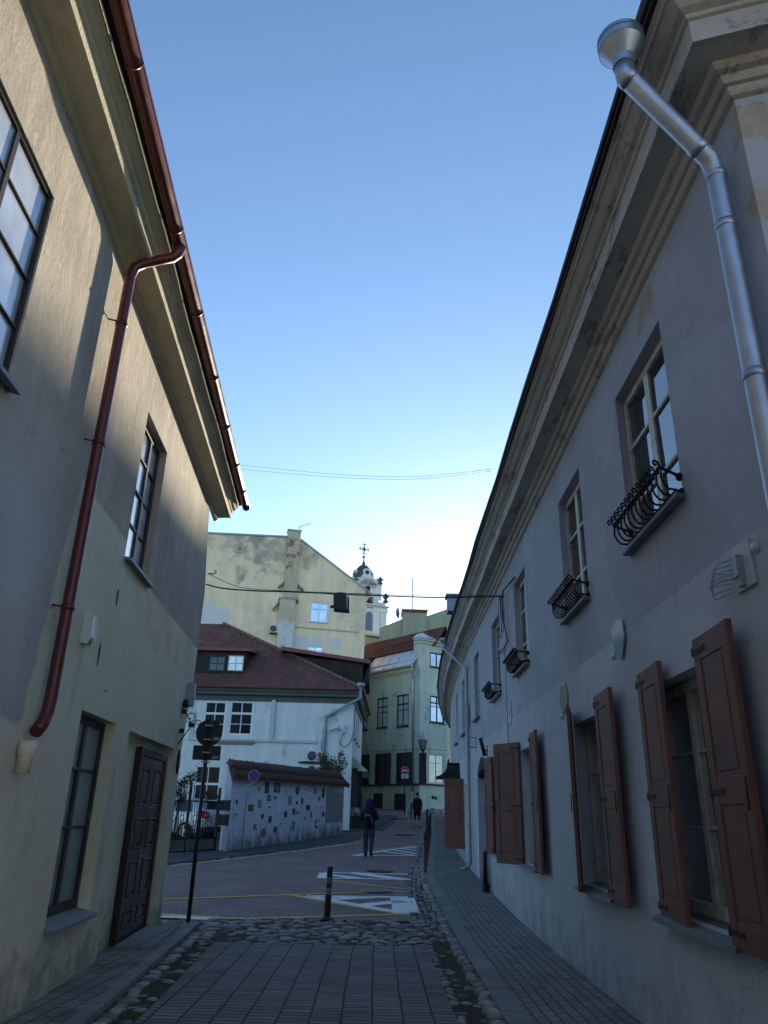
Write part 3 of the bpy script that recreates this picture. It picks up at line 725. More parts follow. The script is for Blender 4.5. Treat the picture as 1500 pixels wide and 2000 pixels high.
path = [LW.P(sp + .05, .585, zt), LW.P(sp + .05, .58, zt - .10), LW.P(sp + .04, .53, zt - .17), LW.P(sp + .02, .40, zt - .23), LW.P(sp + .01, .24, zt - .30), LW.P(sp, .15, zt - .37), LW.P(sp, .12, zt - .50), LW.P(sp, .12, 5.0), LW.P(sp, .12, 2.56), LW.P(sp - .02, .12, 2.46), LW.P(sp - .08, .12, 2.36), LW.P(sp - .19, .12, 2.28)]
rr = [.085, .06] + [.056] * 10
mb.tube(path, rr, 14)
dp = mb.build('downpipe', MT['red_metal'], LH)
for z in (6.55, 5.1, 3.4):
    mb = MB(); mb.tube([LW.P(sp, .12, z - .025), LW.P(sp, .12, z + .025)], .063, 12)
    mb.tube([LW.P(sp - .08, 0, z), LW.P(sp - .05, .09, z)], .01, 5); mb.build('pipe_clamp', MT['red_metal'], dp)
mb = MB(); mb.tube([LW.P(sp - .2, .08, 2.2), LW.P(sp - .2, .08, 2.1), LW.P(sp - .2, .08, 2.08), LW.P(sp - .2, .07, 1.95)], [.075, .075, .06, .06], 12); 
mb.build('old_pipe_stub', MT['left'], LH)
window(LH, LW, -7.0, -5.62, 4.68, 6.55, -.02, (.5,), (.27, .52, .76), 'dark_frame', 'glass_pale', .035, .016, .05, (.10, .03, 'stonesill', .03), mull=.055)
window(LH, LW, -1.99, -.79, 4.54, 6.52, -.10, (.62,), (.28, .52, .76), 'dark_frame', 'glass_pale', .07, .03, .06, (.09, .03, 'stonesill', .02), mull=.08)
window(LH, LW, -2.59, -1.23, .68, 2.63, -.13, (.5,), (.42, .72), 'dark_frame', 'glass_frost', .075, .03, .06, (.10, .06, 'stonesill', .03), mull=.09)
# double door
s0, _z = LW.px(277, 1440, -.1); s1, _z = LW.px(325, 1468, -.1)
zt = 2.52; sm_ = (s0 + s1) / 2
mb = MB(); B = lambda *q: mb.fbox(LW, *q)
B(s0 - .0, s0 + .10, -.158, -.06, .03, zt); B(s1 - .10, s1, -.158, -.06, .03, zt); B(s0 + .1, s1 - .1, -.158, -.063, zt - .11, zt)
dr = mb.build('door', MT['door'], LH, bevel=.008)
for a, b in ((s0 + .105, sm_ - .003), (sm_ + .003, s1 - .105)):
    mb = MB(); B(a, b, -.15, -.105, .05, zt - .115); st = .13
    B(a, a + st, -.105, -.085, .05, zt - .115); B(b - st, b, -.105, -.085, .05, zt - .115)
    zz = [.05, .42, .98, 1.55, 2.0, zt - .115]
    zz = [.05, .50, 1.10, 1.66, zt - .115]
    for k, z in enumerate(zz):
        lo, hi = (z, z + .14) if k == 0 else ((z - .14, z) if k == len(zz) - 1 else (z - .065, z + .065)); B(a + st, b - st, -.105, -.0865, lo, hi)
    for k in range(len(zz) - 1):
        lo = zz[k] + (.14 if k == 0 else .065); hi = zz[k + 1] - (.14 if k == len(zz) - 2 else .065)
        e = .05; B(a + st + .014, b - st - .014, -.105, -.070, lo + .014, lo + .040); B(a + st + .014, b - st - .014, -.105, -.070, hi - .040, hi - .014); B(a + st + .014, a + st + .040, -.105, -.072, lo + .041, hi - .041); B(b - st - .040, b - st - .014, -.105, -.072, lo + .041, hi - .041); B(a + st + e + .02, b - st - e - .02, -.105, -.084, lo + e + .02, hi - e - .02)
    mb.build('door_leaf', MT['door'], dr, bevel=.008)
mb = MB(); zh = 1.07; mb.tube([LW.P(sm_ - .07, -.085, zh), LW.P(sm_ - .07, -.03, zh), LW.P(sm_ - .2, -.025, zh)], .011, 8); mb.fbox(LW, sm_ - .095, sm_ - .045, -.085, -.078, zh - .12, zh + .09)
mb.build('door_handle', MT['zinc'], dr, )
for z in (.4, 1.3, 2.1): mb = MB(); mb.tube([LW.P(s0 + .1, -.07, z - .09), LW.P(s0 + .1, -.07, z + .09)], .014, 8); mb.build('hinge', MT['dull_zinc'], dr)
mb = MB(); mb.fbox(LW, s0 - .1, s1 + .05, -.05, .42, -.05, .075); mb.build('doorstep', MT['kerb'], LH, bevel=.01)
mb = MB(); q = LW.px(210, 1328); mb.fbox(LW, q[0] - .06, q[0] + .06, 0, .008, q[1] - .12, q[1] + .12); mb.build('meter_hatch', MT['left'], LH)
for px in ((229, 1166), (193, 1277)):
    mb = MB(); s, z = LW.px(*px); n = 9; pts = [LW.P(s + .045 * math.cos(k * 6.28 / n) * random.uniform(.6, 1.2), .003, z + .13 * math.sin(k * 6.28 / n) * random.uniform(.6, 1.2)) for k in range(n)]; mb.face(pts); mb.build('plaster_scar', MT['scar'], LH)
s, z = LW.px(347, 1488); mb = MB(); mb.lathe(LW.P(s, 0, z), [(.13, .0), (.13, .02), (.1, .03)], 20, X=LW.T(s) * .8, Y=V((0, 0, 1.5)), Z=LW.N(s)); tag(mb.build('oval_plaque', MT['iron'], base=LW.P(s, 0, z)), 'dark oval plaque on the pier right of the dark double door', 'plaque')
# alarm siren, bell box, iron sign bracket, hook
s, z = LW.px(165, 1227); c = LW.P(s, 0, z); mb = MB(); T, N, Z = LW.T(s), LW.N(s), V((0, 0, 1))
prof = [(-.15, .02), (-.155, .07), (-.10, .095), (.11, .085), (.15, .06), (.155, .02)]
pts = [c + Z * a + N * b for a, b in prof] + [c + Z * .155, c - Z * .15]
mb.prism([q - T * .075 for q in pts], T * .15)
al = tag(mb.build('alarm_box', MT['white_plastic'], base=c, bevel=.015), 'white plastic alarm siren box on the pale green wall left of the dark double door', 'alarm box')
mb = MB(); mb.obox(c - Z * .118 + N * .078, T * .045, N * .02, Z * .022); mb.build('strobe', MT['black'], al)
s, z = LW.px(366, 1357); c = LW.P(2.92, 0, z); mb = MB(); mb.obox(c + N * .06, T * .10, N * .06, Z * .2); mb.obox(c + N * .125, T * .075, N * .006, Z * .17)
tag(mb.build('cabinet', MT['dull_zinc'], base=c, bevel=.01), 'narrow grey metal cabinet high on the pale green wall edge, above the iron sign bracket', 'cabinet')
s, z = LW.px(350, 1412); s = 2.62; c = LW.P(s, 0, z); mb = MB()
def spiral(c, X, Y, r0, r1, a0, a1, n=18): return [c + X * (r0 + (r1 - r0) * k / n) * math.cos(a0 + (a1 - a0) * k / n) + Y * (r0 + (r1 - r0) * k / n) * math.sin(a0 + (a1 - a0) * k / n) for k in range(n + 1)]
mb.tube(spiral(c + N * .16 + Z * .12, N, Z, .10, .025, -2.2, 5.2), .009, 6); mb.tube(spiral(c + N * .30 + Z * .02, N, Z, .06, .02, 3.6, -2.5), .008, 6)
mb.tube([c + Z * .25, c + N * .06 + Z * .2, c + N * .2 - Z * .02, c + N * .05 - Z * .25, c - Z * .34], .011, 6)
for k in (.2, -.12): mb.obox(c + N * .04 + Z * k, T * .03, N * .04, Z * .035)
mb.obox(c + N * .19 - Z * .02, T * .02, N * .05, Z * .035)
mb.lathe(c + N * .05 + Z * .33, [(.05, -.06), (.055, 0), (.045, .06), (.02, .08)], 10)
tag(mb.build('sign_bracket', MT['iron'], base=c), 'black wrought iron bracket with scrolls on the left wall above the double door', 'bracket')
HOOK = LW.P(3.43, .02, LW.px(405, 1122)[1]); mb = MB(); mb.tube([HOOK, HOOK + N * .12, HOOK + N * .16 + Z * .05, HOOK + N * .13 + Z * .07], .012, 6)
tag(mb.build('wall_hook', MT['iron'], base=HOOK), 'black iron hook on the corner of the left house holding the hanging cable', 'hook')

# ------------------------------------------------------------------ right house
RH = thing('row_house', 'long blue grey house with brown shutters and a flaking cream cornice', 'house', RW.P(0, 0, 0))
yo = lambda y: y - 3.6
up = [(5.32, 6.66), (8.26, 9.45), (12.22, 13.43), (15.5, 16.68), (19.3, 20.45)]
ups = [(yo(a), yo(b)) for a, b in up] + [(RW.px(x, y)[0] - 1.12, RW.px(x, y)[0]) for x, y in ((903, 1400), (891, 1405), (879, 1420))]
lows = [(yo(5.36), yo(6.77)), (yo(8.14), yo(9.5)), (yo(12.1), yo(13.42)), (yo(15.5), yo(16.85)), (yo(24.6), yo(25.8)), (yo(28.2), yo(29.4))]
nic = (yo(18.15), yo(20.25))
rops = [(a, b, 4.07, 5.74, .15) for a, b in ups] + [(a, b, 1.02, 2.78, .22) for a, b in lows] + [(nic[0], nic[1], .0, 3.1, .38), (yo(22.9), yo(23.9), .35, 2.6, .3)]
mb = MB(); wall_cells(mb, RW, -7, 48, -.3, 6.4, rops)
c0, c1 = nic; cm = (c0 + c1) / 2; hw = (c1 - c0) / 2
for sg in (-1, 1):
    pts = [(cm + sg * hw, 2.45), (cm + sg * hw, 3.1), (cm, 3.1)] + [(cm + sg * hw * math.sin(math.radians(q)), 2.45 + .63 * math.cos(math.radians(q))) for q in range(0, 90, 10)]
    mb.prism([RW.P(a, -.379, b) for a, b in pts], RW.N(cm) * .377)
P = RW.P; mb.face([P(c0, -.38, 0), P(c1, -.38, 0), P(c1, -.38, 3.1), P(c0, -.38, 3.1)])
mb.build('wall', MT['right'], RH)
mb = MB(); ss = RW.cuts(-7, 48, .7)
zcr = lambda s: 6.28 + .01 * math.sin(s * .9)
sweep_z(mb, RW, [(-.02, -.02), (.035, .0), (.05, .02), (.055, .06), (.085, .065), (.10, .09), (.105, .125), (.15, .135), (.165, .16), (.17, .19), (.335, .205), (.338, .195), (.35, .195), (.353, .385), (.375, .395), (.385, .42), (.43, .44), (.49, .50), (.515, .505), (.52, .53), (.55, .545), (-.02, .56)], ss, zcr, .006)
mb.build('cornice', MT['cornice_r'], RH)
mb = MB(); sweep_z(mb, RW, [(.46, .545), (.575, .55), (.58, .585), (.60, .587), (.608, .632), (-4.6, 3.9), (-9.2, .7), (.46, .56)], [-7, 0] + RW.cuts(.3, 48, 1.5), zcr, .012); mb.build('roof', MT['roof_edge'], RH)
mb = MB(); mb.obox(RW.P(.16, .50, 6.99), RW.T(1) * .25, RW.N(1) * .1, V((0, 0, .05))); mb.build('corner_tile', MT['tile_old'], RH)
for i, (a, b) in enumerate(ups):
    wn = window(RH, RW, a, b, 4.09, 5.73, -.10, (.5,), (.3, .66) if i < 3 else (.66,), 'cream_frame', 'glass_up', .07, .035, .06, (.1, .03, 'stonesill', .04), mull=.12)
    if i < 4:                                                     # wrought iron flower guard
        mb = MB(); m_ = RW; lo, hi = a + .0, b - .08; zb = 4.10; zt_ = 4.27
        mb.tube([m_.P(lo, .0, zb), m_.P(lo, .07, zb), m_.P(hi, .07, zb), m_.P(hi, .0, zb)], .011, 6)
        n = 13 if i < 3 else 11
        twist = []
        for k in range(61): f_ = k / 60; twist.append(m_.P(lo + (hi - lo) * f_, .215 + .012 * math.sin(f_ * 75), zt_ - .035 + .012 * math.cos(f_ * 75)))
        mb.tube([m_.P(lo, .0, zt_ - .035)] + twist + [m_.P(hi, .0, zt_ - .035)], .014, 6)
        for k in range(n):
            s = lo + (hi - lo) * k / (n - 1)
            pts = [(.07, zb), (.15, zb - .015), (.19, zb + .015), (.212, zb + .06), (.208, zb + .12), (.215, zb + .155), (.235, zb + .185), (.265, zb + .188), (.28, zb + .165), (.265, zb + .145), (.25, zb + .158)]
            mb.tube([m_.P(s, d, z) for d, z in pts], .0095, 6)
        for s in (lo, hi):
            for z in (zb, zt_ - .035): mb.lathe(m_.P(s, 0, z), [(.035, 0), (.035, .02), (.015, .04)], 10, X=m_.T(s), Y=V((0, 0, 1)), Z=m_.N(s))
        mb.build('window_guard', MT['iron'], wn)
for i, (a, b) in enumerate(lows): window(RH, RW, a, b, 1.04, 2.77, -.16, (.5,), (.36, .68), 'cream_frame', 'clear' if i < 3 else 'glass', .075, .022, .06, (.12, .05, 'stonesill', .06), mull=.1)
def room(root, fr, s0, s1, z0, z1, d, amt):
    P = fr.P; mb = MB(); a, b, e, h = s0 - .5, s1 + .5, -1.9, d - .03
    for q in ([(a, h, z0 - .4), (b, h, z0 - .4), (b, e, z0 - .4), (a, e, z0 - .4)], [(a, h, z1 + .4), (b, h, z1 + .4), (b, e, z1 + .4), (a, e, z1 + .4)], [(a, h, z0 - .4), (a, e, z0 - .4), (a, e, z1 + .4), (a, h, z1 + .4)], [(b, h, z0 - .4), (b, e, z0 - .4), (b, e, z1 + .4), (b, h, z1 + .4)], [(a, e, z0 - .4), (b, e, z0 - .4), (b, e, z1 + .4), (a, e, z1 + .4)]): mb.face([P(*c) for c in q])
    mb.build('room', MT['room'], root)
    for lo, hi in ((s0 - .05, s0 + (s1 - s0) * amt), (s1 - (s1 - s0) * amt * .8, s1 + .05)):
        mb = MB(); n = 26; pr = None
        for k in range(n + 1):
            s = lo + (hi - lo) * k / n; dd = d - .16 + .028 * math.sin(k * 1.5) + .012 * math.sin(k * .7); c = (P(s, dd, z0 + .02), P(s + .01 * math.sin(k), dd - .01, z1 + .05))
            if pr: mb.face([pr[0], c[0], c[1], pr[1]], 0, None, True)
            pr = c
        mb.build('curtain', MT['curtain'], root)
MT['room'] = simple('dim room walls', (.16, .14, .12), .9, 0, .1, .2, 1)
for i in (0, 1, 2): room(RH, RW, lows[i][0], lows[i][1], 1.04, 2.77, -.22, (.16, .12, .2)[i])
def leaf(s, ang, d, W=.69, lab=None, z0=.98, z1=2.92, flip=1):
    T, N = RW.T(s), RW.N(s); u = T * math.cos(math.radians(ang)) + N * math.sin(math.radians(ang)); n = V((-u.y, u.x, 0))
    o = RW.P(s, d, 0)
    shutter(RH, o, u, W, z0, z1, n * flip, label=lab)
leaf(lows[0][1] + .01, 176, .03, .7, 'closed left leaf of the nearest window', flip=-1)
leaf(lows[0][0], 177, .075, .66, 'open leaf flat on the wall at the picture edge', flip=-1)
leaf(lows[1][1], 165, .03, .68, 'leaf seen edge on', flip=-1); leaf(lows[1][0], 177, .075, .7, flip=-1)
leaf(lows[2][1], 32, .03, .68, 'leaf standing out from the wall', flip=1); leaf(lows[2][0], 177, .075, .69, flip=-1)
leaf(lows[3][1], 6, .06, .68); leaf(lows[3][0], 168, .075, .68, flip=-1)
leaf(RW.px(908, 1600)[0], 72, .03, .6, 'leaf standing square to the wall beyond the downpipe', z0=.80, z1=2.78, flip=-1)
leaf(RW.px(873, 1600)[0], 60, .03, .5, z0=.9, z1=2.82, flip=-1)
mb = MB(); mb.fbox(RW, c0 + .3, c1 - .3, -.378, -.33, .15, 2.5); mb.fbox(RW, c0 + .42, cm - .03, -.33, -.315, .35, 2.3); mb.fbox(RW, cm + .03, c1 - .42, -.33, -.315, .35, 2.3); mb.build('door', MT['brown'], RH, bevel=.006)
s, z = RW.px(934, 1507, -.1); mb = MB(); c = RW.P(c1 - .35, -.1, 2.72); mb.lathe(c, [(.05, .1), (.13, .06), (.14, 0), (.12, -.08), (.05, -.13)], 14); tag(mb.build('porch_lamp', MT['iron'], base=c), 'dark round lamp hanging in the arched doorway of the blue grey house', 'lamp')
# downpipe with its hopper
def pipe(root, pts, r, mat, joints=(), hop=None, n=16):
    mb = MB(); mb.tube(pts, r, n); o = mb.build('downpipe', mat, root)
    for j, t in joints: mb = MB(); mb.tube([j - t * .03, j - t * .028, j + t * .028, j + t * .03], [r, r + .0035, r + .0035, r], n); mb.build('pipe_joint', mat, o)
    if hop:
        c, R = hop; mb = MB(); mb.lathe(c, [(r + .006, -R * 1.15), (r + .008, -R * .7), (R * .98, -.0), (R, .0), (R, R * .38), (R * 1.03, R * .385), (R * 1.03, R * .56), (R * .97, R * .56), (R * .95, .02)], 44, sm=False); mb.build('rain_hopper', mat, o)
    return o
s, z = RW.px(1386, 342, .11, 1); sb, zb = s, z
hs, hz = RW.px(1214, 96, .74, 1); hc = V((RW.p[1].x + RW.t[1].x * hs + RW.n[1].x * .74, RW.p[1].y + RW.t[1].y * hs + RW.n[1].y * .74, hz))
Zv = V((0, 0, 1)); b0 = hc - Zv * .17; b1 = hc - Zv * .27; b2 = RW.P(sb, .125, zb + .02); b3 = RW.P(sb, .11, zb - .1); t = (b2 - b1).normalized()
pipe(RH, [b0, b1, b2 + (b1 - b2) * .03, b3, RW.P(sb, .11, .35), RW.P(sb, .16, .22)], .068, MT['zinc'], [(b1 + t * .02, t), (b2 - t * .14, t), (b3, Zv), (RW.P(sb, .11, 5.35), Zv), (RW.P(sb, .11, 4.2), Zv), (RW.P(sb, .11, 2.6), Zv)], (hc, .155))
for z in (5.32, 4.15, 2.5): mb = MB(); mb.obox(RW.P(sb + .07, .11, z), RW.T(1) * .025, RW.N(1) * .02, Zv * .035); mb.build('pipe_bracket', MT['dull_zinc'], RH)
for (hx, hy), (bx_, by), ex, R in (((868, 1252), (911, 1306), (911, 1690), .15), ((846, 1391), (870, 1424), None, .15)):
    s, z = RW.px(bx_, by, .1); hs, hz = RW.px(hx, hy, .62); hc = RW.P(hs, .62, hz); zg = gz(RW.P(s).y) + .1
    pipe(RH, [hc - Zv * .15, hc - Zv * .26, RW.P(s, .1, z), RW.P(s, .1, z - .12), RW.P(s, .1, zg + .22), RW.P(s, .14, zg + .12), RW.P(s - .05, .36, zg + .03)], .05, MT['dull_zinc'], [(RW.P(s, .1, z - .2), Zv), (RW.P(s, .1, 3.6), Zv), (RW.P(s, .1, 1.4), Zv)], (hc, R), 12)
s, z = RW.px(881, 1181, .5); mb = MB(); c = RW.P(s, .3, z - .25); mb.fbox(RW, s - .25, s + .25, .1, .62, z - .25, z + .22); mb.fbox(RW, s - .3, s + .3, .05, .67, z + .221, z + .27); mb.build('roof_vent', MT['dull_zinc'], RH)
s, z = RW.px(997, 1393); mb = MB(); mb.fbox(RW, s - .17, s + .17, 0, .02, z - .2, z + .2); mb.fbox(RW, s - .03, s + .0, .02, .03, z - .03, z + .03, 1); mb.build('meter_hatch', [MT['grey_paint'], MT['black']], RH)
s, z = RW.px(946, 1660); mb = MB(); s = yo(18.0); zg = .1; mb.tube([RW.P(s, .0, 1.0), RW.P(s, .08, 1.0), RW.P(s, .13, .95), RW.P(s, .13, .3)], .05, 10); mb.tube([RW.P(s, .13, .02), RW.P(s, .13, .34)], .085, 10); mb.build('standpipe', MT['iron'], RH)
# small things fixed to the right house
s, z = RW.px(1456, 1106); c = RW.P(s, 0, z); T, N = RW.T(s), RW.N(s); mb = MB(); mb.obox(c + N * .012, T * .13, N * .012, Zv * .15)
mb2 = MB(); mb2.obox(c + N * .045 + T * .02, T * .05, N * .025, Zv * .07); mb2.obox(c + N * .04 - Zv * .1, T * .03, N * .02, Zv * .035); mb2.obox(c + N * .05 + Zv * .05 + T * .03, T * .03, N * .02, Zv * .02)
for k in range(5): mb2.tube([c + N * .05 + Zv * (.05 - .03 * k), c + N * (.1 + .02 * k) + T * .16 + Zv * (.07 - .04 * k), c + N * .1 + T * (.28 + .03 * (k % 2)) + Zv * (.03 - .045 * k), c + N * .05 + T * .12 - Zv * (.02 + .03 * k)], .004, 5)
jp = tag(mb.build('electrical_box', MT['grey_paint'], base=c, bevel=.004), 'open grey electrical panel with loose wires on the blue grey wall, above the nearest shutter', 'panel'); mb2.build('wiring', MT['dull_zinc'], jp)
s, z = RW.px(1212, 1250); c = RW.P(s, .02, z); mb = MB(); pts = [(-.10, .14), (.0, .20), (.09, .16), (.10, -.02), (.02, -.21), (-.06, -.1)]
mb.prism([c + T * a * -2 + Zv * b for a, b in pts], N * .012)
gl = NT('pale blue glass plate', .08, 0, .6); gl.color((.28, .42, .45)); MT['plate'] = gl.m
tag(mb.build('glass_plaque', MT['plate'], base=c), 'pale blue pointed glass plaque on the blue grey wall between upper and lower windows', 'plaque')
s, z = RW.px(1103, 1363); c = RW.P(s, 0, z); mb = MB(); mb.lathe(c, [(.17, 0), (.175, .015), (.15, .025), (.06, .03)], 22, X=T * 1.25, Y=Zv * 1.15, Z=N, sm=False); tag(mb.build('oval_plaque', simple('mottled green ceramic', (.13, .19, .10), .4, 0, .4, .7, 12), base=c), 'mottled green oval ceramic plaque on the blue grey wall above the second shutters', 'plaque')
for (x, y), lb in (((1480, 1068), 'small white round cap beside the electrical panel on the right wall'), ((1200, 1281), 'small white round cap under the pale glass plaque'), ((1100, 1399), 'small white round cap under the green oval plaque')):
    s, z = RW.px(x, y); c = RW.P(s, 0, z); mb = MB(); mb.lathe(c, [(.035, 0), (.036, .02), (.025, .035), (.005, .04)], 14, X=RW.T(s), Y=Zv, Z=RW.N(s)); tag(mb.build('round_fitting', MT['white_plastic'], base=c), lb, 'cap', 'small white caps on the right wall')
s, z = RW.px(952, 1466); c = RW.P(s, 0, z); mb = MB(); mb.tube([c + N * .16 + Zv * .28, c + N * .06 - Zv * .12], .045, 10); mb.tube([c, c + N * .1], .015, 6); mb.obox(c, T * .04, N * .01, Zv * .12); tag(mb.build('wall_lamp', MT['iron'], base=c), 'slanting black tube lamp on the blue grey wall right of the arched doorway', 'lamp')
s, z = RW.px(930, 1452); c = RW.P(s, 0, z); mb = MB(); mb.tube([c + Zv * .22, c - Zv * .22], .012, 6); mb.tube([c + Zv * .15, c + N * .18 + Zv * .15, c + N * .18 - Zv * .1, c - Zv * .1], .01, 6); tag(mb.build('wall_bracket', MT['iron'], base=c), 'small black iron bracket above the arched doorway', 'bracket')
s, z = RW.px(917, 1397); c = RW.P(s, 0, z); mb = MB(); mb.obox(c + N * .08, T * .16, N * .02, Zv * .3); mb.obox(c + N * .12, T * .1, N * .03, Zv * .22); mb.tube([c - Zv * .3 + N * .05, c - Zv * 1.2 + N * .02], .02, 6); tag(mb.build('cable_box', MT['dull_zinc'], base=c), 'grey metal cable box beside the far downpipe of the blue grey house', 'box')
# shop canopy
s, z = RW.px(897, 1522); c = RW.P(s, 0, z); s_ = s
mb = MB(); T, N = RW.T(s), RW.N(s)
def ringpts(h, a, b): return [c + T * a + Zv * h, c - T * a + Zv * h, c - T * a + N * b + Zv * h, c + T * a + N * b + Zv * h]
prof = [(0, .5, .78), (.06, .5, .78), (.065, .47, .72), (.2, .36, .5), (.42, .3, .38), (.46, .32, .40), (.5, .32, .40)]
R_ = [[mb.vert(q) for q in ringpts(*p_)] for p_ in prof]
for A, B in zip(R_, R_[1:]):
    for k in range(4): mb.idx([A[k], A[(k + 1) % 4], B[(k + 1) % 4], B[k]])
mb.idx(R_[0]); mb.idx(R_[-1])
cn = tag(mb.build('shop_canopy', MT['iron'], base=c), 'small black hipped metal canopy projecting from the blue grey house above the far shutter', 'canopy')
mb = MB()
for k in (-.3, -.1, .1, .3): mb.tube([c + T * k + N * .36 + Zv * .5, c + T * k + N * .36 + Zv * .62], .014, 6)
mb.tube([c + N * .4, c + N * .4 - Zv * .16], .03, 8); mb.build('finial', MT['iron'], cn)
# ------------------------------------------------------------------ helpers for roofs
def slope_px(px, p0, n): return on_plane(px[0], px[1], p0, n)
def roof_face(mb, pts, o, U, W_, m=0):
    """polygon with tile coordinates: U along the eave, W_ up the slope"""
    mb.face(pts, m, [((p - o).dot(U), (p - o).dot(W_)) for p in pts])
Xv, Yv = V((1, 0, 0)), V((0, 1, 0))

# ------------------------------------------------------------------ white house behind the blue wall
WP = lambda x, y: WW.px(x, y)
WH = thing('white_house', 'white rendered house with a red brown hipped tile roof behind the blue garden wall', 'house', WW.P(0, 0, gz(41)))
ze = WP(560, 1362)[1]                      # under the eave
wins = []
for x0, y0, x1, y1 in ((402, 1369, 438, 1437), (452, 1369, 492, 1437), (384, 1494, 424, 1598), (456, 1494, 480, 1560)):
    a, zt = WP(x0, y0); b, zb = WP(x1, y1); wins.append((a, b, zb, zt))
side = []
for x0, x1, yt, yb in ((683.6, 687.5, 1381, 1448), (689.2, 692.6, 1392, 1460), (694.5, 697.2, 1403, 1467)):
    pass
for k in range(3): side.append((1.0 + 2.2 * k, 1.9 + 2.2 * k, WP(480, 1437)[1] + .1, WP(480, 1369)[1] - .05))
mb = MB(); wall_cells(mb, WW, -15, 10.4, 0, ze + .3, [(a, b, c, d, .1) for a, b, c, d in wins] + [(a, b, c, d, .12) for a, b, c, d in side])
P = WW.P; mb.face([P(-15, 0, 0), P(-15, -11, 0), P(-15, -11, ze), P(-15, 0, ze)]); mb.build('wall', MT['white'], WH)
for i, (a, b, c, d) in enumerate(wins):
    w_ = window(WH, WW, a, b, c, d, -.03, (.5,), ((.64, .12), .33), 'white_frame', 'glass_dark', .09, .035, .07, None, mull=.04)
for i in (0, 1):
    a, b, c, d = wins[i]
mb = MB(); a, z = WP(393, 1441); b, z2 = WP(496, 1441); mb.fbox(WW, a, b, 0, .12, z - .22, z - .1); mb.fbox(WW, a + .06, b - .06, 0, .07, z - .3, z - .221); mb.build('sill', MT['stonesill'], WH)
for a, b, c, d in side: window(WH, WW, a, b, c, d, -.05, (.5,), (.62,), 'white_frame', 'glass', .07, .03, .06, (.1, .03, 'dark_frame', .03))
# boxed eave
ez0, ez1 = WP(560, 1362)[1], WP(560, 1338)[1]
prof = [(-.02, ez0 - .25), (.06, ez0 - .25), (.07, ez0), (.30, ez0 + .06), (.31, ez0 + .22), (.40, ez0 + .24), (.41, ez0 + .42), (-.02, ez0 + .45)]
MT['eave'] = simple('grey green eave boards', (.085, .095, .088), .7, 0, .3, .2, 2)
mb = MB(); mb.sweep(WW, prof, [-15, 0, 10.4]); mb.build('eave', MT['eave'], WH)
zr = ez0 + .46; ang = math.radians(37)
eL, eC, eB = WW.P(-15, .5, zr), WW.P(0, .5, zr), WW.P(10.4, .5, zr)
pn = V((0, -math.sin(ang), math.cos(ang)))
top = on_plane(437, 1219, eC, pn)
topL = V((eL.x, top.y, top.z)); topR = V((top.x, 2 * 0 + top.y, top.z))
back = V((eB.x + .0, eB.y, zr)); 
Wd = V((0, math.cos(ang), math.sin(ang)))
mb = MB(); roof_face(mb, [eL, eC, top, topL], eC, Xv, Wd)
sdir = (top - V((eC.x, top.y, zr))); sdir = V((top.x - eC.x, 0, top.z - zr)).normalized()
roof_face(mb, [eC, eB, V((top.x, eB.y - 3, top.z)), top], eC, Yv, sdir)
roof_face(mb, [topL, top, V((top.x, eB.y - 3, top.z)), V((eL.x, eB.y - 3, top.z))], topL, Xv, Yv)
rf = mb.build('roof', MT['tile'], WH)
hipd = (top - eC); mb = MB(); n_ = 34
for k in range(n_):
    a = eC + hipd * (k / n_); b = eC + hipd * ((k + 1.12) / n_); u = V((0, 0, .03)); mb.tube([a + u, b + u * 1.8], [.11, .10], 7)
MT['ridge'] = simple('ridge tiles with mortar', (.19, .11, .09), .85, 0, .2, .45, 5); mb.build('hip_ridge', MT['ridge'], rf)
mb = MB(); gpr = [(.50 + .09 * math.cos(q), zr - .01 + .09 * math.sin(q)) for q in [math.radians(180 + 20 * k) for k in range(10)]] + [(.50, zr + .02)]
mb.sweep(WW, gpr, [-15, 0, 10.4]); MT['red_gutter'] = simple('red brown gutter metal', (.17, .05, .045), .5, .1, .4, .2, 4); mb.build('gutter', MT['red_gutter'], WH)
# dormer on the front slope
def yz(px, Y): return at_y(px[0], px[1], Y)
Yd = 41.6
A, B_ = yz((378, 1325), Yd), yz((475, 1325), Yd); tz = yz((430, 1272), Yd).z; A.x -= 4
mb = MB(); dep = 4.5
mb.hexa([(A.x, Yd, A.z - .6), (B_.x, Yd, A.z - .6), (B_.x, Yd + dep, A.z - .6), (A.x, Yd + dep, A.z - .6), (A.x, Yd, tz), (B_.x, Yd, tz), (B_.x, Yd + dep, tz + .5), (A.x, Yd + dep, tz + .5)])
dm = mb.build('dormer', MT['dark_clad'], WH)
DW = Curve([(A.x, Yd), (B_.x, Yd)], side=-1, zero=0)
for x0, y0, x1, y1, gm in ((410, 1281, 438, 1311, 'glass'), (447, 1280, 476, 1311, 'glass_pale')):
    a, z1 = DW.px(x0, y0, .03); b, z0 = DW.px(min(x1, 474), y1, .03); window(dm, DW, a, b, z0, z1, .05, (.5,), (.5,), 'dark_frame' if gm == 'glass' else 'trim', gm, .05, .04, .05)
mb = MB(); q = .35
mb.hexa([(A.x, Yd - q, tz - .02), (B_.x + q, Yd - q, tz - .02), (B_.x + q, Yd + dep, tz + .62), (A.x, Yd + dep, tz + .62), (A.x, Yd - q, tz + .16), (B_.x + q, Yd - q, tz + .16), (B_.x + q, Yd + dep, tz + .8), (A.x, Yd + dep, tz + .8)]); mb.build('dormer_roof', MT['red_gutter'], dm)
mb = MB(); mb.box((A.x, Yd - .12, A.z - .25), (B_.x + .1, Yd - .01, A.z + .12)); mb.build('dormer_apron', MT['red_gutter'], dm)
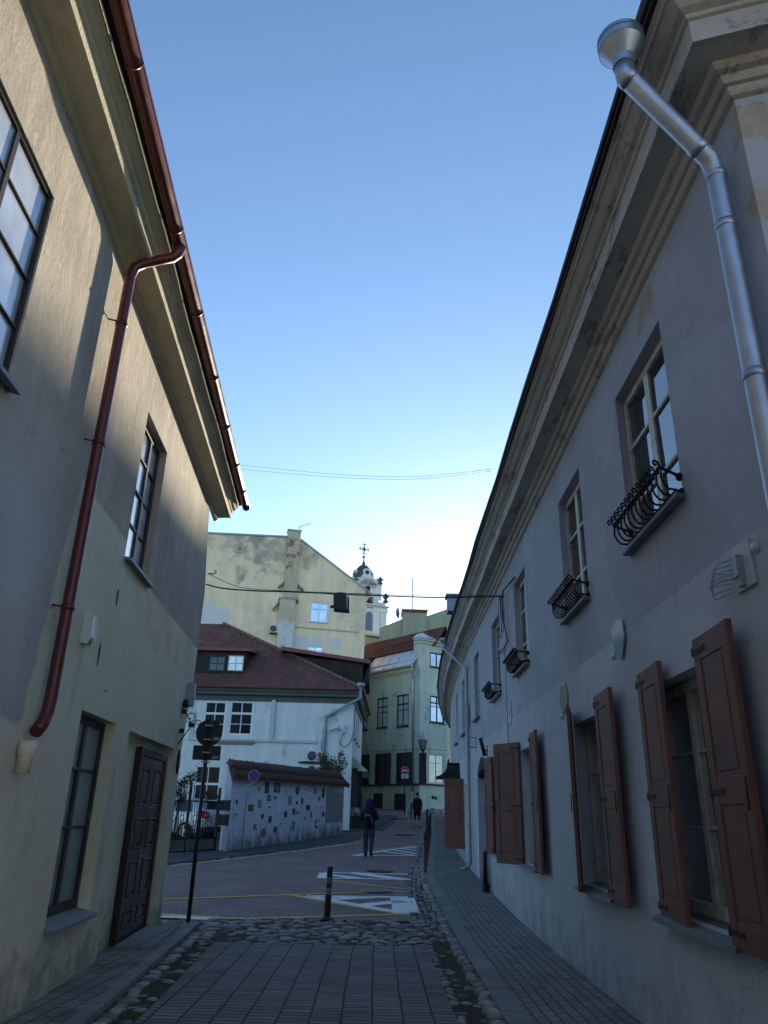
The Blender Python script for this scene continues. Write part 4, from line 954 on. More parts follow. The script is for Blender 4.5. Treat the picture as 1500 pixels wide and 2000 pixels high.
# dormer on the side slope
Y0, Y1 = 43.2, 47.5
a = yz((622, 1290), Y0); b = yz((692, 1292), Y0); zl = yz((690, 1318), Y0).z
xe = eC.x - .1; mb = MB()
mb.hexa([(a.x - 2, Y0, zl - .8), (xe, Y0, zl - .4), (xe, Y1, zl - .4), (a.x - 2, Y1, zl - .8), (a.x - 2, Y0, yz((622, 1285), Y0).z + .15), (xe, Y0, yz((685, 1296), Y0).z), (xe, Y1, yz((685, 1296), Y0).z), (a.x - 2, Y1, yz((622, 1285), Y0).z + .15)])
d2 = mb.build('dormer', MT['dark_clad'], WH)
zt0, zt1 = yz((615, 1283), Y0).z, yz((693, 1297), Y0).z; mb = MB()
mb.hexa([(a.x - 2.2, Y0 - .3, zt0 + .3), (xe + .4, Y0 - .3, zt1), (xe + .4, Y1 + .3, zt1), (a.x - 2.2, Y1 + .3, zt0 + .3), (a.x - 2.2, Y0 - .3, zt0 + .52), (xe + .4, Y0 - .3, zt1 + .2), (xe + .4, Y1 + .3, zt1 + .2), (a.x - 2.2, Y1 + .3, zt0 + .52)]); mb.build('dormer_roof', MT['red_gutter'], d2)
mb = MB(); mb.hexa([(xe + .05, Y0 - .1, zl - .5), (xe + .38, Y0 - .1, zl - .42), (xe + .38, Y1, zl - .42), (xe + .05, Y1, zl - .5), (xe + .05, Y0 - .1, zl - .2), (xe + .38, Y0 - .1, zt1 - .01), (xe + .38, Y1, zt1 - .01), (xe + .05, Y1, zt1 - .01)]); mb.build('dormer_front', MT['dark_clad'], d2)
# downpipe, cable ducts
h0 = WW.P(-.12, .5, WP(690, 1338)[1]); s1, z1 = WP(633, 1400, ); 
pipe(WH, [h0 - Zv * .35, h0 - Zv * .75, WW.P(s1, .12, z1), WW.P(s1, .12, z1 - .3), WW.P(s1 - .08, .12, 1.5)], .085, MT['dull_zinc'], [(WW.P(s1, .12, z1 - 1.6), Zv)], (h0 - Zv * .1, .23), 10)
def duct(pts, r=.07):
    mb = MB(); q = [WP(*p) for p in pts]
    for (a, c), (b, d) in zip(q, q[1:]):
        if abs(a - b) < abs(c - d): mb.fbox(WW, min(a, b) - r, max(a, b) + r, 0, .11, min(c, d) - r, max(c, d) + r)
        else: mb.fbox(WW, min(a, b) + r, max(a, b) - r, 0, .108, min(c, d) - r, min(c, d) + r)
    mb.build('cable_duct', MT['grey_paint'], WH)
duct([(376, 1392), (373, 1442), (527, 1447), (621, 1449), (619, 1500)]); duct([(532, 1370), (528, 1445)])
mb = MB(); s_, z_ = WP(690, 1493); sA = .9
a0, a1 = 1.0, 8.5; zA = WW.px(697, 1485)[1] 
zA = yz((692, 1478), 42.5).z; mb.hexa([WW.P(a0, 0, zA - .75), WW.P(a1, 0, zA - .75), WW.P(a1, .85, zA - .8), WW.P(a0, .85, zA - .8), WW.P(a0, 0, zA), WW.P(a1, 0, zA), WW.P(a1, .75, zA - .7), WW.P(a0, .75, zA - .7)])
MT['awning'] = simple('cream awning cloth', (.55, .54, .40), .8, 0, .2, .08, 2); mb.build('awning', MT['awning'], WH)
for s, ang_ in ((.35, 25), (1.3, 35)):
    T, N = WW.T(5), WW.N(5); u = T * math.cos(math.radians(ang_)) + N * math.sin(math.radians(ang_)); o_ = WW.P(s, .05, 0); z0_, z1_ = yz((690, 1577), 41.5).z, yz((690, 1500), 41.5).z
    shutter(WH, o_, u, .7, z0_, z1_, V((u.y, -u.x, 0)), 'dark_frame', latch=False)
mb = MB(); mb.fbox(WW, .6, 9, -.05, .02, gz(41), gz(41) + .9); mb.build('plinth', MT['blue'], WH)
# air conditioners
def aircon(x0, y0, x1, y1, fr, lab, d=.0):
    a, zt = fr.px(x0, y0); b, zb = fr.px(x1, y1); c = fr.P((a + b) / 2, 0, zb); t = thing('air_conditioner', lab, 'air conditioner', c, 'air conditioners on house walls')
    mb = MB(); mb.fbox(fr, a, b, .08, .42, zb, zt); bd = mb.build('casing', MT['white_plastic'], t, bevel=.02)
    H = zt - zb; r = H * .42; sc = a + (b - a) * .40; zc = (zt + zb) / 2; cc = fr.P(sc, .42, zc); T, N = fr.T(sc), fr.N(sc)
    mb = MB(); mb.lathe(cc, [(r, 0), (r, .012), (r * .93, .014), (r * .2, .006)], 24, X=T, Y=Zv, Z=N, sm=False); gr = mb.build('fan_grille', MT['black'], t)
    mb = MB()
    for k in range(-5, 6):
        hh = math.sqrt(max(0, r * r - (k * r / 5.6) ** 2)); mb.tube([cc + T * (k * r / 5.6) - Zv * hh + N * .02, cc + T * (k * r / 5.6) + Zv * hh + N * .02], .006, 4)
    stuff_ = mb.build('grille_wires', MT['dull_zinc'], gr)
    mb = MB(); mb.fbox(fr, a - .02, b + .02, .02, .44, zb - .07, zb - .002); mb.build('wall_rack', MT['iron'], t)
    return t, (a, b, zb, zt)
ac, (a, b, zb, zt) = aircon(584, 1466, 619, 1488.5, WW, 'upper grey white air conditioner on the white house, above its twin beside the bush')
sc = a + (b - a) * .80; mb = MB(); c = WW.P(sc, .42, zt - .2); mb.lathe(c, [(.115, 0), (.115, .006)], 18, X=Xv, Y=Zv, Z=WW.N(-3), sm=False)
MT['red_logo'] = simple('red emblem', (.42, .03, .05), .5, 0, .4, .05); lg = mb.build('emblem', MT['red_logo'], ac)
def text(s, size, c, X, Y, mat, name, parent=None, ex=.002, align='CENTER'):
    cu = bpy.data.curves.new(name, 'FONT'); cu.body = s; cu.size = size; cu.align_x = align; cu.align_y = 'CENTER'; cu.extrude = ex
    o = bpy.data.objects.new(name, cu); COL.objects.link(o); dg = bpy.context.evaluated_depsgraph_get(); dg.update()
    me = bpy.data.meshes.new_from_object(o.evaluated_get(dg)); bpy.data.objects.remove(o); bpy.data.curves.remove(cu)
    X, Y = X.normalized(), Y.normalized(); Z = X.cross(Y); mb = MB()
    vs = [c + X * v.co.x + Y * v.co.y + Z * v.co.z for v in me.vertices]; mb.v = vs
    for p in me.polygons: mb.idx(list(p.vertices))
    bpy.data.meshes.remove(me); return mb.build(name, mat, parent)
text('LG', .22, WW.P(sc - .03, .425, zt - .44), Xv, Zv, MT['black'], 'lettering', ac)
aircon(583, 1494, 618, 1517, WW, 'lower grey white air conditioner on the white house, half hidden by the bush')
# camera and its box on the white wall
s, z = WP(664, 1424); c = WW.P(s, 0, z); T, N = Xv, WW.N(-3); mb = MB()
cm_ = thing('security_camera', 'white security camera on the white house wall, right of the grey downpipe', 'camera', c)
mb.obox(c + N * .42 - T * .28, (T * .28 + N * .22 + Zv * .07), N * .06 - T * .05, Zv * .06); mb.build('camera_body', MT['white_plastic'], cm_, bevel=.015)
mb = MB(); mb.tube([c, c + N * .35 - Zv * .06 - T * .1], .03, 6); mb.build('mounting_arm', MT['dull_zinc'], cm_)
s, z = WP(672, 1424); c = WW.P(s, 0, z); mb = MB(); mb.obox(c + N * .08, T * .08, N * .08, Zv * .22); jb = tag(mb.build('junction_box', MT['white_plastic'], base=c, bevel=.02), 'small white junction box with hanging cables beside the security camera', 'box')
mb = MB(); mb.tube([c + N * .1 - Zv * .2, c + N * .1 - Zv * .75 - T * .2, c + N * .1 - Zv * .95 + T * .05, c + N * .1 - Zv * .7 + T * .35, c + N * .1 - Zv * .1 + T * .55], .018, 5); mb.build('cable', MT['iron'], jb)

# ------------------------------------------------------------------ yellow firewall house
YP = YW.px
YH = thing('yellow_house', 'tall yellow ochre house with a stained blank gable and stepped chimney, behind the white house', 'house', YW.P(0, 0, gz(56)))
def yp(x, y, d=0.0): s, z = YP(x, y, d); return (s, z)
outl = [(330, 1700), (330, 1039), (566, 1050), (590, 1057), (697, 1150), (697, 1700)]
q = [yp(*p) for p in outl]; sR = q[-1][0]
ywin = []
for x0, y0, x1, y1 in ((607, 1175, 640, 1217), (601, 1261, 630, 1287)):
    a, zt = yp(x0, y0); b, zb = yp(x1, y1); ywin.append((a, b, zb, zt))
mb = MB()
cutz = sorted({0.0, yp(640, 1150)[1]} | {v for w_ in ywin for v in w_[2:4]}); sl = q[1][0]
flat = yp(696, 1152)[1]
wall_cells(mb, YW, sl, sR, 0, flat, [(a, b, c, d, .14) for a, b, c, d in ywin])
P = YW.P; xa = [sl, q[2][0], q[3][0], sR]; zz = [q[1][1], q[2][1], q[3][1], flat]
for i in range(3): mb.face([P(xa[i], 0, flat), P(xa[i + 1], 0, flat), P(xa[i + 1], 0, zz[i + 1]), P(xa[i], 0, zz[i])])
for s in (sl, sR):
    zt_ = q[1][1] if s == sl else flat; mb.face([P(s, 0, 0), P(s, -11, 0), P(s, -11, zt_), P(s, 0, zt_)])
mb.build('wall', MT['yellow'], YH)
mb = MB()
for i in range(3):
    a, b = xa[i] - (.0), xa[i + 1] + (.45 if i == 2 else 0); za, zb = zz[i], zz[i + 1] - (.45 * (zz[2] - zz[3]) / (xa[3] - xa[2]) if i == 2 else 0)
    mb.hexa([P(a, .12, za), P(b, .12, zb), P(b, -11, zb), P(a, -11, za), P(a, .12, za + .12), P(b, .12, zb + .12), P(b, -11, zb + .12), P(a, -11, za + .12)])
mb.build('roof', MT['dull_zinc'], YH)
for a, b, c, d in ywin: window(YH, YW, a, b, c, d, -.04, (.5,), ((.66, .06),), 'white_frame', 'glass_sky', .11, .09, .07, (.06, .02, 'stonesill', .04))
mb = MB(); a, z0 = yp(578, 1226); b, z1 = yp(700, 1236); mb.hexa([P(a, 0, z0), P(b, 0, z1), P(b, .07, z1), P(a, .07, z0), P(a, 0, z0 + .1), P(b, 0, z1 + .1), P(b, .07, z1 + .1), P(a, .07, z0 + .1)]); mb.build('string_course', MT['trim'], YH)
mb = MB(); a, zt = yp(565, 1036, .35); b, zb = yp(587, 1168, .35); a2, _ = yp(554, 1160, .35); b2, _ = yp(577, 1160, .35); a0 = a2; b0 = b2
mb.fbox(YW, a0, b0 + .1, -.45, .35, yp(560, 1166, .35)[1], zt); ch = mb.build('chimney', MT['chimney'], YH)
mb = MB(); mb.fbox(YW, a0 - .06, b0 + .16, -.5, .41, zt + .002, zt + .12); mb.build('chimney_cap', MT['dull_zinc'], ch)
mb = MB(); a, zt = yp(547, 1169, .6); b, _ = yp(578, 1169, .6); mb.fbox(YW, a, b, 0, .6, 2, zt); mb.build('chimney_base', MT['chimney'], ch)
mb = MB(); mb.fbox(YW, a - .08, b + .08, 0, .68, zt + .002, zt + .1); mb.build('chimney_ledge', MT['dull_zinc'], ch)
for p0_, p1_ in (((547, 1176), (532, 1194)), ((578, 1170), (582, 1180)), ((556, 1140), (543, 1150)), ((577, 1142), (592, 1157))):
    mb = MB(); (a, z0), (b, z1) = yp(*p0_), yp(*p1_); mb.hexa([P(a, 0, z0), P(b, 0, z1), P(b, .35, z1), P(a, .35, z0), P(a, 0, z0 + .16), P(b, 0, z1 + .16), P(b, .35, z1 + .16), P(a, .35, z0 + .16)]); mb.build('ledge_slab', MT['stonesill'], ch)
mb = MB(); s, z = yp(469, 1072); mb.fbox(YW, s - .28, s + .28, 0, .05, z - .3, z + .3); mb.fbox(YW, s - .06, s + .04, .05, .06, z - .1, z + .12, 1); mb.build('vent_hatch', [MT['yellow'], MT['black']], YH)
aircon(528, 1222, 541, 1238, YW, 'small grey air conditioner on the yellow house just above the white house roof')
s, z = yp(585, 1036); c = YW.P(s, -.2, z + .05); T = YW.T(s); mb = MB(); mb.tube([c, c + Zv * .35], .025, 5); e = c + Zv * .3 + T * .9 + Zv * .45; mb.tube([c + Zv * .3 - T * .1, e], .018, 5)
for k in range(9): f = .1 + k / 9.5; p = c + Zv * .3 - T * .1 + (e - c - Zv * .3 + T * .1) * f; mb.tube([p - Zv * .13 + T * .05, p + Zv * .13 - T * .05], .012, 4)
tag(mb.build('television_aerial', MT['dull_zinc'], base=c), 'small slanting television aerial on top of the yellow house chimney', 'aerial')

# ------------------------------------------------------------------ green corner house
GP = GW.px
GH = thing('green_house', 'sage green corner house with dark shutters, red roof and pale metal eaves, closing the street', 'house', GW.P(0, 0, gz(57)))
gw = []
def gq(x0, y0, x1, y1, dep=.16): a, zt = GP(x0, y0); b, zb = GP(x1, y1); return (a, b, zb, zt, dep)
gu = [gq(701, 1371, 717.5, 1426), gq(737, 1364.5, 756.5, 1421), gq(776, 1358, 798, 1418)]
gl_ = [gq(693, 1475, 711, 1532, .12), gq(733, 1473, 752, 1531, .12), gq(774, 1471, 794, 1530, .12)]
gr_u = [gq(840, 1273, 868, 1307, .12), gq(840, 1358, 868, 1414, .12)]
gr_l = [gq(837, 1472, 868, 1532, .12)]
bas = [gq(692, 1551, 706, 1578, .1), gq(729, 1549.5, 747, 1586, .1), gq(770, 1550, 792, 1587, .1)]
mb = MB(); mb.face([GW.P(-12, -.4, 0), GW.P(-.5, -.4, 0), GW.P(-.5, -.4, 9), GW.P(-12, -.4, 9)]); mb.face([GW.P(.45, -.4, 0), GW.P(2.7, -.4, 0), GW.P(2.7, -.4, 12), GW.P(.45, -.4, 12)]); mb.build('sun_blocker', MT['interior'], GH)  # dark sheets added inside to stop sunlight leaking through the openings
sT = GP(808, 1300)[0]; zeL = GP(812, 1304)[1]; ztop = GP(823, 1249)[1]
mb = MB(); wall_cells(mb, GW, -12, sT, 0, zeL, [o for o in gu + gl_ + bas if o[1] < sT], 0); wall_cells(mb, GW, sT, 0, 0, zeL, [])
wall_cells(mb, GW, 0, 2.75, 0, ztop, [o for o in gr_u + gr_l], 1); mb.face([GW.P(2.75, 0, 0), GW.P(2.75, -5, 0), GW.P(2.75, -5, ztop), GW.P(2.75, 0, ztop)], 1)
P = GW.P; mb.face([P(sT, 0, zeL), P(0, 0, zeL), P(0, 0, ztop), P(sT, 0, ztop)], 1); mb.face([P(sT, 0, zeL), P(sT, -3, zeL), P(sT, -3, ztop), P(sT, 0, ztop)], 0)
mb.build('wall', [MT['green'], MT['green_pale']], GH)
mb = MB(); zc_ = zeL; mb.sweep(GW, [(0, zc_ - .32), (.07, zc_ - .3), (.08, zc_ - .2), (.16, zc_ - .17), (.17, zc_ + .05), (.32, zc_ + .1), (.33, zc_ + .22), (0, zc_ + .25)], [-12, sT]); mb.build('cornice', MT['trim'], GH)
mb = MB(); mb.sweep(GW, [(0, ztop - .3), (.08, ztop - .28), (.1, ztop - .1), (.22, ztop - .05), (.23, ztop + .08), (0, ztop + .1)], [sT, 0, 2.75]); mb.build('tower_cornice', MT['green_pale'], GH)
mb = MB(); mb.sweep(GW, [(.28, ztop + .085), (.30, ztop + .14), (-2.2, ztop + 1.25), (-2.2, ztop + .09), (.28, ztop + .085)], [sT - .1, 0, 2.75]); mb.build('tower_roof', MT['sheet'], GH)
# main roof: sheet apron then tiles
nL = GW.N(-3); e0 = GW.P(-3, .45, zc_ + .23)
def up_plane(angd): a = math.radians(angd); return (nL * math.sin(a) + Zv * math.cos(a)), (-nL * math.cos(a) + Zv * math.sin(a))
n1, w1 = up_plane(48); TL = GW.T(-3)
hA = 1.5
pE = lambda s: GW.P(s, .45, zc_ + .23)
mb = MB(); t1 = hA / math.sin(math.radians(48))
for a, b in ((-12, -6.9), (-6.9, sT + .02)):
    if a == -12: mb.face([pE(-12), pE(-9.6), pE(-9.6) + w1 * t1, pE(-12) + w1 * t1])
    else: mb.face([pE(a + .0), pE(b), pE(b) + w1 * t1, pE(a) + w1 * t1])
mb.face([pE(-12) - Zv * .12, pE(sT) - Zv * .12, pE(sT), pE(-12)])
for k in range(14):
    s = sT - .15 - k * 1.15; 
    if -9.6 < s < -7.0: continue
    mb.tube([pE(s) + n1 * .01, pE(s) + w1 * t1 + n1 * .01], .022, 4)
mb.tube([pE(-6.9) + w1 * .55 + n1 * .02, pE(sT) + w1 * .55 + n1 * .02], .05, 5)
mb.build('sheet_apron', MT['sheet'], GH)
n2, w2 = up_plane(56); r0 = lambda s: pE(s) + w1 * t1 + nL * .12 + Zv * .03
ridge = on_plane(760, 1247, r0(-3), n2); hgt = (ridge - r0(-3)).dot(w2)
mb = MB(); hgt = max(1.5, min(4.2, hgt)); roof_face(mb, [r0(-12), r0(.35), r0(.35) + w2 * hgt, r0(-12) + w2 * hgt], r0(-3), TL, w2)
q0 = r0(-12); mb.prism([r0(-12) - n2 * .01, r0(sT) - n2 * .01, r0(sT) - n2 * .14, r0(-12) - n2 * .14], w2 * .02)
rf = mb.build('roof', MT['tile_red'], GH)
mb = MB(); back = r0(-12) + w2 * hgt; back2 = r0(.35) + w2 * hgt; mb.face([back, back2, back2 - nL * 1.2 - Zv * 5, back - nL * 1.2 - Zv * 5]); mb.build('roof_back', MT['tile_red'], GH)
for zz_, nn_ in ((.5, 'snow_guard'),):
    mb = MB(); mb.tube([r0(-12) + w2 * hgt * .42 + n2 * .1, r0(sT) + w2 * hgt * .42 + n2 * .1], .035, 5); mb.build(nn_, MT['iron'], rf)
# left dormer of the roof
mb = MB(); a, b = -9.5, -7.05; z0_ = zc_ - .35; z1_ = zc_ + 1.35
mb.hexa([P(a, .3, z0_), P(b, .3, z0_), P(b, -2, z0_), P(a, -2, z0_), P(a, .3, z1_), P(b, .3, z1_), P(b, -2, z1_ + .4), P(a, -2, z1_ + .4)])
MT['slate'] = simple('blue grey sheet cladding', (.13, .16, .21), .5, .3, .4, .12, 2); d3 = mb.build('dormer', MT['slate'], GH); window(d3, GW, a + .5, b - .35, z0_ + .35, z1_ - .15, .36, (.5,), (), 'dark_frame', 'glass', .07, .05, .05)
mb = MB(); mb.hexa([P(a - .2, .5, z1_), P(b + .2, .5, z1_), P(b + .2, -2.4, z1_ + .5), P(a - .2, -2.4, z1_ + .5), P(a - .2, .5, z1_ + .1), P(b + .2, .5, z1_ + .1), P(b + .2, -2.4, z1_ + .6), P(a - .2, -2.4, z1_ + .6)]); mb.build('dormer_roof', MT['sheet'], d3)
sill = (.1, .02, 'dark_frame', .08)
for i, o in enumerate(gu): window(GH, GW, o[0], o[1], o[2], o[3], -.08, (.5,), ((.70, .1), .52), 'dark_frame', 'glass_pale', .1, .05, .07, sill, mull=.1)
for o in gl_: window(GH, GW, o[0], o[1], o[2], o[3], -.05, (.55,), ((.72, .1),), 'dark_frame', 'glass', .09, .05, .07, None, mull=.08)
window(GH, GW, *gr_u[0][:4], -.05, (.48,), (), 'dark_frame', 'glass_sky', .09, .05, .07, sill, mull=.09)
window(GH, GW, *gr_u[1][:4], -.05, (.5,), ((.74, .1), .6), 'dark_frame', 'glass_sky', .1, .05, .07, sill, mull=.1)
window(GH, GW, *gr_l[0][:4], -.05, (.5,), ((.7, .05),), 'cream_frame', 'glass_pale', .09, .05, .07, None)
s0_, zs = GP(700, 1533); mb = MB(); mb.sweep(GW, [(0, zs - .1), (.12, zs - .1), (.12, zs - .03), (0, zs + .02)], [-12, 0, 2.75]); MT['red_ledge'] = simple('dull red ledge', (.075, .03, .028), .7, 0, .3, .2, 2); mb.build('ledge', MT['red_ledge'], GH)
zs2 = GP(790, 1462)[1]; mb = MB(); mb.sweep(GW, [(0, zs2 - .06), (.05, zs2 - .05), (.05, zs2 + .01), (0, zs2 + .02)], [-12, 0, 2.75]); mb.build('string_course', MT['green'], GH)
def boards(fr, a, b, z0, z1, d, ang_, mat='dark_shutter', n=4, root=None):
    T, N = fr.T(a), fr.N(a); u = (T * math.cos(math.radians(ang_)) + N * math.sin(math.radians(ang_))); nn = V((u.y, -u.x, 0)); W_ = b - a; o = fr.P(a, d, 0)
    shutter(root, o, u, W_, z0, z1, nn, mat, latch=False)
for o in gl_:
    wd = .78; boards(GW, o[1] - .02, o[1] + wd, o[2], o[3], .06, 8, root=GH)
    boards(GW, o[1] - .62, o[1] - .02, o[2], o[3], .12, 4, root=GH)
a, zt = GP(819, 1471); b, zb = GP(836, 1532); boards(GW, a, b, zb, zt, .06, 6, 'dark_shutter', root=GH)
MT['old_wood'] = simple('weathered dark basement shutter', (.045, .038, .036), .75, 0, .2, .35, 4)
for o in bas:
    m_ = (o[0] + o[1]) / 2
    for a, b in ((o[0] + .02, m_ - .01), (m_ + .01, o[1] - .02)): boards(GW, a, b, o[2] + .02, o[3] - .02, -.04, 0, 'old_wood', root=GH)
hp = GW.P(sT - .12, .4, zc_ + .12); s1, z1 = GP(806.5, 1312); zb = GP(805, 1546)[1]
pipe(GH, [hp - Zv * .12, hp - Zv * .35, GW.P(sT - .05, .12, zc_ - .75), GW.P(sT - .05, .12, zc_ - 1.0), GW.P(sT - .05, .12, zb)], .065, MT['zinc'], [(GW.P(sT - .05, .12, zc_ - 3), Zv), (GW.P(sT - .05, .12, zc_ - 6.2), Zv)], (hp - Zv * .04, .12), 10)
mb = MB(); mb.tube([GW.P(sT - .05, .12, zb + .02), GW.P(sT - .05, .12, gz(57) - .1)], .055, 8); mb.build('pipe_foot', MT['green_pale'], GH)
for x, y, r in ((845.5, 1557, .12), (851, 1559, .1)):
    s, z = GP(x, y); mb = MB(); mb.lathe(GW.P(s, 0, z), [(r, 0), (r, .08), (r * .7, .1)], 12, X=GW.T(s), Y=Zv, Z=GW.N(s)); tag(mb.build('wall_fan', MT['black'], base=GW.P(s, 0, z)), 'larger round black vent low on the pale green wall' if r == .12 else 'smaller round black vent low on the pale green wall', 'vent')
mb = MB()
for k in range(46):
    s = random.uniform(.6, 3.6); d = random.uniform(.15, 1.2); p = GW.P(s, d, gz(56.5)); r = random.uniform(.1, .28); stone(mb, (p.x, p.y, p.z + .05 + random.random() * .25 * max(0, 1 - d)), r, r * .7, r * .7, random.uniform(0, 3))
tag(stuff(mb.build('rubble', MT['cobble'])), 'low heap of grey fieldstones against the pale green wall', 'rubble')
# chimney block and rear firewall
RG = thing('rear_firewall', 'faded green firewall house with an arcaded chimney rising behind the red roof', 'building', (7, 68, 0))
Yf = 68.0
def py(x, y, Y=Yf): return at_y(x, y, Y)
def slab(mb, pxs, Y, dep, m=0, drop=None):
    pts = [py(x, y, Y) for x, y in pxs]; mb.prism(pts, V((0, dep, 0)), m)
mb = MB(); slab(mb, [(741, 1330), (741, 1227), (785, 1209), (786, 1330)], Yf, 6); slab(mb, [(834, 1330), (834, 1203), (872, 1190), (884, 1190), (884, 1330)], Yf + .05, 6); mb.build('wall', MT['rear_green'], RG)
mb = MB(); slab(mb, [(786, 1330), (786, 1196), (834, 1198), (834, 1330)], Yf - .3, 2.5); c_ = mb.build('chimney', MT['rear_green'], RG)
mb = MB(); slab(mb, [(784.5, 1190.6), (784.5, 1189), (836, 1190.5), (836, 1192)], Yf - .45, 2.8)
for k in range(9): x = 786 + k * 5.7; slab(mb, [(x, 1196.2), (x, 1190.7), (x + 1.8, 1190.8), (x + 1.8, 1196.3)], Yf - .3, .4); 
for k in range(9): x = 786 + k * 5.7; slab(mb, [(x, 1196.2), (x, 1190.7), (x + 1.8, 1190.8), (x + 1.8, 1196.3)], Yf + 1.8, .4)
mb.build('chimney_cap', MT['red_gutter'], c_)
c = py(806, 1191); mb = MB(); mb.tube([c, V((c.x - .05, c.y, py(804, 1130).z))], .05, 5); top_ = py(804, 1130)
for x0, y0, x1, y1 in ((798, 1186, 808, 1181), (801, 1150, 807, 1149), (803, 1163, 818, 1158)): mb.tube([py(x0, y0), py(x1, y1)], .025, 4)
tag(mb.build('aerial_mast', MT['dull_zinc'], base=c), 'tall thin aerial mast standing on the arcaded green chimney', 'aerial')
c = py(777, 1197); mb = MB(); mb.lathe(c, [(.02, -.2), (.35, -.12), (.55, .04), (.5, .04), (.02, -.1)], 16, X=V((.25, .97, 0)), Y=Zv, Z=V((.97, -.25, .05)).normalized()); mb.tube([c, c + V((.5, 0, -.2)), c + V((.5, .2, -1.3))], .03, 5); tag(mb.build('satellite_dish', MT['dull_zinc'], base=c), 'small satellite dish seen edge on beside the arcaded chimney', 'dish')
CB = thing('chimney_block', 'square grey green chimney block with small vents on the red roof, beside the church tower', 'chimney', py(727, 1300, 66))
mb = MB(); slab(mb, [(712, 1285), (711, 1242), (742, 1246), (742, 1275)], 66, 1.6); mb.build('block', MT['rear_green'], CB)
mb = MB(); slab(mb, [(710, 1239.5), (710.5, 1236), (742, 1241), (742, 1244)], 65.8, 2.0)
mb.build('cap', MT['trim'], CB)
for k in range(4): x = 717 + 6 * k; mb = MB(); slab(mb, [(x, 1243.5 + k * .6), (x, 1239.6 + k * .6), (x + 3.2, 1240 + k * .6), (x + 3.2, 1244 + k * .6)], 65.9, .09); mb.build('vent', MT['black'], CB)
# ------------------------------------------------------------------ unseen house added behind the camera to bounce sunlight
BH = thing('fill_house', 'pale two storey house added unseen behind the viewer to bounce light', 'house', (0, -15, 0))
BK = Curve([(16, -15), (-16, -15)], side=-1)
bops = [(1.6 + 2.6 * k, 2.7 + 2.6 * k, z, z + 1.8, .15) for k in range(11) for z in (1.0, 4.4)]
mb = MB(); wall_cells(mb, BK, 0, 32, -.2, 8.2, bops); mb.build('wall', MT['facing'], BH)
for q in bops: window(BH, BK, q[0], q[1], q[2], q[3], -.06, (.5,), (.66,), 'white_frame', 'glass', .08, .04, .06)
mb = MB(); mb.sweep(BK, [(0, 8.0), (.3, 8.2), (.5, 8.3), (.5, 8.4), (-5, 12), (-10, 8.2), (0, 8.0)], [0, 32]); mb.build('roof', MT['tile_dark'], BH)
FH = thing('shade_house', 'plain mostly hidden house added beyond the green corner house to shade the left wall', 'house', (11, 78, gz(78)))  # house added to set where sunlight ends on the left wall
mb = MB(); mb.box((6.2, 78, 0), (18, 86, 12.6)); mb.build('wall', MT['green_pale'], FH)
mb = MB(); mb.prism([V((5.9, 77.7, 12.61)), V((18.3, 77.7, 12.61)), V((18.3, 82, 15.2)), V((5.9, 82, 15.2))], V((0, .2, -.12))); mb.prism([V((5.9, 86.3, 12.61)), V((18.3, 86.3, 12.61)), V((18.3, 82.2, 15.2)), V((5.9, 82.2, 15.2))], V((0, -.1, -.12))); mb.build('roof', MT['tile_dark'], FH)
# ------------------------------------------------------------------ church tower far behind
CT = thing('church_tower', 'white baroque church tower with dark dome and gilt cross, rising far behind', 'church tower', (at_y(715, 1300, 135).x, 135, 0))
Yt = 135.0
def cp(x, y): return at_y(x, y, Yt)
cx = cp(706, 1200).x; rot = math.radians(25); TX = V((math.cos(rot), math.sin(rot), 0)); TY = V((-math.sin(rot), math.cos(rot), 0))
def zt(y, x=716): return cp(x, y).z
ctr = V((cx, Yt + 3, 0)); PX = (cp(717, 1200) - cp(716, 1200)).length
def tbox(mb, hw, z0, z1, off=V((0, 0, 0)), hy=None, m=0): mb.obox(ctr + off + Zv * ((z0 + z1) / 2), TX * hw, TY * (hy or hw), Zv * ((z1 - z0) / 2), m)
hwL = 37 * PX; hwU = 28.5 * PX
mb = MB(); tbox(mb, hwL * .93, 0, zt(1183)); tbox(mb, hwL * .97, 0, zt(1250))
tbox(mb, hwL * 1.0, zt(1186), zt(1183) + .02); 
for k in (-1, -.5, .5, 1):                       # pilasters of the lower stage
    for fx, fy in ((TX, TY), (TY, TX)):
        w_ = 1.0
        mb.obox(ctr + fx * (hwL * .84 * k) - fy * (hwL * .93) + Zv * ((zt(1250) + zt(1188)) / 2), fx * .62, fy * .22, Zv * ((zt(1188) - zt(1250)) / 2))
        mb.obox(ctr + fx * (hwL * .84 * k) - fy * (hwL * .95) + Zv * zt(1189.5), fx * .75, fy * .32, Zv * .35)
tbox(mb, hwU * .86, zt(1183), zt(1127))
for k in (-1, 1):
    for fx, fy in ((TX, TY), (TY, TX)):
        for kk in (.62, .9): mb.obox(ctr + fx * (hwU * kk * k) - fy * (hwU * .86) + Zv * ((zt(1167) + zt(1130)) / 2), fx * .4, fy * .2, Zv * ((zt(1130) - zt(1167)) / 2))
mb.build('stage', MT['tower'], CT)
mb = MB()
for f_, z0, z1 in ((1.02, 1186, 1184), (1.06, 1184, 1182.5), (1.12, 1182.5, 1180.5), (.95, 1180.5, 1173)): tbox(mb, hwL * f_, zt(z0), zt(z1))
for f_, z0, z1 in ((.93, 1140, 1138), (1.0, 1138, 1136)): tbox(mb, hwU * f_, zt(z0), zt(z1))
for f_, z0, z1 in ((1.0, 1238, 1234), (1.04, 1252, 1248)): tbox(mb, hwL * f_, zt(z0), zt(z1))
for a in range(0, 181, 15):                       # curved hood over the belfry opening
    q = math.radians(a); mb.obox(ctr - TY * (hwU * .9) + TX * (math.cos(q) * 9.5 * PX) + Zv * (zt(1140) + math.sin(q) * 7 * PX), TX * .75, TY * .35, Zv * .35)
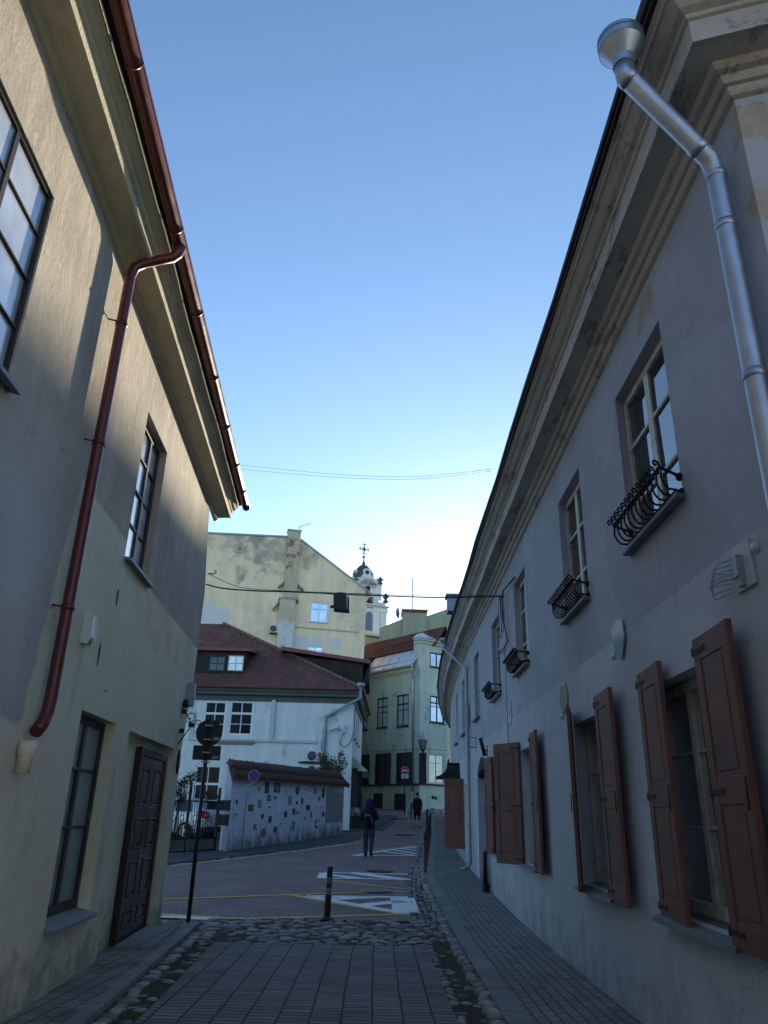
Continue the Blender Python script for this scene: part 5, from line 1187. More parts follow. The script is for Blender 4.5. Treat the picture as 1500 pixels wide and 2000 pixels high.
mb.build('cornice', MT['tower_shadow'], CT)
def arch(mb, c, fx, fy, w_, h, m=0):
    pts = [c - fx * w_, c + fx * w_] + [c + Zv * (h - w_) + fx * (w_ * math.cos(math.radians(a))) + Zv * (w_ * math.sin(math.radians(a))) for a in range(0, 181, 18)]
    mb.prism([p - fy * .06 for p in pts], fy * .5, m)
for fx, fy, dx in ((TX, TY, 3 * PX), (TY, -TX, 0)):
    sg = -1 if fy is TY else 1
    base = ctr - TY * (hwU * .86) if fy is TY else ctr - TX * (hwU * .86)
    mb = MB(); arch(mb, base + Zv * zt(1177) + fx * 0, fx, fy if fy is TY else TX, 5.2 * PX, 42 * PX); mb.build('belfry_opening', MT['black'], CT)
    base = ctr - TY * (hwL * .93) if fy is TY else ctr - TX * (hwL * .93)
    mb = MB(); arch(mb, base + Zv * zt(1231) - (fy if fy is TY else TX) * .2, fx, fy if fy is TY else TX, 6.2 * PX, 37 * PX); wd = mb.build('arched_window', MT['slate'], CT)
mb = MB()
for k in range(12): mb.obox(ctr - TY * (hwL * 1.0) + TX * ((-6 + k) * 1.1 * PX) + Zv * zt(1172.5), TX * .03, TY * .03, Zv * .55)
mb.obox(ctr - TY * (hwL * 1.0) + Zv * (zt(1172.5) + .55), TX * (7 * PX), TY * .06, Zv * .06); mb.build('balcony_railing', MT['iron'], CT)
mb = MB(); oct_ = math.radians(22.5) + rot
mb.lathe(ctr, [(23 * PX, zt(1136)), (24 * PX, zt(1133)), (21 * PX, zt(1129)), (20.5 * PX, zt(1122)), (19.5 * PX, zt(1113)), (16 * PX, zt(1104)), (9 * PX, zt(1097)), (4 * PX, zt(1094.5)), (2.6 * PX, zt(1093)), (4 * PX, zt(1091.5)), (2.2 * PX, zt(1089)), (1.0 * PX, zt(1084)), (.7 * PX, zt(1081))], 8, sm=False, ph=oct_); dmo = mb.build('dome', MT['dome'], CT)
for k in range(8):
    a = rot - math.pi / 2 + k * math.pi / 4
    if k % 2: continue
    f = V((math.cos(a), math.sin(a), 0)); r_ = V((-f.y, f.x, 0)); b = ctr + f * (19.6 * PX); w_ = 11 * PX
    pts = [(-w_, zt(1124)), (w_, zt(1124)), (w_ * .95, zt(1121)), (w_ * .72, zt(1118)), (w_ * .72, zt(1110))] + [(w_ * .72 * math.cos(math.radians(q)), zt(1110) + 4 * PX * math.sin(math.radians(q))) for q in range(20, 180, 20)] + [(-w_ * .72, zt(1110)), (-w_ * .72, zt(1118)), (-w_ * .95, zt(1121))]
    mb = MB(); mb.prism([b + r_ * x + Zv * z for x, z in pts], -f * 1.2); mb.obox(b + f * .2 + Zv * zt(1124.5), r_ * (w_ * 1.12), f * .5, Zv * .25); lu = mb.build('lucarne', MT['tower'], dmo)
    mb = MB(); mb.lathe(b + Zv * zt(1113.5), [(4.3 * PX, -.2), (4.3 * PX, .06)], 16, X=r_, Y=Zv, Z=f, sm=False); mb.build('round_window', MT['black'], lu)
mb = MB(); bc = cp(709.5, 1078.5); bc = V((ctr.x + (bc.x - cx) * .0, ctr.y, zt(1078.5))); mb.lathe(bc, [(3.4 * PX * math.sin(math.radians(q)) + .02, -3.4 * PX * math.cos(math.radians(q))) for q in range(0, 181, 20)], 14); bl = mb.build('ball', MT['gold'], CT)
mb = MB(); c0_, c1_ = bc + Zv * 3 * PX, bc + Zv * 30 * PX; mb.tube([c0_, c1_], .09, 5); cc = bc + Zv * 17 * PX; mb.tube([cc - TX * 11.5 * PX, cc + TX * 11.5 * PX], .09, 5)
for e, ax in ((c1_ - Zv * 2.2 * PX, TX), (cc - TX * 9 * PX, Zv), (cc + TX * 9 * PX, Zv), (c0_ + Zv * 5.5 * PX, TX)):
    mb.tube([e - ax * 3 * PX, e + ax * 3 * PX], .08, 5)
    for k in (-1, 1): mb.lathe(e + ax * 3 * PX * k, [(.02, -.12), (.13, 0), (.02, .12)], 6)
for k in range(16): a = k * math.pi / 8; dd = TX * math.cos(a) + Zv * math.sin(a); mb.tube([cc, cc + dd * 6.5 * PX], .035, 4)
mb.lathe(cc, [(.02, -.25), (.28, 0), (.02, .25)], 8); mb.build('cross', MT['iron'], bl)
def urn(c, h):
    mb = MB(); mb.lathe(c, [(.5, 0), (.55, .3), (.3, .5), (.25, h * .3), (.55, h * .5), (.62, h * .58), (.3, h * .68), (.28, h * .74), (.36, h * .78), (.08, h * .9), (.02, h)], 10)
    for k in (-1, 1): mb.tube([c + TX * .5 * k + Zv * h * .56, c + TX * .95 * k + Zv * h * .66, c + TX * .45 * k + Zv * h * .7], .06, 4)
    mb.build('urn', MT['dome'], CT)
for sx in (-1, 1):
    for sy in (-1, 1): urn(ctr + TX * (hwU * .92 * sx) + TY * (hwU * .92 * sy) + Zv * zt(1136), 18 * PX); urn(ctr + TX * (hwL * .95 * sx) + TY * (hwL * .95 * sy) + Zv * zt(1173), 22 * PX)

# ------------------------------------------------------------------ blue garden wall with plaques
BP = BW.px
GWALL = thing('garden_wall', 'pale blue rendered garden wall with a clay tile coping and many small plaques', 'wall', BW.P(0, 0, gz(26.5)))
sE = BW.S[-1]; zl0 = BP(460, 1518)[1]; zl1 = BP(668, 1533)[1]
ztop_ = lambda s: zl0 + (zl1 - zl0) * max(0, s) / sE
wdt = .58
mb = MB()
P = BW.P
def wl(s, d, z): return P(s, d, z)
ring = []
nseg = 12
for k in range(nseg + 1):
    s = sE * k / nseg; ring.append([P(s, 0, 0), P(s, 0, ztop_(s)), P(s, -.46, ztop_(s) + .42), P(s, -wdt, ztop_(s) + .44), P(s, -wdt, 0)])
for A, B in zip(ring, ring[1:]):
    for k in range(4): mb.face([A[k], B[k], B[k + 1], A[k + 1]])
mb.face(ring[0], 1); mb.face(ring[-1])
mb.build('wall', [MT['blue'], plaster('pale pillar paint', (.47, .50, .58), .06, .08, .2).m], GWALL)
mb = MB(); U = BW.T(3); prof = [(.2, -.10), (.2, -.045), (-.44, .53), (-.52, .56), (-.75, .52), (-.75, .46), (-.5, .46)]
nr = 40; rows = []
for k in range(nr + 1):
    s = -.08 + (sE + .22) * k / nr; j = .025 * math.sin(k * 1.7) + random.uniform(-.018, .018); rows.append([P(s, d, ztop_(s) + z + j * (1 if d > -.4 else .6)) for d, z in prof])
sl = math.hypot(.64, .575)
for A, B, k in zip(rows, rows[1:], range(nr)):
    u0, u1 = (sE + .22) * k / nr, (sE + .22) * (k + 1) / nr
    uvs = [(-.06, 0), (0, sl), (sl, sl + .1), (sl + .1, sl + .3), (sl + .3, sl + .4), (sl + .4, sl + .6)]
    for i in range(6): mb.face([A[i], B[i], B[i + 1], A[i + 1]], 0, [(u0, uvs[i][0]), (u1, uvs[i][0]), (u1, uvs[i][1]), (u0, uvs[i][1])])
mb.face(rows[0]); mb.face(rows[-1])
n_t = 56
for k in range(n_t):                              # rounded tiles of the coping
    s = -.05 + (sE + .16) * (k + .5) / n_t; j = random.uniform(-.012, .012)
    for f0, f1, lift in ((0.0, .52, .035), (.46, 1.02, .05)):
        a0 = P(s, .22 - .64 * f0, ztop_(s) - .05 + .575 * f0 + lift + j); a1 = P(s, .22 - .64 * f1, ztop_(s) - .05 + .575 * f1 + lift * .6 + j)
        mb.tube([a0, a1], [.065, .055], 7)
mb.build('tile_coping', MT['tile_old'], GWALL)
cols = dict(white=(.82, .82, .82), slate=(.07, .07, .075), dgreen=(.035, .06, .05), pgreen=(.20, .30, .24), beige=(.36, .33, .27), grey=(.24, .25, .25), black=(.02, .02, .024), brown=(.14, .085, .065), rust=(.22, .09, .045), olive=(.10, .095, .06), ochre=(.32, .28, .17), lblue=(.62, .68, .74), wood=(.27, .27, .25))
for k, c in cols.items(): MT['q_' + k] = simple('plaque ' + k, c, .5, 0, .4, .25, 20)
def bq(X, Y): return BP(430 + X / 5.769, 1480 + Y / 5.769)
def frame_map(s, z): return lambda x, y: BW.P(s + x, 0, z + y)
PL = [
 (430, 352, 65, 60, 'r', 'white', 'white square tile near the top left of the plaques, beside the no stopping sign', 'frame:beige'),
 (527, 330, 52, 135, 'r', 'slate', 'tall dark slate plaque right of the white square tile', 'rough'),
 (640, 338, 68, 100, 'r', 'dgreen', 'dark rectangular plaque with a large pale green oval', 'oval:pgreen'),
 (742, 382, 30, 62, 'r', 'lblue', 'narrow pale plaque with a faint standing figure', 'fig:beige'),
 (868, 376, 45, 80, 's', 'dgreen', 'dark green shield shaped plaque below the tile coping', 'dots:pgreen'),
 (952, 352, 30, 60, 'r', 'white', 'narrow white plaque with a black upright figure', 'fig:black'),
 (1020, 415, 45, 60, 'r', 'lblue', 'pale square tile crossed by a raised white cross line', 'cross:white'),
 (1070, 378, 28, 60, 'r', 'grey', 'plain grey green plaque between pale crossed tile and black strip', ''),
 (1160, 398, 30, 95, 'r', 'black', 'tall black strip plaque beside the three bare boards', 'fig:olive'),
 (550, 452, 40, 62, 'r', 'slate', 'dark framed plaque with a pale grey middle, under the tall slate', 'frame:grey'),
 (618, 452, 22, 35, 'r', 'brown', 'tiny brown plaque below the pale green oval', ''),
 (783, 480, 38, 92, 'r', 'grey', 'tall plain grey plaque left of the tiny black one', 'rough'),
 (860, 508, 14, 36, 'r', 'black', 'tiny upright black plaque under the green shield', ''),
 (922, 484, 24, 58, 'r', 'slate', 'small dark slate plaque under the narrow white one', ''),
 (1114, 458, 22, 42, 'r', 'brown', 'small red brown plaque left of the tall black strip', 'dots:white'),
 (445, 515, 42, 85, 'r', 'ochre', 'cream plaque with a rounded relief above the orange square', 'fig:beige'),
 (343, 562, 58, 68, 'r', 'rust', 'orange brown square plaque right beside the sign pole', 'frame:rust'),
 (545, 552, 52, 42, 'r', 'white', 'white landscape plaque with a black animal like shape', 'blob:black'),
 (660, 562, 42, 95, 'r', 'white', 'tall blank white plaque in the middle of the wall', ''),
 (988, 562, 38, 52, 'r', 'black', 'plain black nearly square plaque right of centre', ''),
 (1066, 548, 28, 78, 'o', 'white', 'upright white oval plaque with black spots', 'dots:black'),
 (1140, 548, 30, 38, 'o', 'white', 'small round white plaque with one dark mark, by the boards', 'blob:black'),
 (474, 660, 32, 56, 'o', 'olive', 'upright dark olive oval plaque left of centre', 'frame:slate'),
 (560, 692, 38, 65, 'r', 'slate', 'dark grey plaque under the white animal plaque', 'frame:brown'),
 (736, 636, 32, 62, 'r', 'black', 'black plaque with a small pale mark, lower middle', 'dots:grey'),
 (830, 603, 42, 62, 'r', 'grey', 'grey plaque with its left third black', 'half:black'),
 (872, 620, 30, 28, 'r', 'grey', 'small square grey plaque touching the half black plaque', ''),
 (1022, 640, 22, 80, 'r', 'beige', 'thin pinkish beige figure plaque under the black square', 'fig:brown'),
 (1158, 634, 24, 50, 'r', 'olive', 'small dark olive plaque at the left edge of the boards', 'frame:slate'),
 (952, 684, 22, 38, 'r', 'grey', 'small grey plaque between two white dots', 'dots:white'),
 (1088, 745, 40, 80, 'r', 'black', 'black framed plaque with a white oval, lower right', 'oval:white'),
 (393, 775, 32, 50, 'r', 'black', 'small black plaque with a white square, lower left by the pole', 'blob:white'),
 (486, 845, 62, 105, 'o', 'ochre', 'large ochre oval ring plaque lowest on the wall', 'rings:olive'),
 (618, 810, 38, 65, 'r', 'brown', 'reddish brown plaque low on the wall right of the ochre oval', 'frame:brown'),
 (680, 752, 24, 28, 'o', 'lblue', 'tiny pale cup shaped plaque with a dark blue top', 'half:slate'),
 (822, 765, 38, 106, 'r', 'grey', 'tall grey green plaque low in the middle of the wall', 'rough'),
 (316, 405, 30, 95, 'r', 'lblue', 'tall pale notice plaque directly behind the sign pole', 'dots:beige')]
for X, Y, w_, h_, shp, colr, lab, deco in PL:
    s0, z0 = bq(X - w_ / 2, Y + h_ / 2); s1, z1 = bq(X + w_ / 2, Y - h_ / 2); s, z = (s0 + s1) / 2, (z0 + z1) / 2; W_, H_ = (s1 - s0), (z1 - z0)
    T, N = BW.T(s), BW.N(s); c = BW.P(s, 0, z); th = .022
    def shape(kx, ky, kind, d0, d1, m, ox=0, oy=0):
        if kind == 'r': pts = [(-1, -1), (1, -1), (1, 1), (-1, 1)]
        elif kind == 'o': pts = [(math.cos(a), math.sin(a)) for a in [k * math.pi / 10 for k in range(20)]]
        elif kind == 's': pts = [(0, -1), (.55, -.8), (.95, -.1), (1, 1), (-1, 1), (-.9, -.2), (-.5, -.8)]
        mb.prism([c + T * ((x * kx + ox) * W_ / 2) + Zv * ((y * ky + oy) * H_ / 2) + N * d0 for x, y in pts], N * (d1 - d0), m)
    mb = MB(); shape(1, 1, shp, .0, th, 0); k, _, dc = deco.partition(':'); mats = [MT['q_' + colr]]
    if dc: mats.append(MT['q_' + dc])
    if k == 'frame': shape(.68, .74, shp, th, th + .006, 1)
    elif k == 'oval': shape(.72, .82, 'o', th, th + .008, 1)
    elif k == 'fig': shape(.28, .5, 'o', th, th + .012, 1, 0, -.2); shape(.2, .14, 'o', th, th + .012, 1, 0, .48)
    elif k == 'dots':
        for ox, oy in ((-.3, .35), (.25, -.05), (-.1, -.5)): shape(.24, .14, 'o', th, th + .008, 1, ox, oy)
    elif k == 'cross': shape(.12, .95, 'r', th, th + .006, 1); shape(.9, .08, 'r', th, th + .005, 1)
    elif k == 'blob': shape(.5, .42, 'o', th, th + .008, 1, .1, -.15); shape(.22, .25, 'o', th, th + .009, 1, .5, .2)
    elif k == 'half': shape(.34, .98, 'r', th, th + .006, 1, -.64, 0) if shp == 'r' else shape(.95, .3, 'r', th, th + .006, 1, 0, .6)
    elif k == 'rings': shape(.74, .76, 'o', th, th + .006, 1); shape(.6, .62, 'o', th + .006, th + .01, 0); shape(.3, .34, 'o', th + .01, th + .014, 1)
    tag(mb.build('plaque', mats, base=c, bevel=.004), lab, 'plaque', 'small art plaques on the blue garden wall')
s0, z0 = bq(1180, 720); s1, z1 = bq(1385, 388); c = BW.P((s0 + s1) / 2, 0, (z0 + z1) / 2)
bp = thing('board_panel', 'three bare grey boards fixed side by side at the right end of the blue wall', 'boards', c)
for k in range(3): a = s0 + (s1 - s0) * k / 3 + .01; b = s0 + (s1 - s0) * (k + 1) / 3 - .01; mb = MB(); mb.fbox(BW, a, b, 0, .035 - .004 * k, z0 + .01 * k, z1 + .03 * (1 - k)); mb.build('board', MT['q_wood'], bp, bevel=.004)
s, z = bq(163, 555); mb = MB(); c = BW.P(s, 0, z); T, N = BW.T(s), BW.N(s); mb.obox(c + N * .03, T * .085, N * .03, Zv * .27); ic = tag(mb.build('intercom', MT['blue'], base=c, bevel=.01), 'slim blue intercom box on the blue wall beside its pale end pillar', 'intercom'); mb = MB(); mb.obox(c + N * .066 + Zv * .16, T * .05, N * .006, Zv * .07); mb.obox(c + N * .064 - Zv * .22, T * .07, N * .005, Zv * .02); mb.build('keypad', MT['black'], ic)
EF = Curve([(-5.42, 26.65), (-4.87, 26.46)], side=-1)
for (x0, y0, x1, y1), lab in (((430, 1562, 446, 1583.5), 'upper black mailbox on the pale end pillar of the blue wall'), ((427, 1590, 443, 1612.5), 'lower black mailbox on the pale end pillar of the blue wall')):
    a, zt_ = EF.px(x0, y0, .1); b, zb_ = EF.px(x1, y1, .1); c = EF.P((a + b) / 2, 0, zb_); mb = MB(); mb.fbox(EF, a, b, 0, .12, zb_, zt_ - .06); bx_ = tag(mb.build('mailbox', MT['black'], base=c, bevel=.008), lab, 'mailbox', 'mailboxes on the pillar')
    mb = MB(); P_ = EF.P; mb.hexa([P_(a - .01, 0, zt_ - .058), P_(b + .01, 0, zt_ - .058), P_(b + .01, .14, zt_ - .075), P_(a - .01, .14, zt_ - .075), P_(a - .01, 0, zt_), P_(b + .01, 0, zt_), P_(b + .01, .14, zt_ - .045), P_(a - .01, .14, zt_ - .045)]); mb.build('lid', MT['black'], bx_)
# ------------------------------------------------------------------ iron gate
GT = Curve([(-7.05, 22.9), (-5.30, 26.84)], side=-1)
GG = thing('iron_gate', 'black wrought iron gate with scrolls between the left house and the blue wall', 'gate', GT.P(2, 0, gz(25)))
LG = GT.S[-1]; zg0 = gz(25) + .06; zr1 = GT.px(400, 1637)[1]; zr2 = GT.px(415, 1566)[1]
P = GT.P; N, T = GT.N(1), GT.T(1)
mb = MB()
for z in (zg0 + .05, zr1, zr2): mb.fbox(GT, 0, LG, -.018, .018, z - .02, z + .02)
gf = mb.build('rail', MT['iron'], GG)
sM = GT.px(366, 1600)[0]
for s in (.03, sM, LG - .03): mb = MB(); mb.fbox(GT, s - .035, s + .035, -.035, .035, zg0, zr2 + (.45 if s != sM else .55)); mb.build('gate_post', MT['iron'], GG)
k = .14
while k < LG - .06:
    if abs(k - sM) > .08:
        hz = zr2 + .12 + .28 * max(0, 1 - abs(k - sM) / 1.3)
        mb = MB(); mb.tube([P(k, 0, zg0), P(k, 0, hz)], .011, 5); mb.lathe(P(k, 0, hz), [(.011, 0), (.026, .03), (.006, .12)], 6); mb.build('bar', MT['iron'], GG)
        mb = MB(); mb.tube([P(k + .065, 0, zg0), P(k + .065, 0, zr1)], .008, 5); mb.build('lower_bar', MT['iron'], GG)
    k += .13
for sc in (sM - .75, sM - .3, sM + .3, sM + .75, sM + 1.1):
    if .2 < sc < LG - .2:
        for zc, r in ((zr2 + .14, .17), ((zr1 + zr2) / 2, .2), (zr1 + .16, .15)):
            sg = 1 if sc < sM else -1; c = P(sc, .02, zc)
            mb = MB(); mb.tube(spiral(c, T * sg, Zv, r, .03, math.pi * 1.5, -math.pi * .9, 22), .011, 5); mb.build('scroll', MT['iron'], GG)

# ------------------------------------------------------------------ parked car in the yard
ca_ = math.radians(24); cf = V((-math.cos(ca_), math.sin(ca_), 0)); cl = V((-math.sin(ca_), -math.cos(ca_), 0))
lr = at_y(396, 1600, 32.6); O = V((lr.x, lr.y, .60)) - cl * .86
CAR = thing('parked_car', 'silver white estate car parked behind the iron gate, red rear light showing', 'car', O)
def K(x, y, z): return O + cf * x + cl * y + Zv * z
st = [(-.03, [(.60, .36), (.74, .50), (.77, .70), (.74, .90), (.66, .96), (.4, .98), (0, .98)]),
      (.10, [(.78, .26), (.86, .48), (.87, .74), (.84, 1.00), (.75, 1.10), (.5, 1.13), (0, 1.14)]),
      (.48, [(.80, .24), (.88, .48), (.89, .76), (.86, 1.03), (.70, 1.44), (.58, 1.52), (0, 1.56)]),
      (1.5, [(.80, .24), (.88, .48), (.895, .76), (.865, 1.02), (.70, 1.48), (.58, 1.57), (0, 1.61)]),
      (2.6, [(.80, .24), (.88, .48), (.895, .76), (.865, 1.00), (.70, 1.44), (.58, 1.53), (0, 1.57)]),
      (3.3, [(.80, .24), (.88, .48), (.89, .74), (.85, .97), (.76, 1.04), (.6, 1.08), (0, 1.10)]),
      (4.0, [(.78, .26), (.85, .45), (.86, .66), (.80, .84), (.7, .90), (.5, .93), (0, .94)]),
      (4.35, [(.55, .36), (.68, .45), (.7, .58), (.64, .70), (.55, .74), (.4, .76), (0, .77)])]
MT['car'] = simple('silver white car paint', (.52, .54, .56), .28, .25, .5, .04, 2)
MT['tyre'] = simple('tyre rubber', (.015, .015, .016), .8); MT['rim'] = simple('alloy rim', (.45, .46, .48), .3, .8, .5, .05)
MT['tail'] = simple('red rear light', (.45, .012, .02), .15, 0, .6, .05)
mb = MB(); R_ = []
for x, pr in st: R_.append([mb.vert(K(x, y, z)) for y, z in pr] + [mb.vert(K(x, -y, z)) for y, z in pr[-2::-1]])
for A, B in zip(R_, R_[1:]):
    for k in range(len(A) - 1): mb.idx([A[k], A[k + 1], B[k + 1], B[k]], 0, None, True)
mb.idx(R_[0]); mb.idx(R_[-1][::-1]); bd = mb.build('body', MT['car'], CAR)
sb_ = bd.modifiers.new('sub', 'SUBSURF'); sb_.levels = 2; sb_.render_levels = 2
for sg in (1, -1):
    for xa, xb in ((.62, 1.42), (1.50, 2.3), (2.36, 2.75)):
        mb = MB(); pts = []
        for x, lo in ((xa, 1), (xb, 1), (xb - (.0 if xb < 2.7 else .25), 0), (xa + (.12 if xa < 1 else 0), 0)): pts.append(K(x, sg * ((.872 if lo else .742)), 1.05 if lo else 1.42))
        mb.prism(pts, cl * sg * .012); mb.build('side_window', MT['glass'], CAR)
    mb = MB(); mb.prism([K(-.05, sg * .50, .80), K(-.05, sg * .80, .80), K(.22, sg * .915, .80), K(.34, sg * .905, 1.04), K(.10, sg * .86, 1.08), K(.0, sg * .50, 1.06)], cl * sg * .03 - cf * .05); mb.build('tail_light', MT['tail'], CAR)
    for xw in (.85, 3.4):
        c = K(xw, sg * .80, .32); mb = MB(); mb.lathe(c, [(.2, -.1), (.32, -.1), (.335, -.06), (.335, .06), (.32, .1), (.22, .105)], 24, X=cf, Y=Zv, Z=cl * sg); wh = mb.build('wheel', MT['tyre'], CAR)
        mb = MB(); mb.lathe(c, [(.215, .08), (.215, .108), (.19, .11), (.18, .085), (.04, .08)], 24, X=cf, Y=Zv, Z=cl * sg)
        for k in range(5):
            a = k * 1.2566; dd = cf * math.cos(a) + Zv * math.sin(a); ee = cf * -math.sin(a) + Zv * math.cos(a); mb.obox(c + dd * .11 + cl * sg * .098, dd * .09, ee * .024, cl * .012)
        mb.build('rim', MT['rim'], wh)
        mb = MB(); mb.lathe(c - cl * sg * .02, [(.39, .0), (.40, .085), (.36, .09)], 24, X=cf, Y=Zv, Z=cl * sg); mb.build('wheel_arch', MT['black'], CAR)
mb = MB(); mb.prism([K(.12, .62, 1.12), K(.12, -.62, 1.12), K(.40, -.55, 1.46), K(.40, .55, 1.46)], (-cf * .6 + Zv * .4) * .05); mb.build('rear_window', MT['glass'], CAR)
mb = MB(); mb.prism([K(3.2, .66, 1.10), K(3.2, -.66, 1.10), K(2.7, -.56, 1.5), K(2.7, .56, 1.5)], (cf * .6 + Zv * .5) * .04); mb.build('windscreen', MT['glass'], CAR)
mb = MB(); mb.prism([K(-.05, .74, .26), K(-.05, .74, .46), K(.2, .885, .46), K(.2, .85, .24)], -cl * .03); mb.obox(K(-.0, 0, .38), cl * .7, cf * .06, Zv * .1); mb.build('bumper', MT['black'], CAR)
mb = MB(); mb.obox(K(-.045, 0, .72), cl * .26, cf * .01, Zv * .055); mb.build('number_plate', MT['white_plastic'], CAR)

# ------------------------------------------------------------------ signs, posts
c = gpt(367, 1806); top = at_y(409, 1402, c.y)
SP = thing('sign_post', 'black signpost at the left kerb with the backs of a round and a rectangular sign', 'sign', c)
mb = MB(); mb.tube([c - Zv * .1, V((c.x, c.y, top.z))], .034, 14); mb.build('pole', MT['black'], SP)
k = (at_y(411, 1430, c.y) - at_y(410, 1430, c.y)).length
MT['signback'] = simple('dark grey sign back', (.030, .034, .038), .5, .4, .4, .2, 6); MT['sticker'] = simple('grey sticker', (.25, .26, .27), .5)
zc = at_y(411, 1431, c.y).z; d = V((c.x, c.y + .045, zc)); Zs = V((.12, -1, 0)).normalized(); Xs = V((1, .12, 0)).normalized(); r = 25.5 * k
mb = MB(); mb.lathe(d, [(r * .97, -.012), (r, -.006), (r, .006), (r * .97, .01), (r * .95, .0)], 36, X=Xs, Y=Zv, Z=Zs, sm=False); sg_ = mb.build('round_sign', MT['signback'], SP)
mb = MB(); mb.obox(d + Xs * r * .58 - Zv * r * .42 + Zs * .008, Xs * r * .24, Zs * .003, Zv * r * .12); mb.build('sticker', MT['sticker'], sg_)
zc2 = at_y(407, 1470, c.y).z; e = V((c.x - .005, c.y + .045, zc2)); mb = MB(); mb.obox(e, Xs * 26.5 * k, Zs * .008, Zv * 13.5 * k); s2 = mb.build('rectangular_sign', MT['signback'], SP, bevel=.02)
mb = MB(); mb.obox(e + Xs * 17 * k - Zv * 8 * k + Zs * .012, Xs * 6 * k, Zs * .003, Zv * 3 * k); mb.build('sticker', MT['sticker'], s2)
for z in (zc + r * .52, zc - r * .52, zc2, zc2 - 17 * k): mb = MB(); mb.obox(V((c.x, c.y, z)), Xs * .065, Zs * .045, Zv * .014); mb.build('clamp', MT['dull_zinc'], SP)
# no stopping sign
c = gpt(471, 1667); Yq = c.y
NS = thing('no_stopping_sign', 'round blue no stopping sign with red cross on a bent pole by the blue wall', 'sign', c)
a, b, e = at_y(482, 1534, Yq), at_y(492, 1532, Yq), at_y(496, 1527, Yq)
mb = MB(); mb.tube([c, V((c.x, Yq, a.z)), V((b.x, Yq, b.z)), V((e.x, Yq, e.z)), V((e.x, Yq, e.z + .35))], .028, 8); mb.build('pole', MT['dull_zinc'], NS)
MT['s_red'] = simple('sign red', (.42, .02, .025), .45, 0, .4, .05); MT['s_blue'] = simple('sign blue', (.02, .05, .36), .45, 0, .4, .05); MT['s_white'] = simple('sign white', (.68, .68, .68), .45, 0, .4, .04)
d = at_y(496, 1515.5, Yq); d.y -= .05; r = .185; Fn = V((.25, -1, 0)).normalized(); Fx = V((1, .25, 0)).normalized()
mb = MB(); mb.lathe(d, [(r, -.01), (r, .004), (r * .99, .006)], 32, 0, Fx, Zv, Fn, sm=False); mb.lathe(d, [(r * .95, .0062), (r * .94, .0075)], 32, 1, Fx, Zv, Fn, sm=False); mb.lathe(d, [(r * .80, .0076), (r * .79, .009)], 32, 2, Fx, Zv, Fn, sm=False)
for q in (1, -1):
    D = (Fx + Zv * q).normalized(); D2 = (Fx - Zv * q).normalized(); mb.obox(d + Fn * .0095, D * r * .84, D2 * r * .085, Fn * (.001 + .0003 * q), 1)
mb.build('sign_face', [MT['s_white'], MT['s_red'], MT['s_blue']], NS)
# no entry sign at the top of the street
c = gpt(790, 1589); Yq = c.y; NE = thing('no_entry_sign', 'red no entry sign with white plate on a dark post before the green house', 'sign', c)
tp = at_y(792, 1497, Yq); mb = MB(); mb.tube([c, V((c.x, Yq, tp.z))], .04, 8); mb.build('pole', MT['iron'], NE)
d = at_y(792, 1505, Yq); d.y -= .07; d.x = c.x; r = .27; mb = MB(); Fn, Fx = -Yv, Xv
mb.lathe(d, [(r, -.01), (r, .006)], 28, 0, Fx, Zv, Fn, sm=False); mb.lathe(d, [(r * .93, .0065), (r * .92, .008)], 28, 1, Fx, Zv, Fn, sm=False); mb.obox(d + Fn * .010, Fx * r * .68, Fn * .002, Zv * r * .15, 0); mb.build('sign_face', [MT['s_white'], MT['s_red']], NE)
d2 = at_y(792, 1516.5, Yq); d2.x = c.x; d2.y -= .07; mb = MB(); mb.obox(d2, Fx * .25, Fn * .008, Zv * .13); pl = mb.build('plate', MT['s_white'], NE)
for k in (-1, 0, 1): mb = MB(); mb.obox(d2 + Fn * .01 + Zv * .06 * k, Fx * (.17 - .03 * abs(k)), Fn * .002, Zv * .012); mb.build('text_line', MT['black'], pl)
# flexible bollard
c = gpt(638, 1797); tp = at_y(641, 1692, c.y); H_ = tp.z - c.z
BO = thing('bollard', 'black flexible plastic bollard with grey bands standing in the alley mouth', 'bollard', c)
mb = MB(); mb.lathe(c, [(.13, 0), (.13, .015), (.10, .035), (.065, .05), (.06, .08)], 20); mb.build('base', MT['black'], BO)
mb = MB(); Zb = V((.02, 0, 1)).normalized()
mb.lathe(c, [(.052, .06), (.056, .1), (.054, H_ * .42), (.051, H_ * .44), (.051, H_ - .03), (.045, H_)], 18, Z=Zb); po = mb.build('post', MT['black'], BO)
MT['band'] = simple('grey reflective band', (.16, .18, .19), .4, 0, .5, .1)
for a, b in ((.46, .60), (.68, .80)): mb = MB(); mb.lathe(c, [(.0525, H_ * a), (.0535, H_ * a + .005), (.0535, H_ * b - .005), (.0525, H_ * b)], 18, Z=Zb); mb.build('band', MT['band'], po)
for k in range(5): mb = MB(); z = .12 + k * .06; mb.tube([c + V((.057 * math.cos(a), .057 * math.sin(a), z + .03 * math.sin(a / 2))) + V((.02 * z, 0, 0)) for a in [i * math.pi / 8 for i in range(17)]], .006, 5); mb.build('ridge', MT['black'], po)
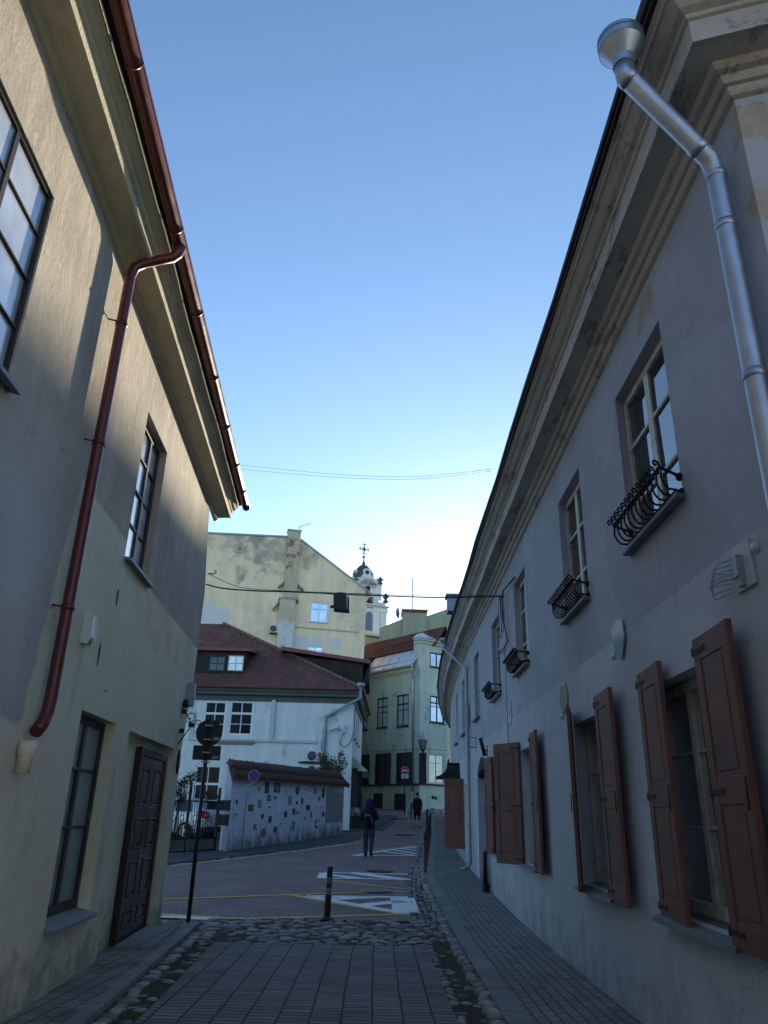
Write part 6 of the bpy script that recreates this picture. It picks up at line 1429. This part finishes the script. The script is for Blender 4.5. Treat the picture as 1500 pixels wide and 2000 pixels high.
# row of kerb posts
def kpost(c, h, mats, lab, grp, r=.045):
    t = thing('kerb_post', lab, 'post', c, grp); mb = MB(); mb.lathe(c, [(r * 1.3, -.05), (r * 1.3, .04), (r, .06), (r, h * .86)], 12); mb.build('shaft', mats[0], t)
    mb = MB(); mb.lathe(c, [(r * 1.02, h * .861), (r * 1.12, h * .87), (r * 1.12, h * .93), (r * .8, h * .97), (.01, h)], 12); mb.build('cap', mats[1], t); return t
MT['post_red'] = simple('dark red post paint', (.085, .018, .02), .5, 0, .4, .35, 8)
y = 21.6; i = 0
words = ['nearest dark red post of the row along the right kerb', 'second dark red kerb post up the street', 'third dark red kerb post up the street', 'fourth dark red kerb post up the street', 'fifth dark red kerb post up the street', 'sixth dark red kerb post up the street', 'seventh dark red kerb post up the street', 'eighth dark red kerb post up the street', 'ninth dark red kerb post up the street', 'tenth dark red kerb post up the street', 'farthest dark red post of the row along the right kerb']
for wd in words: kpost(V((kerbR(y) - .02, y, gz(y))), .98, (MT['post_red'], MT['iron']), wd, 'dark red posts along the right kerb'); y += 1.62
for (x, y_), h, lab in (((834, 1611), .85, 'slim black post on the right kerb beyond the red row'), ((803, 1598), .95, 'black post right of the no entry sign near the standing man')):
    c = gpt(x, y_); kpost(c, h, (MT['iron'], MT['iron']), lab, 'black posts at the top of the street', .05)
c = gpt(797.5, 1592); ab = thing('pavement_board', 'white folding board leaning on the ground beside the no entry sign', 'board', c)
for k in (-1, 1): mb = MB(); mb.hexa([c + V((-.16, k * .3, 0)), c + V((-.12, k * .3, 0)), c + V((.10, .02 * k, .95)), c + V((.06, .02 * k, .95)), c + V((-.16, k * .3 + .03, 0)), c + V((-.12, k * .3 + .03, 0)), c + V((.10, .02 * k + .03, .95)), c + V((.06, .02 * k + .03, .95))]); mb.build('panel', MT['white_plastic'], ab)
# bench and planter by the white house
c = gpt(688, 1618); BN = thing('bench', 'dark slatted bench against the side of the white house', 'bench', c)
u = V((.1, 1, 0)).normalized(); v = V((1, -.1, 0)).normalized()
for sg in (0, 1.25):
    o = c + u * sg; mb = MB(); mb.obox(o + Zv * .22 + v * .05, v * .025, u * .025, Zv * .22); mb.build('leg', MT['iron'], BN); mb = MB(); mb.obox(o + Zv * .22 + v * .45, v * .025, u * .025, Zv * .22); mb.build('leg', MT['iron'], BN)
mb = MB(); mb.obox(c + u * .62 + v * .25 + Zv * .455, v * .24, u * .72, Zv * .015); mb.build('seat', MT['dark_frame'], BN)
mb = MB(); mb.hexa([c + v * -.02 + Zv * .47 - u * .1, c + v * .02 + Zv * .47 - u * .1, c + v * .02 + Zv * .47 + u * 1.34, c - v * .02 + Zv * .47 + u * 1.34, c - v * .18 + Zv * .98 - u * .1, c - v * .14 + Zv * .98 - u * .1, c - v * .14 + Zv * .98 + u * 1.34, c - v * .18 + Zv * .98 + u * 1.34]); mb.build('backrest', MT['dark_frame'], BN)
def leaves(mb, n, f, size, asp=.45, droop=.3):
    for _ in range(n):
        p, o = f(); sz = size * random.uniform(.6, 1.3); d = (o + V((random.gauss(0, .5), random.gauss(0, .5), random.gauss(-droop, .4)))).normalized(); q = d.cross(V((random.gauss(0, .3), random.gauss(0, .3), 1))).normalized(); nn = d.cross(q) * .15
        mb.face([p, p + d * sz * .5 + q * sz * asp * .5 + nn * sz, p + d * sz, p + d * sz * .5 - q * sz * asp * .5 + nn * sz])
def leafmat(name, c):
    t = NT(name, .55, 0, .35); g_ = t.node('ShaderNodeNewGeometry'); f = t.range(g_.outputs['Random Per Island'], 0, 1, .5, 1.55); t.color(t.mix(1.0, t.vary(c, t.pos(), .3, 3, 8), t.comb(f, f, f), 'MULTIPLY')); return t.m
MT['leaf'] = leafmat('green bush leaves', (.065, .115, .035)); MT['leaf2'] = leafmat('dark climber leaves', (.035, .060, .022)); MT['bark'] = simple('grey brown bark', (.09, .07, .05), .9, 0, .1, .3, 8, .4, 30)
c = gpt(697, 1619) + u * .1; PT = thing('planter', 'dark square planter with a clipped round plant beside the bench', 'planter', c)
mb = MB(); mb.hexa([c + V((-.28, -.28, .12)), c + V((.28, -.28, .12)), c + V((.28, .28, .12)), c + V((-.28, .28, .12)), c + V((-.33, -.33, .62)), c + V((.33, -.33, .62)), c + V((.33, .33, .62)), c + V((-.33, .33, .62))])
for a in (-.27, .27):
    for b in (-.27, .27): mb.obox(c + V((a, b, .06)), Xv * .035, Yv * .035, Zv * .07)
mb.build('pot', MT['black'], PT)
def ball():
    d = V((random.gauss(0, 1), random.gauss(0, 1), random.gauss(0, 1))).normalized(); return c + Zv * .86 + d * (.30 * random.random() ** .3), d
mb = MB(); leaves(mb, 420, ball, .09); mb.build('foliage', MT['leaf2'], PT)
# bush behind the blue wall
b0 = at_y(640, 1600, 38.6); BU = thing('bush', 'loose green leafy young tree rising behind the right end of the blue wall', 'tree', (b0.x, 38.6, gz(38.6)))
base = V((b0.x, 38.6, gz(38.6))); mb = MB(); tips = []
for k in range(11):
    tx = 622 + (k * 7.1) % 52; ty = random.choice((1452, 1462, 1472, 1485, 1497, 1478)) if tx > 638 else random.choice((1478, 1490, 1502))
    if tx > 660: ty = max(ty, 1470)
    e = at_y(tx, ty, 38.6); e.y += random.uniform(-.6, .6); m1 = base.lerp(e, .5) + V((random.uniform(-.15, .15), 0, .25)); mb.tube([base + V((random.uniform(-.06, .06), 0, 0)), m1, e], [.035, .02, .006], 6); tips.append((m1, e))
mb.build('trunk', MT['bark'], BU)
def bl():
    m1, e = random.choice(tips); f = random.random() ** .6; p = m1.lerp(e, .25 + .75 * f) + V((random.gauss(0, .10), random.gauss(0, .12), random.gauss(0, .09))); return p, (e - m1).normalized() + V((random.uniform(-1, 1), random.uniform(-1, 1), 0)) * .8
mb = MB(); leaves(mb, 1500, bl, .15, .42, .35); mb.build('crown', MT['leaf'], BU)
# climber at the gate
b0 = at_y(352, 1660, 27.4); CL = thing('climbing_plant', 'dark leafy climbing plant hanging over the top of the iron gate', 'plant', (b0.x - .3, 27.4, gz(27)))
b1 = V((b0.x - .3, 27.4, gz(27))); tips = []; mb = MB()
for tx, ty in ((384, 1512), (372, 1518), (362, 1526), (352, 1530), (350, 1548), (356, 1558), (345, 1540), (378, 1520), (349, 1565)):
    e = at_y(tx, ty, 27.3); m1 = V((b1.x + .1, 27.4, e.z - .15)); mb.tube([b1, m1, e], [.02, .015, .005], 5); tips.append((m1, e))
mb.build('stem', MT['bark'], CL); mb = MB(); leaves(mb, 620, bl, .10, .6, .2); mb.build('foliage', MT['leaf2'], CL)

# ------------------------------------------------------------------ street lantern, cables
c = at_y(826, 1453, 56.0); k = (at_y(827, 1453, 56) - c).length
SL = thing('street_lantern', 'old style six sided black street lantern on the corner of the green house', 'lantern', c)
z = lambda y: at_y(826, y, 56).z - c.z
mb = MB(); mb.lathe(c, [(9.3 * k, z(1445.5)), (9.5 * k, z(1444.5)), (8.8 * k, z(1443.5)), (6.2 * k, z(1439.5)), (4.2 * k, z(1437)), (3.0 * k, z(1436.5)), (2.6 * k, z(1434.5)), (1.0 * k, z(1434)), (.9 * k, z(1433)), (1.8 * k, z(1432)), (.2 * k, z(1430))], 6, sm=False); mb.build('roof', MT['dull_zinc'], SL)
lg = NT('lantern glass', .2, 0, .5); lg.color((.20, .22, .20)); MT['lantern_glass'] = lg.m
mb = MB(); mb.lathe(c, [(4.4 * k, z(1464)), (8.2 * k, z(1446))], 6, sm=False); mb.build('glass', MT['lantern_glass'], SL)
for q in range(6): a = q * math.pi / 3; mb = MB(); mb.tube([c + V((4.7 * k * math.cos(a), 4.7 * k * math.sin(a), z(1464))), c + V((8.6 * k * math.cos(a), 8.6 * k * math.sin(a), z(1445.6)))], .022, 5); mb.build('glazing_bar', MT['iron'], SL)
mb = MB(); mb.lathe(c, [(5 * k, z(1464)), (4.6 * k, z(1465.5)), (2 * k, z(1468)), (.9 * k, z(1472))], 8, sm=False); w1 = GW.P(.45, .02, c.z + z(1471)); mb.tube([c + Zv * z(1468), c + Zv * z(1471.5), (c + w1) / 2 + Zv * (z(1473) - .02), w1], .035, 6); mb.build('bracket', MT['iron'], SL)
sR_ = RW.px(985, 1165, .03); RA = RW.P(sR_[0], .03, sR_[1]); a0 = HOOK + V((.05, 0, -.12))
def cable(pxs, Ya, Yb, r, start=None, end=None):
    x0, x1 = pxs[0][0], pxs[-1][0]; pts = []
    for x, y in pxs: pts.append(at_y(x, y, Ya + (Yb - Ya) * (x - x0) / (x1 - x0)))
    if start: pts[0] = start
    if end: pts[-1] = end
    o = []
    for i in range(len(pts) - 1):                       # smooth through the points
        p0, p1, p2, p3 = pts[max(0, i - 1)], pts[i], pts[i + 1], pts[min(len(pts) - 1, i + 2)]
        for q in range(6):
            t = q / 6; o.append(.5 * ((2 * p1) + (p2 - p0) * t + (2 * p0 - 5 * p1 + 4 * p2 - p3) * t * t + (3 * p1 - p0 - 3 * p2 + p3) * t ** 3))
    o.append(pts[-1]); mb = MB(); mb.tube(o, r, 6); return mb
Yh = HOOK.y
cpx = [(402, 1141), (435, 1149), (500, 1154), (560, 1155.5), (620, 1158), (665, 1160.5), (760, 1164), (860, 1167), (985, 1165)]
mb = cable(cpx, Yh, RA.y, .014, None, RA); tag(mb.build('hanging_cable', MT['black'], base=a0), 'thick black cable slung across the street carrying the black box lamp', 'cable')
mb = cable([(402, 1138), (470, 1147), (560, 1154), (660, 1158), (860, 1164), (985, 1163)], Yh, RA.y, .006, HOOK, RA + Zv * .03); tag(mb.build('thin_cable', MT['black'], base=a0), 'thin black wire running just above the thick slung cable', 'cable')
for i, (pxs, lab) in enumerate((([(300, 894), (475, 909), (640, 925), (800, 931), (957, 928)], 'upper of two thin wires crossing the open sky'), ([(300, 903), (475, 917), (640, 931), (800, 936), (955, 932)], 'lower of two thin wires crossing the open sky'))):
    s, z_ = RW.px(pxs[-1][0], pxs[-1][1], .6); e = RW.P(s, .6, z_); mb = cable(pxs, 21, e.y, .004, None, e); tag(mb.build('overhead_wire', MT['dull_zinc'], base=e), lab, 'wire', 'thin wires across the sky')
Yb = Yh + (RA.y - Yh) * (666 - 402) / (985 - 402); c = at_y(666, 1178, Yb); k = (at_y(667, 1178, Yb) - c).length
HL = thing('hanging_lamp', 'black boxy lamp with a white diffuser hanging from the cable over the street', 'lamp', c)
def q3(x, y, dy): p = at_y(x, y, Yb); p.y += dy; return p
mb = MB(); f_ = [(652, 1163), (661, 1160), (676, 1161), (677, 1190), (682, 1195), (652, 1192)]
mb.prism([q3(x, y, -.13) for x, y in f_], V((0, .26, 0))); mb.build('housing', MT['black'], HL)
mb = MB(); mb.prism([q3(x, y, -.10) for x, y in ((676.4, 1162.5), (679.5, 1165.5), (679.5, 1191.5), (677.4, 1189.6))], V((0, .2, 0))); mb.build('diffuser', MT['white_plastic'], HL)
mb = MB(); mb.prism([q3(x, y, -.12) for x, y in ((680, 1169), (682.5, 1169), (682.5, 1195.5), (680, 1193.5))], V((0, .24, 0))); mb.build('visor', MT['black'], HL)
mb = MB(); mb.tube([q3(652, 1184, 0), q3(645, 1186, 0)], .03, 8); mb.build('knob', MT['black'], HL)
# coil of spare cable on the right wall
T, N = RW.T(sR_[0]), RW.N(sR_[0]); CO = thing('cable_coil', 'loops of spare black cable hanging on the blue grey wall where the slung cable ends', 'cable', RA)
for i, (dx, rz, rx) in enumerate(((.02, .28, .15), (.0, .36, .17), (.05, .22, .12), (-.02, .42, .14))):
    mb = MB(); mb.tube([RA + N * (.04 + .02 * i) - T * dx + T * rx * math.cos(a) + Zv * (rz * math.sin(a) - rz - .02) for a in [j * math.pi / 12 for j in range(25)]], .006, 5); mb.build('loop', MT['black'], CO)
e1 = RW.px(992, 1262, .05); e2 = RW.px(976, 1278, .05)
mb = MB(); mb.tube([RA + N * .05, RA + N * .05 - Zv * .5 - T * .06, RW.P(e1[0], .05, e1[1] + .1), RW.P((e1[0] + e2[0]) / 2, .05, e2[1]), RW.P(e2[0], .05, e2[1] + .02)], .014, 6); mb.build('cable_end', MT['black'], CO)
e3 = RW.px(1005, 1128, .03); mb = MB(); mb.tube([RA + N * .03, RA + N * .06 - T * .2 + Zv * .05, RW.P(e3[0], .03, e3[1])], .016, 6); mb.build('branch_cable', MT['black'], CO)
mb = MB(); s_c = RA.y - 3.6 + .1; mb.tube([RW.P(s_c + .3, .012, 4.9), RW.P(s_c + .25, .012, 3.4), RW.P(s_c + .25, .012, 2.9)], .008, 5); mb.build('wall_wire', MT['dull_zinc'], CO)

# ------------------------------------------------------------------ people
MT['skin'] = simple('skin', (.42, .25, .18), .55, 0, .3, .08, 20); MT['hair'] = simple('dark brown hair', (.025, .016, .012), .6, 0, .3, .3, 20)
MT['navy'] = simple('dark navy jacket cloth', (.022, .018, .052), .85, 0, .15, .2, 8, .3, 30); MT['jeans'] = simple('dark grey blue jeans', (.040, .047, .062), .85, 0, .15, .2, 10, .3, 40)
MT['shoe'] = simple('dark shoe', (.018, .017, .018), .6); MT['sole'] = simple('grey sole', (.2, .2, .2), .7); MT['coat'] = simple('black coat cloth', (.012, .012, .014), .85, 0, .15, .2, 8)
def body(name, root_loc, ang, J, E, mat_f, mats, parent):
    me = bpy.data.meshes.new(name); names = list(J); idx_ = {n: i for i, n in enumerate(names)}
    ca, sa = math.cos(ang), math.sin(ang)
    me.from_pydata([tuple(J[n][0]) for n in names], [(idx_[a], idx_[b]) for a, b in E], [])
    o = bpy.data.objects.new(name, me); COL.objects.link(o)
    sk = o.modifiers.new('skin', 'SKIN'); me_ = o.data
    if not me_.skin_vertices:
        bpy.context.view_layer.objects.active = o; bm = bmesh.new(); bm.from_mesh(me_); bm.verts.layers.skin.verify(); bm.to_mesh(me_); bm.free()
    for i, n in enumerate(names):
        r = J[n][1]; sv = me_.skin_vertices[0].data[i]; sv.radius = (r, r) if not isinstance(r, tuple) else r; sv.use_root = (n == 'pelvis')
    ss_ = o.modifiers.new('sub', 'SUBSURF'); ss_.levels = 2; ss_.render_levels = 2
    dg = bpy.context.evaluated_depsgraph_get(); dg.update(); m2 = bpy.data.meshes.new_from_object(o.evaluated_get(dg)); bpy.data.objects.remove(o)
    mb = MB(); mb.v = [V(root_loc) + V((v.co.x * ca - v.co.y * sa, v.co.x * sa + v.co.y * ca, v.co.z)) for v in m2.vertices]
    for p in m2.polygons: mb.idx(list(p.vertices), mat_f(p.center), None, True)
    bpy.data.meshes.remove(m2); return mb.build(name, mats, parent)
def hand(J, E, w_, palm, d, side, nrm):
    """palm and five fingers growing from joint w_"""
    d = V(d).normalized(); s = V(side).normalized(); n = V(nrm).normalized(); c = V(palm)
    J['palm' + w_] = (c, (.034, .018)); E.append((w_, 'palm' + w_))
    for i, (o, l) in enumerate(((-.028, .065), (-.010, .075), (.010, .072), (.027, .055))):
        a = c + d * .045 + s * o; b = a + d * l * .55 + n * l * .25; e = b + d * l * .2 + n * l * .42
        for q, (p, r) in enumerate(((a, .010), (b, .009), (e, .0075))): J['f%d%d%s' % (i, q, w_)] = (p, r)
        E += [('palm' + w_, 'f%d0%s' % (i, w_)), ('f%d0%s' % (i, w_), 'f%d1%s' % (i, w_)), ('f%d1%s' % (i, w_), 'f%d2%s' % (i, w_))]
    a = c - s * .035 + d * .005; b = a - s * .02 + d * .035 + n * .015
    J['t0' + w_] = (a, .011); J['t1' + w_] = (b, .009); E += [('palm' + w_, 't0' + w_), ('t0' + w_, 't1' + w_)]
# walking away, hood up, backpack
c = gpt(719, 1676); A = math.radians(-6)
P1 = thing('person', 'person in a dark navy hooded jacket and jeans walking away with a backpack', 'person', c)
J = {'pelvis': (V((0, 0, .96)), (.15, .11)), 'waist': (V((0, .01, 1.10)), (.15, .11)), 'chest': (V((0, .02, 1.30)), (.18, .13)), 'neck': (V((0, .03, 1.46)), .065), 'skull': (V((0, .05, 1.57)), .09), 'crown': (V((0, .045, 1.65)), .085), 'nose': (V((0, .15, 1.585)), .018),
     'shL': (V((-.17, .02, 1.395)), .075), 'elL': (V((-.27, -.03, 1.15)), .056), 'wrL': (V((-.20, .19, 1.10)), .034), 'shR': (V((.17, .02, 1.395)), .075), 'elR': (V((.27, -.02, 1.14)), .056), 'wrR': (V((.17, .20, 1.12)), .034),
     'hipL': (V((-.09, 0, .90)), .12), 'knL': (V((-.10, .05, .50)), .085), 'anL': (V((-.09, .02, .10)), .062), 'heL': (V((-.09, -.03, .05)), .040), 'toL': (V((-.10, .17, .035)), .036),
     'hipR': (V((.09, 0, .90)), .12), 'knR': (V((.10, .01, .50)), .085), 'anR': (V((.11, -.27, .20)), .060), 'heR': (V((.11, -.33, .17)), .038), 'toR': (V((.13, -.19, .045)), .036)}
E = [('pelvis', 'waist'), ('waist', 'chest'), ('chest', 'neck'), ('neck', 'skull'), ('skull', 'crown'), ('skull', 'nose')]
for q in 'LR': E += [('chest', 'sh' + q), ('sh' + q, 'el' + q), ('el' + q, 'wr' + q), ('pelvis', 'hip' + q), ('hip' + q, 'kn' + q), ('kn' + q, 'an' + q), ('an' + q, 'he' + q), ('an' + q, 'to' + q)]
hand(J, E, 'wrL', (-.165, .26, 1.10), (.5, .8, .1), (0, .1, -1), (.7, -.5, 0)); hand(J, E, 'wrR', (.135, .27, 1.12), (-.5, .8, .1), (0, .1, 1), (-.7, -.5, 0))
def mf(p):
    if p.z > 1.49 : return 0
    if p.y > .215 and .98 < p.z < 1.24: return 0
    if p.z > .93: return 1
    if p.z < .085 or (p.y < -.14 and p.z < .235 and p.z - (p.y + .33) * .3 < .20): return 3
    return 2
body('body', c, A, J, E, mf, [MT['skin'], MT['navy'], MT['jeans'], MT['shoe']], P1)
def loc(x, y, z): return c + V((x * math.cos(A) - y * math.sin(A), x * math.sin(A) + y * math.cos(A), z))
bx_, by_ = loc(1, 0, 0) - c, loc(0, 1, 0) - c
mb = MB(); mb.lathe(loc(0, .02, 0), [(.10, 1.40), (.145, 1.45), (.13, 1.52), (.135, 1.60), (.125, 1.67), (.085, 1.73), (.02, 1.755)], 16, X=bx_, Y=by_ * 1.05); mb.build('hood', MT['navy'], P1)
mb = MB(); mb.lathe(loc(0, .0, 0), [(.165, .85), (.185, .90), (.175, 1.0), (.17, 1.1), (.19, 1.25), (.20, 1.36), (.15, 1.43), (.08, 1.46)], 18, X=bx_ * 1.05, Y=by_ * .76); mb.build('jacket', MT['navy'], P1)
for sg in (-1, 1): mb = MB(); mb.tube(spiral(loc(sg * .09, .0, 1.40), by_, Zv, .13, .16, -.6, 3.4, 10), .018, 6)
bk = thing('backpack', 'black backpack with a grey curved trim on the walking person', 'backpack', loc(0, -.18, 1.2))
mb = MB(); prof = [(.07, .0, .90), (.135, .10, .92), (.15, .15, 1.02), (.15, .16, 1.18), (.14, .13, 1.32), (.10, .08, 1.39), (.05, .02, 1.41)]
R_ = []
for w_, d_, z_ in prof: R_.append([mb.vert(loc(x, y, z_)) for x, y in ((-w_, -.115), (-w_ * .9, -.12 - d_ * .7), (-w_ * .4, -.12 - d_), (w_ * .4, -.12 - d_), (w_ * .9, -.12 - d_ * .7), (w_, -.115))])
for a_, b_ in zip(R_, R_[1:]):
    for k in range(6): j = (k + 1) % 6; mb.idx([a_[k], a_[j], b_[j], b_[k]], 0, None, True)
mb.idx(R_[0]); mb.idx(R_[-1]); mb.build('bag', MT['coat'], bk)
MT['trim_grey'] = simple('grey bag trim', (.28, .29, .31), .6); mb = MB(); mb.tube([loc(-.12, -.235, 1.21), loc(-.08, -.285, 1.255), loc(0, -.29, 1.265), loc(.07, -.288, 1.24), (loc(.115, -.255, 1.12)), loc(.13, -.235, .98)], .011, 6); mb.build('trim', MT['trim_grey'], bk)
mb = MB(); mb.tube([loc(-.03, -.16, 1.40), loc(-.02, -.19, 1.44), loc(.02, -.19, 1.44), loc(.03, -.16, 1.40)], .009, 5); mb.build('handle', MT['coat'], bk)
for sg in (-1, 1): mb = MB(); mb.tube([loc(sg * .10, -.13, 1.36), loc(sg * .115, -.02, 1.475), loc(sg * .115, .10, 1.42), loc(sg * .13, .155, 1.25), loc(sg * .16, .05, 1.06), loc(sg * .13, -.12, .98)], .018, 6); mb.build('strap', MT['coat'], bk)
# standing man in a dark coat
c = gpt(815, 1617); A = math.radians(168)
P2 = thing('person', 'man in a long black coat and shorts standing at the top of the street', 'person', c)
J = {'pelvis': (V((0, 0, .95)), (.14, .11)), 'waist': (V((0, .0, 1.10)), (.14, .11)), 'chest': (V((0, .01, 1.32)), (.17, .12)), 'neck': (V((0, .02, 1.49)), .055), 'skull': (V((0, .05, 1.60)), .085), 'crown': (V((0, .045, 1.68)), .082), 'nose': (V((0, .145, 1.605)), .016),
     'shL': (V((-.18, .01, 1.42)), .065), 'elL': (V((-.24, -.03, 1.13)), .048), 'wrL': (V((-.22, .06, .90)), .034), 'shR': (V((.18, .01, 1.42)), .065), 'elR': (V((.24, -.02, 1.13)), .048), 'wrR': (V((.21, .09, .91)), .034),
     'hipL': (V((-.09, 0, .90)), .09), 'knL': (V((-.10, .03, .50)), .058), 'anL': (V((-.10, -.02, .09)), .042), 'heL': (V((-.10, -.06, .05)), .040), 'toL': (V((-.12, .14, .035)), .036),
     'hipR': (V((.09, 0, .90)), .09), 'knR': (V((.11, .08, .52)), .058), 'anR': (V((.13, -.04, .12)), .042), 'heR': (V((.13, -.08, .08)), .040), 'toR': (V((.15, .12, .04)), .036)}
E = [('pelvis', 'waist'), ('waist', 'chest'), ('chest', 'neck'), ('neck', 'skull'), ('skull', 'crown'), ('skull', 'nose')]
for q in 'LR': E += [('chest', 'sh' + q), ('sh' + q, 'el' + q), ('el' + q, 'wr' + q), ('pelvis', 'hip' + q), ('hip' + q, 'kn' + q), ('kn' + q, 'an' + q), ('an' + q, 'he' + q), ('an' + q, 'to' + q)]
hand(J, E, 'wrL', (-.215, .085, .83), (.05, .15, -1), (0, -1, 0), (1, .2, 0)); hand(J, E, 'wrR', (.205, .115, .84), (-.05, .15, -1), (0, -1, 0), (-1, .2, 0))
def mf2(p):
    if p.z > 1.50 or p.z < .10: return 0 if p.z > 1.5 else 2
    if abs(p.x) > .17 and p.z < .90: return 0
    if p.z < .40: return 0
    return 1
body('body', c, A, J, E, mf2, [MT['skin'], MT['coat'], MT['shoe']], P2)
bx_, by_ = loc(1, 0, 0) - c, loc(0, 1, 0) - c
mb = MB(); mb.lathe(loc(0, .0, 0), [(.18, .62), (.195, .64), (.18, .85), (.17, 1.05), (.18, 1.25), (.185, 1.40), (.12, 1.48), (.075, 1.52)], 18, X=bx_ * 1.1, Y=by_ * .8); mb.build('coat', MT['coat'], P2)
mb = MB(); mb.lathe(loc(0, .025, 0), [(.088, 1.64), (.092, 1.68), (.085, 1.72), (.055, 1.755), (.01, 1.768)], 14, X=bx_, Y=by_ * 1.05); mb.build('hair', MT['hair'], P2)
for sg in (-1, 1):
    mb = MB(); mb.lathe(loc(sg * .034, .128, 1.625), [(.002, -.011), (.012, 0), (.002, .011)], 8); mb.build('eye', MT['black'], P2)
    mb = MB(); mb.lathe(loc(sg * .09, .04, 1.60), [(.004, -.03), (.014, -.015), (.018, .012), (.006, .03)], 8); mb.build('ear', MT['skin'], P2)
mb = MB(); mb.tube([loc(-.025, .128, 1.555), loc(0, .135, 1.553), loc(.025, .128, 1.555)], .005, 5); mb.build('mouth', simple('lips', (.28, .12, .10), .5), P2)
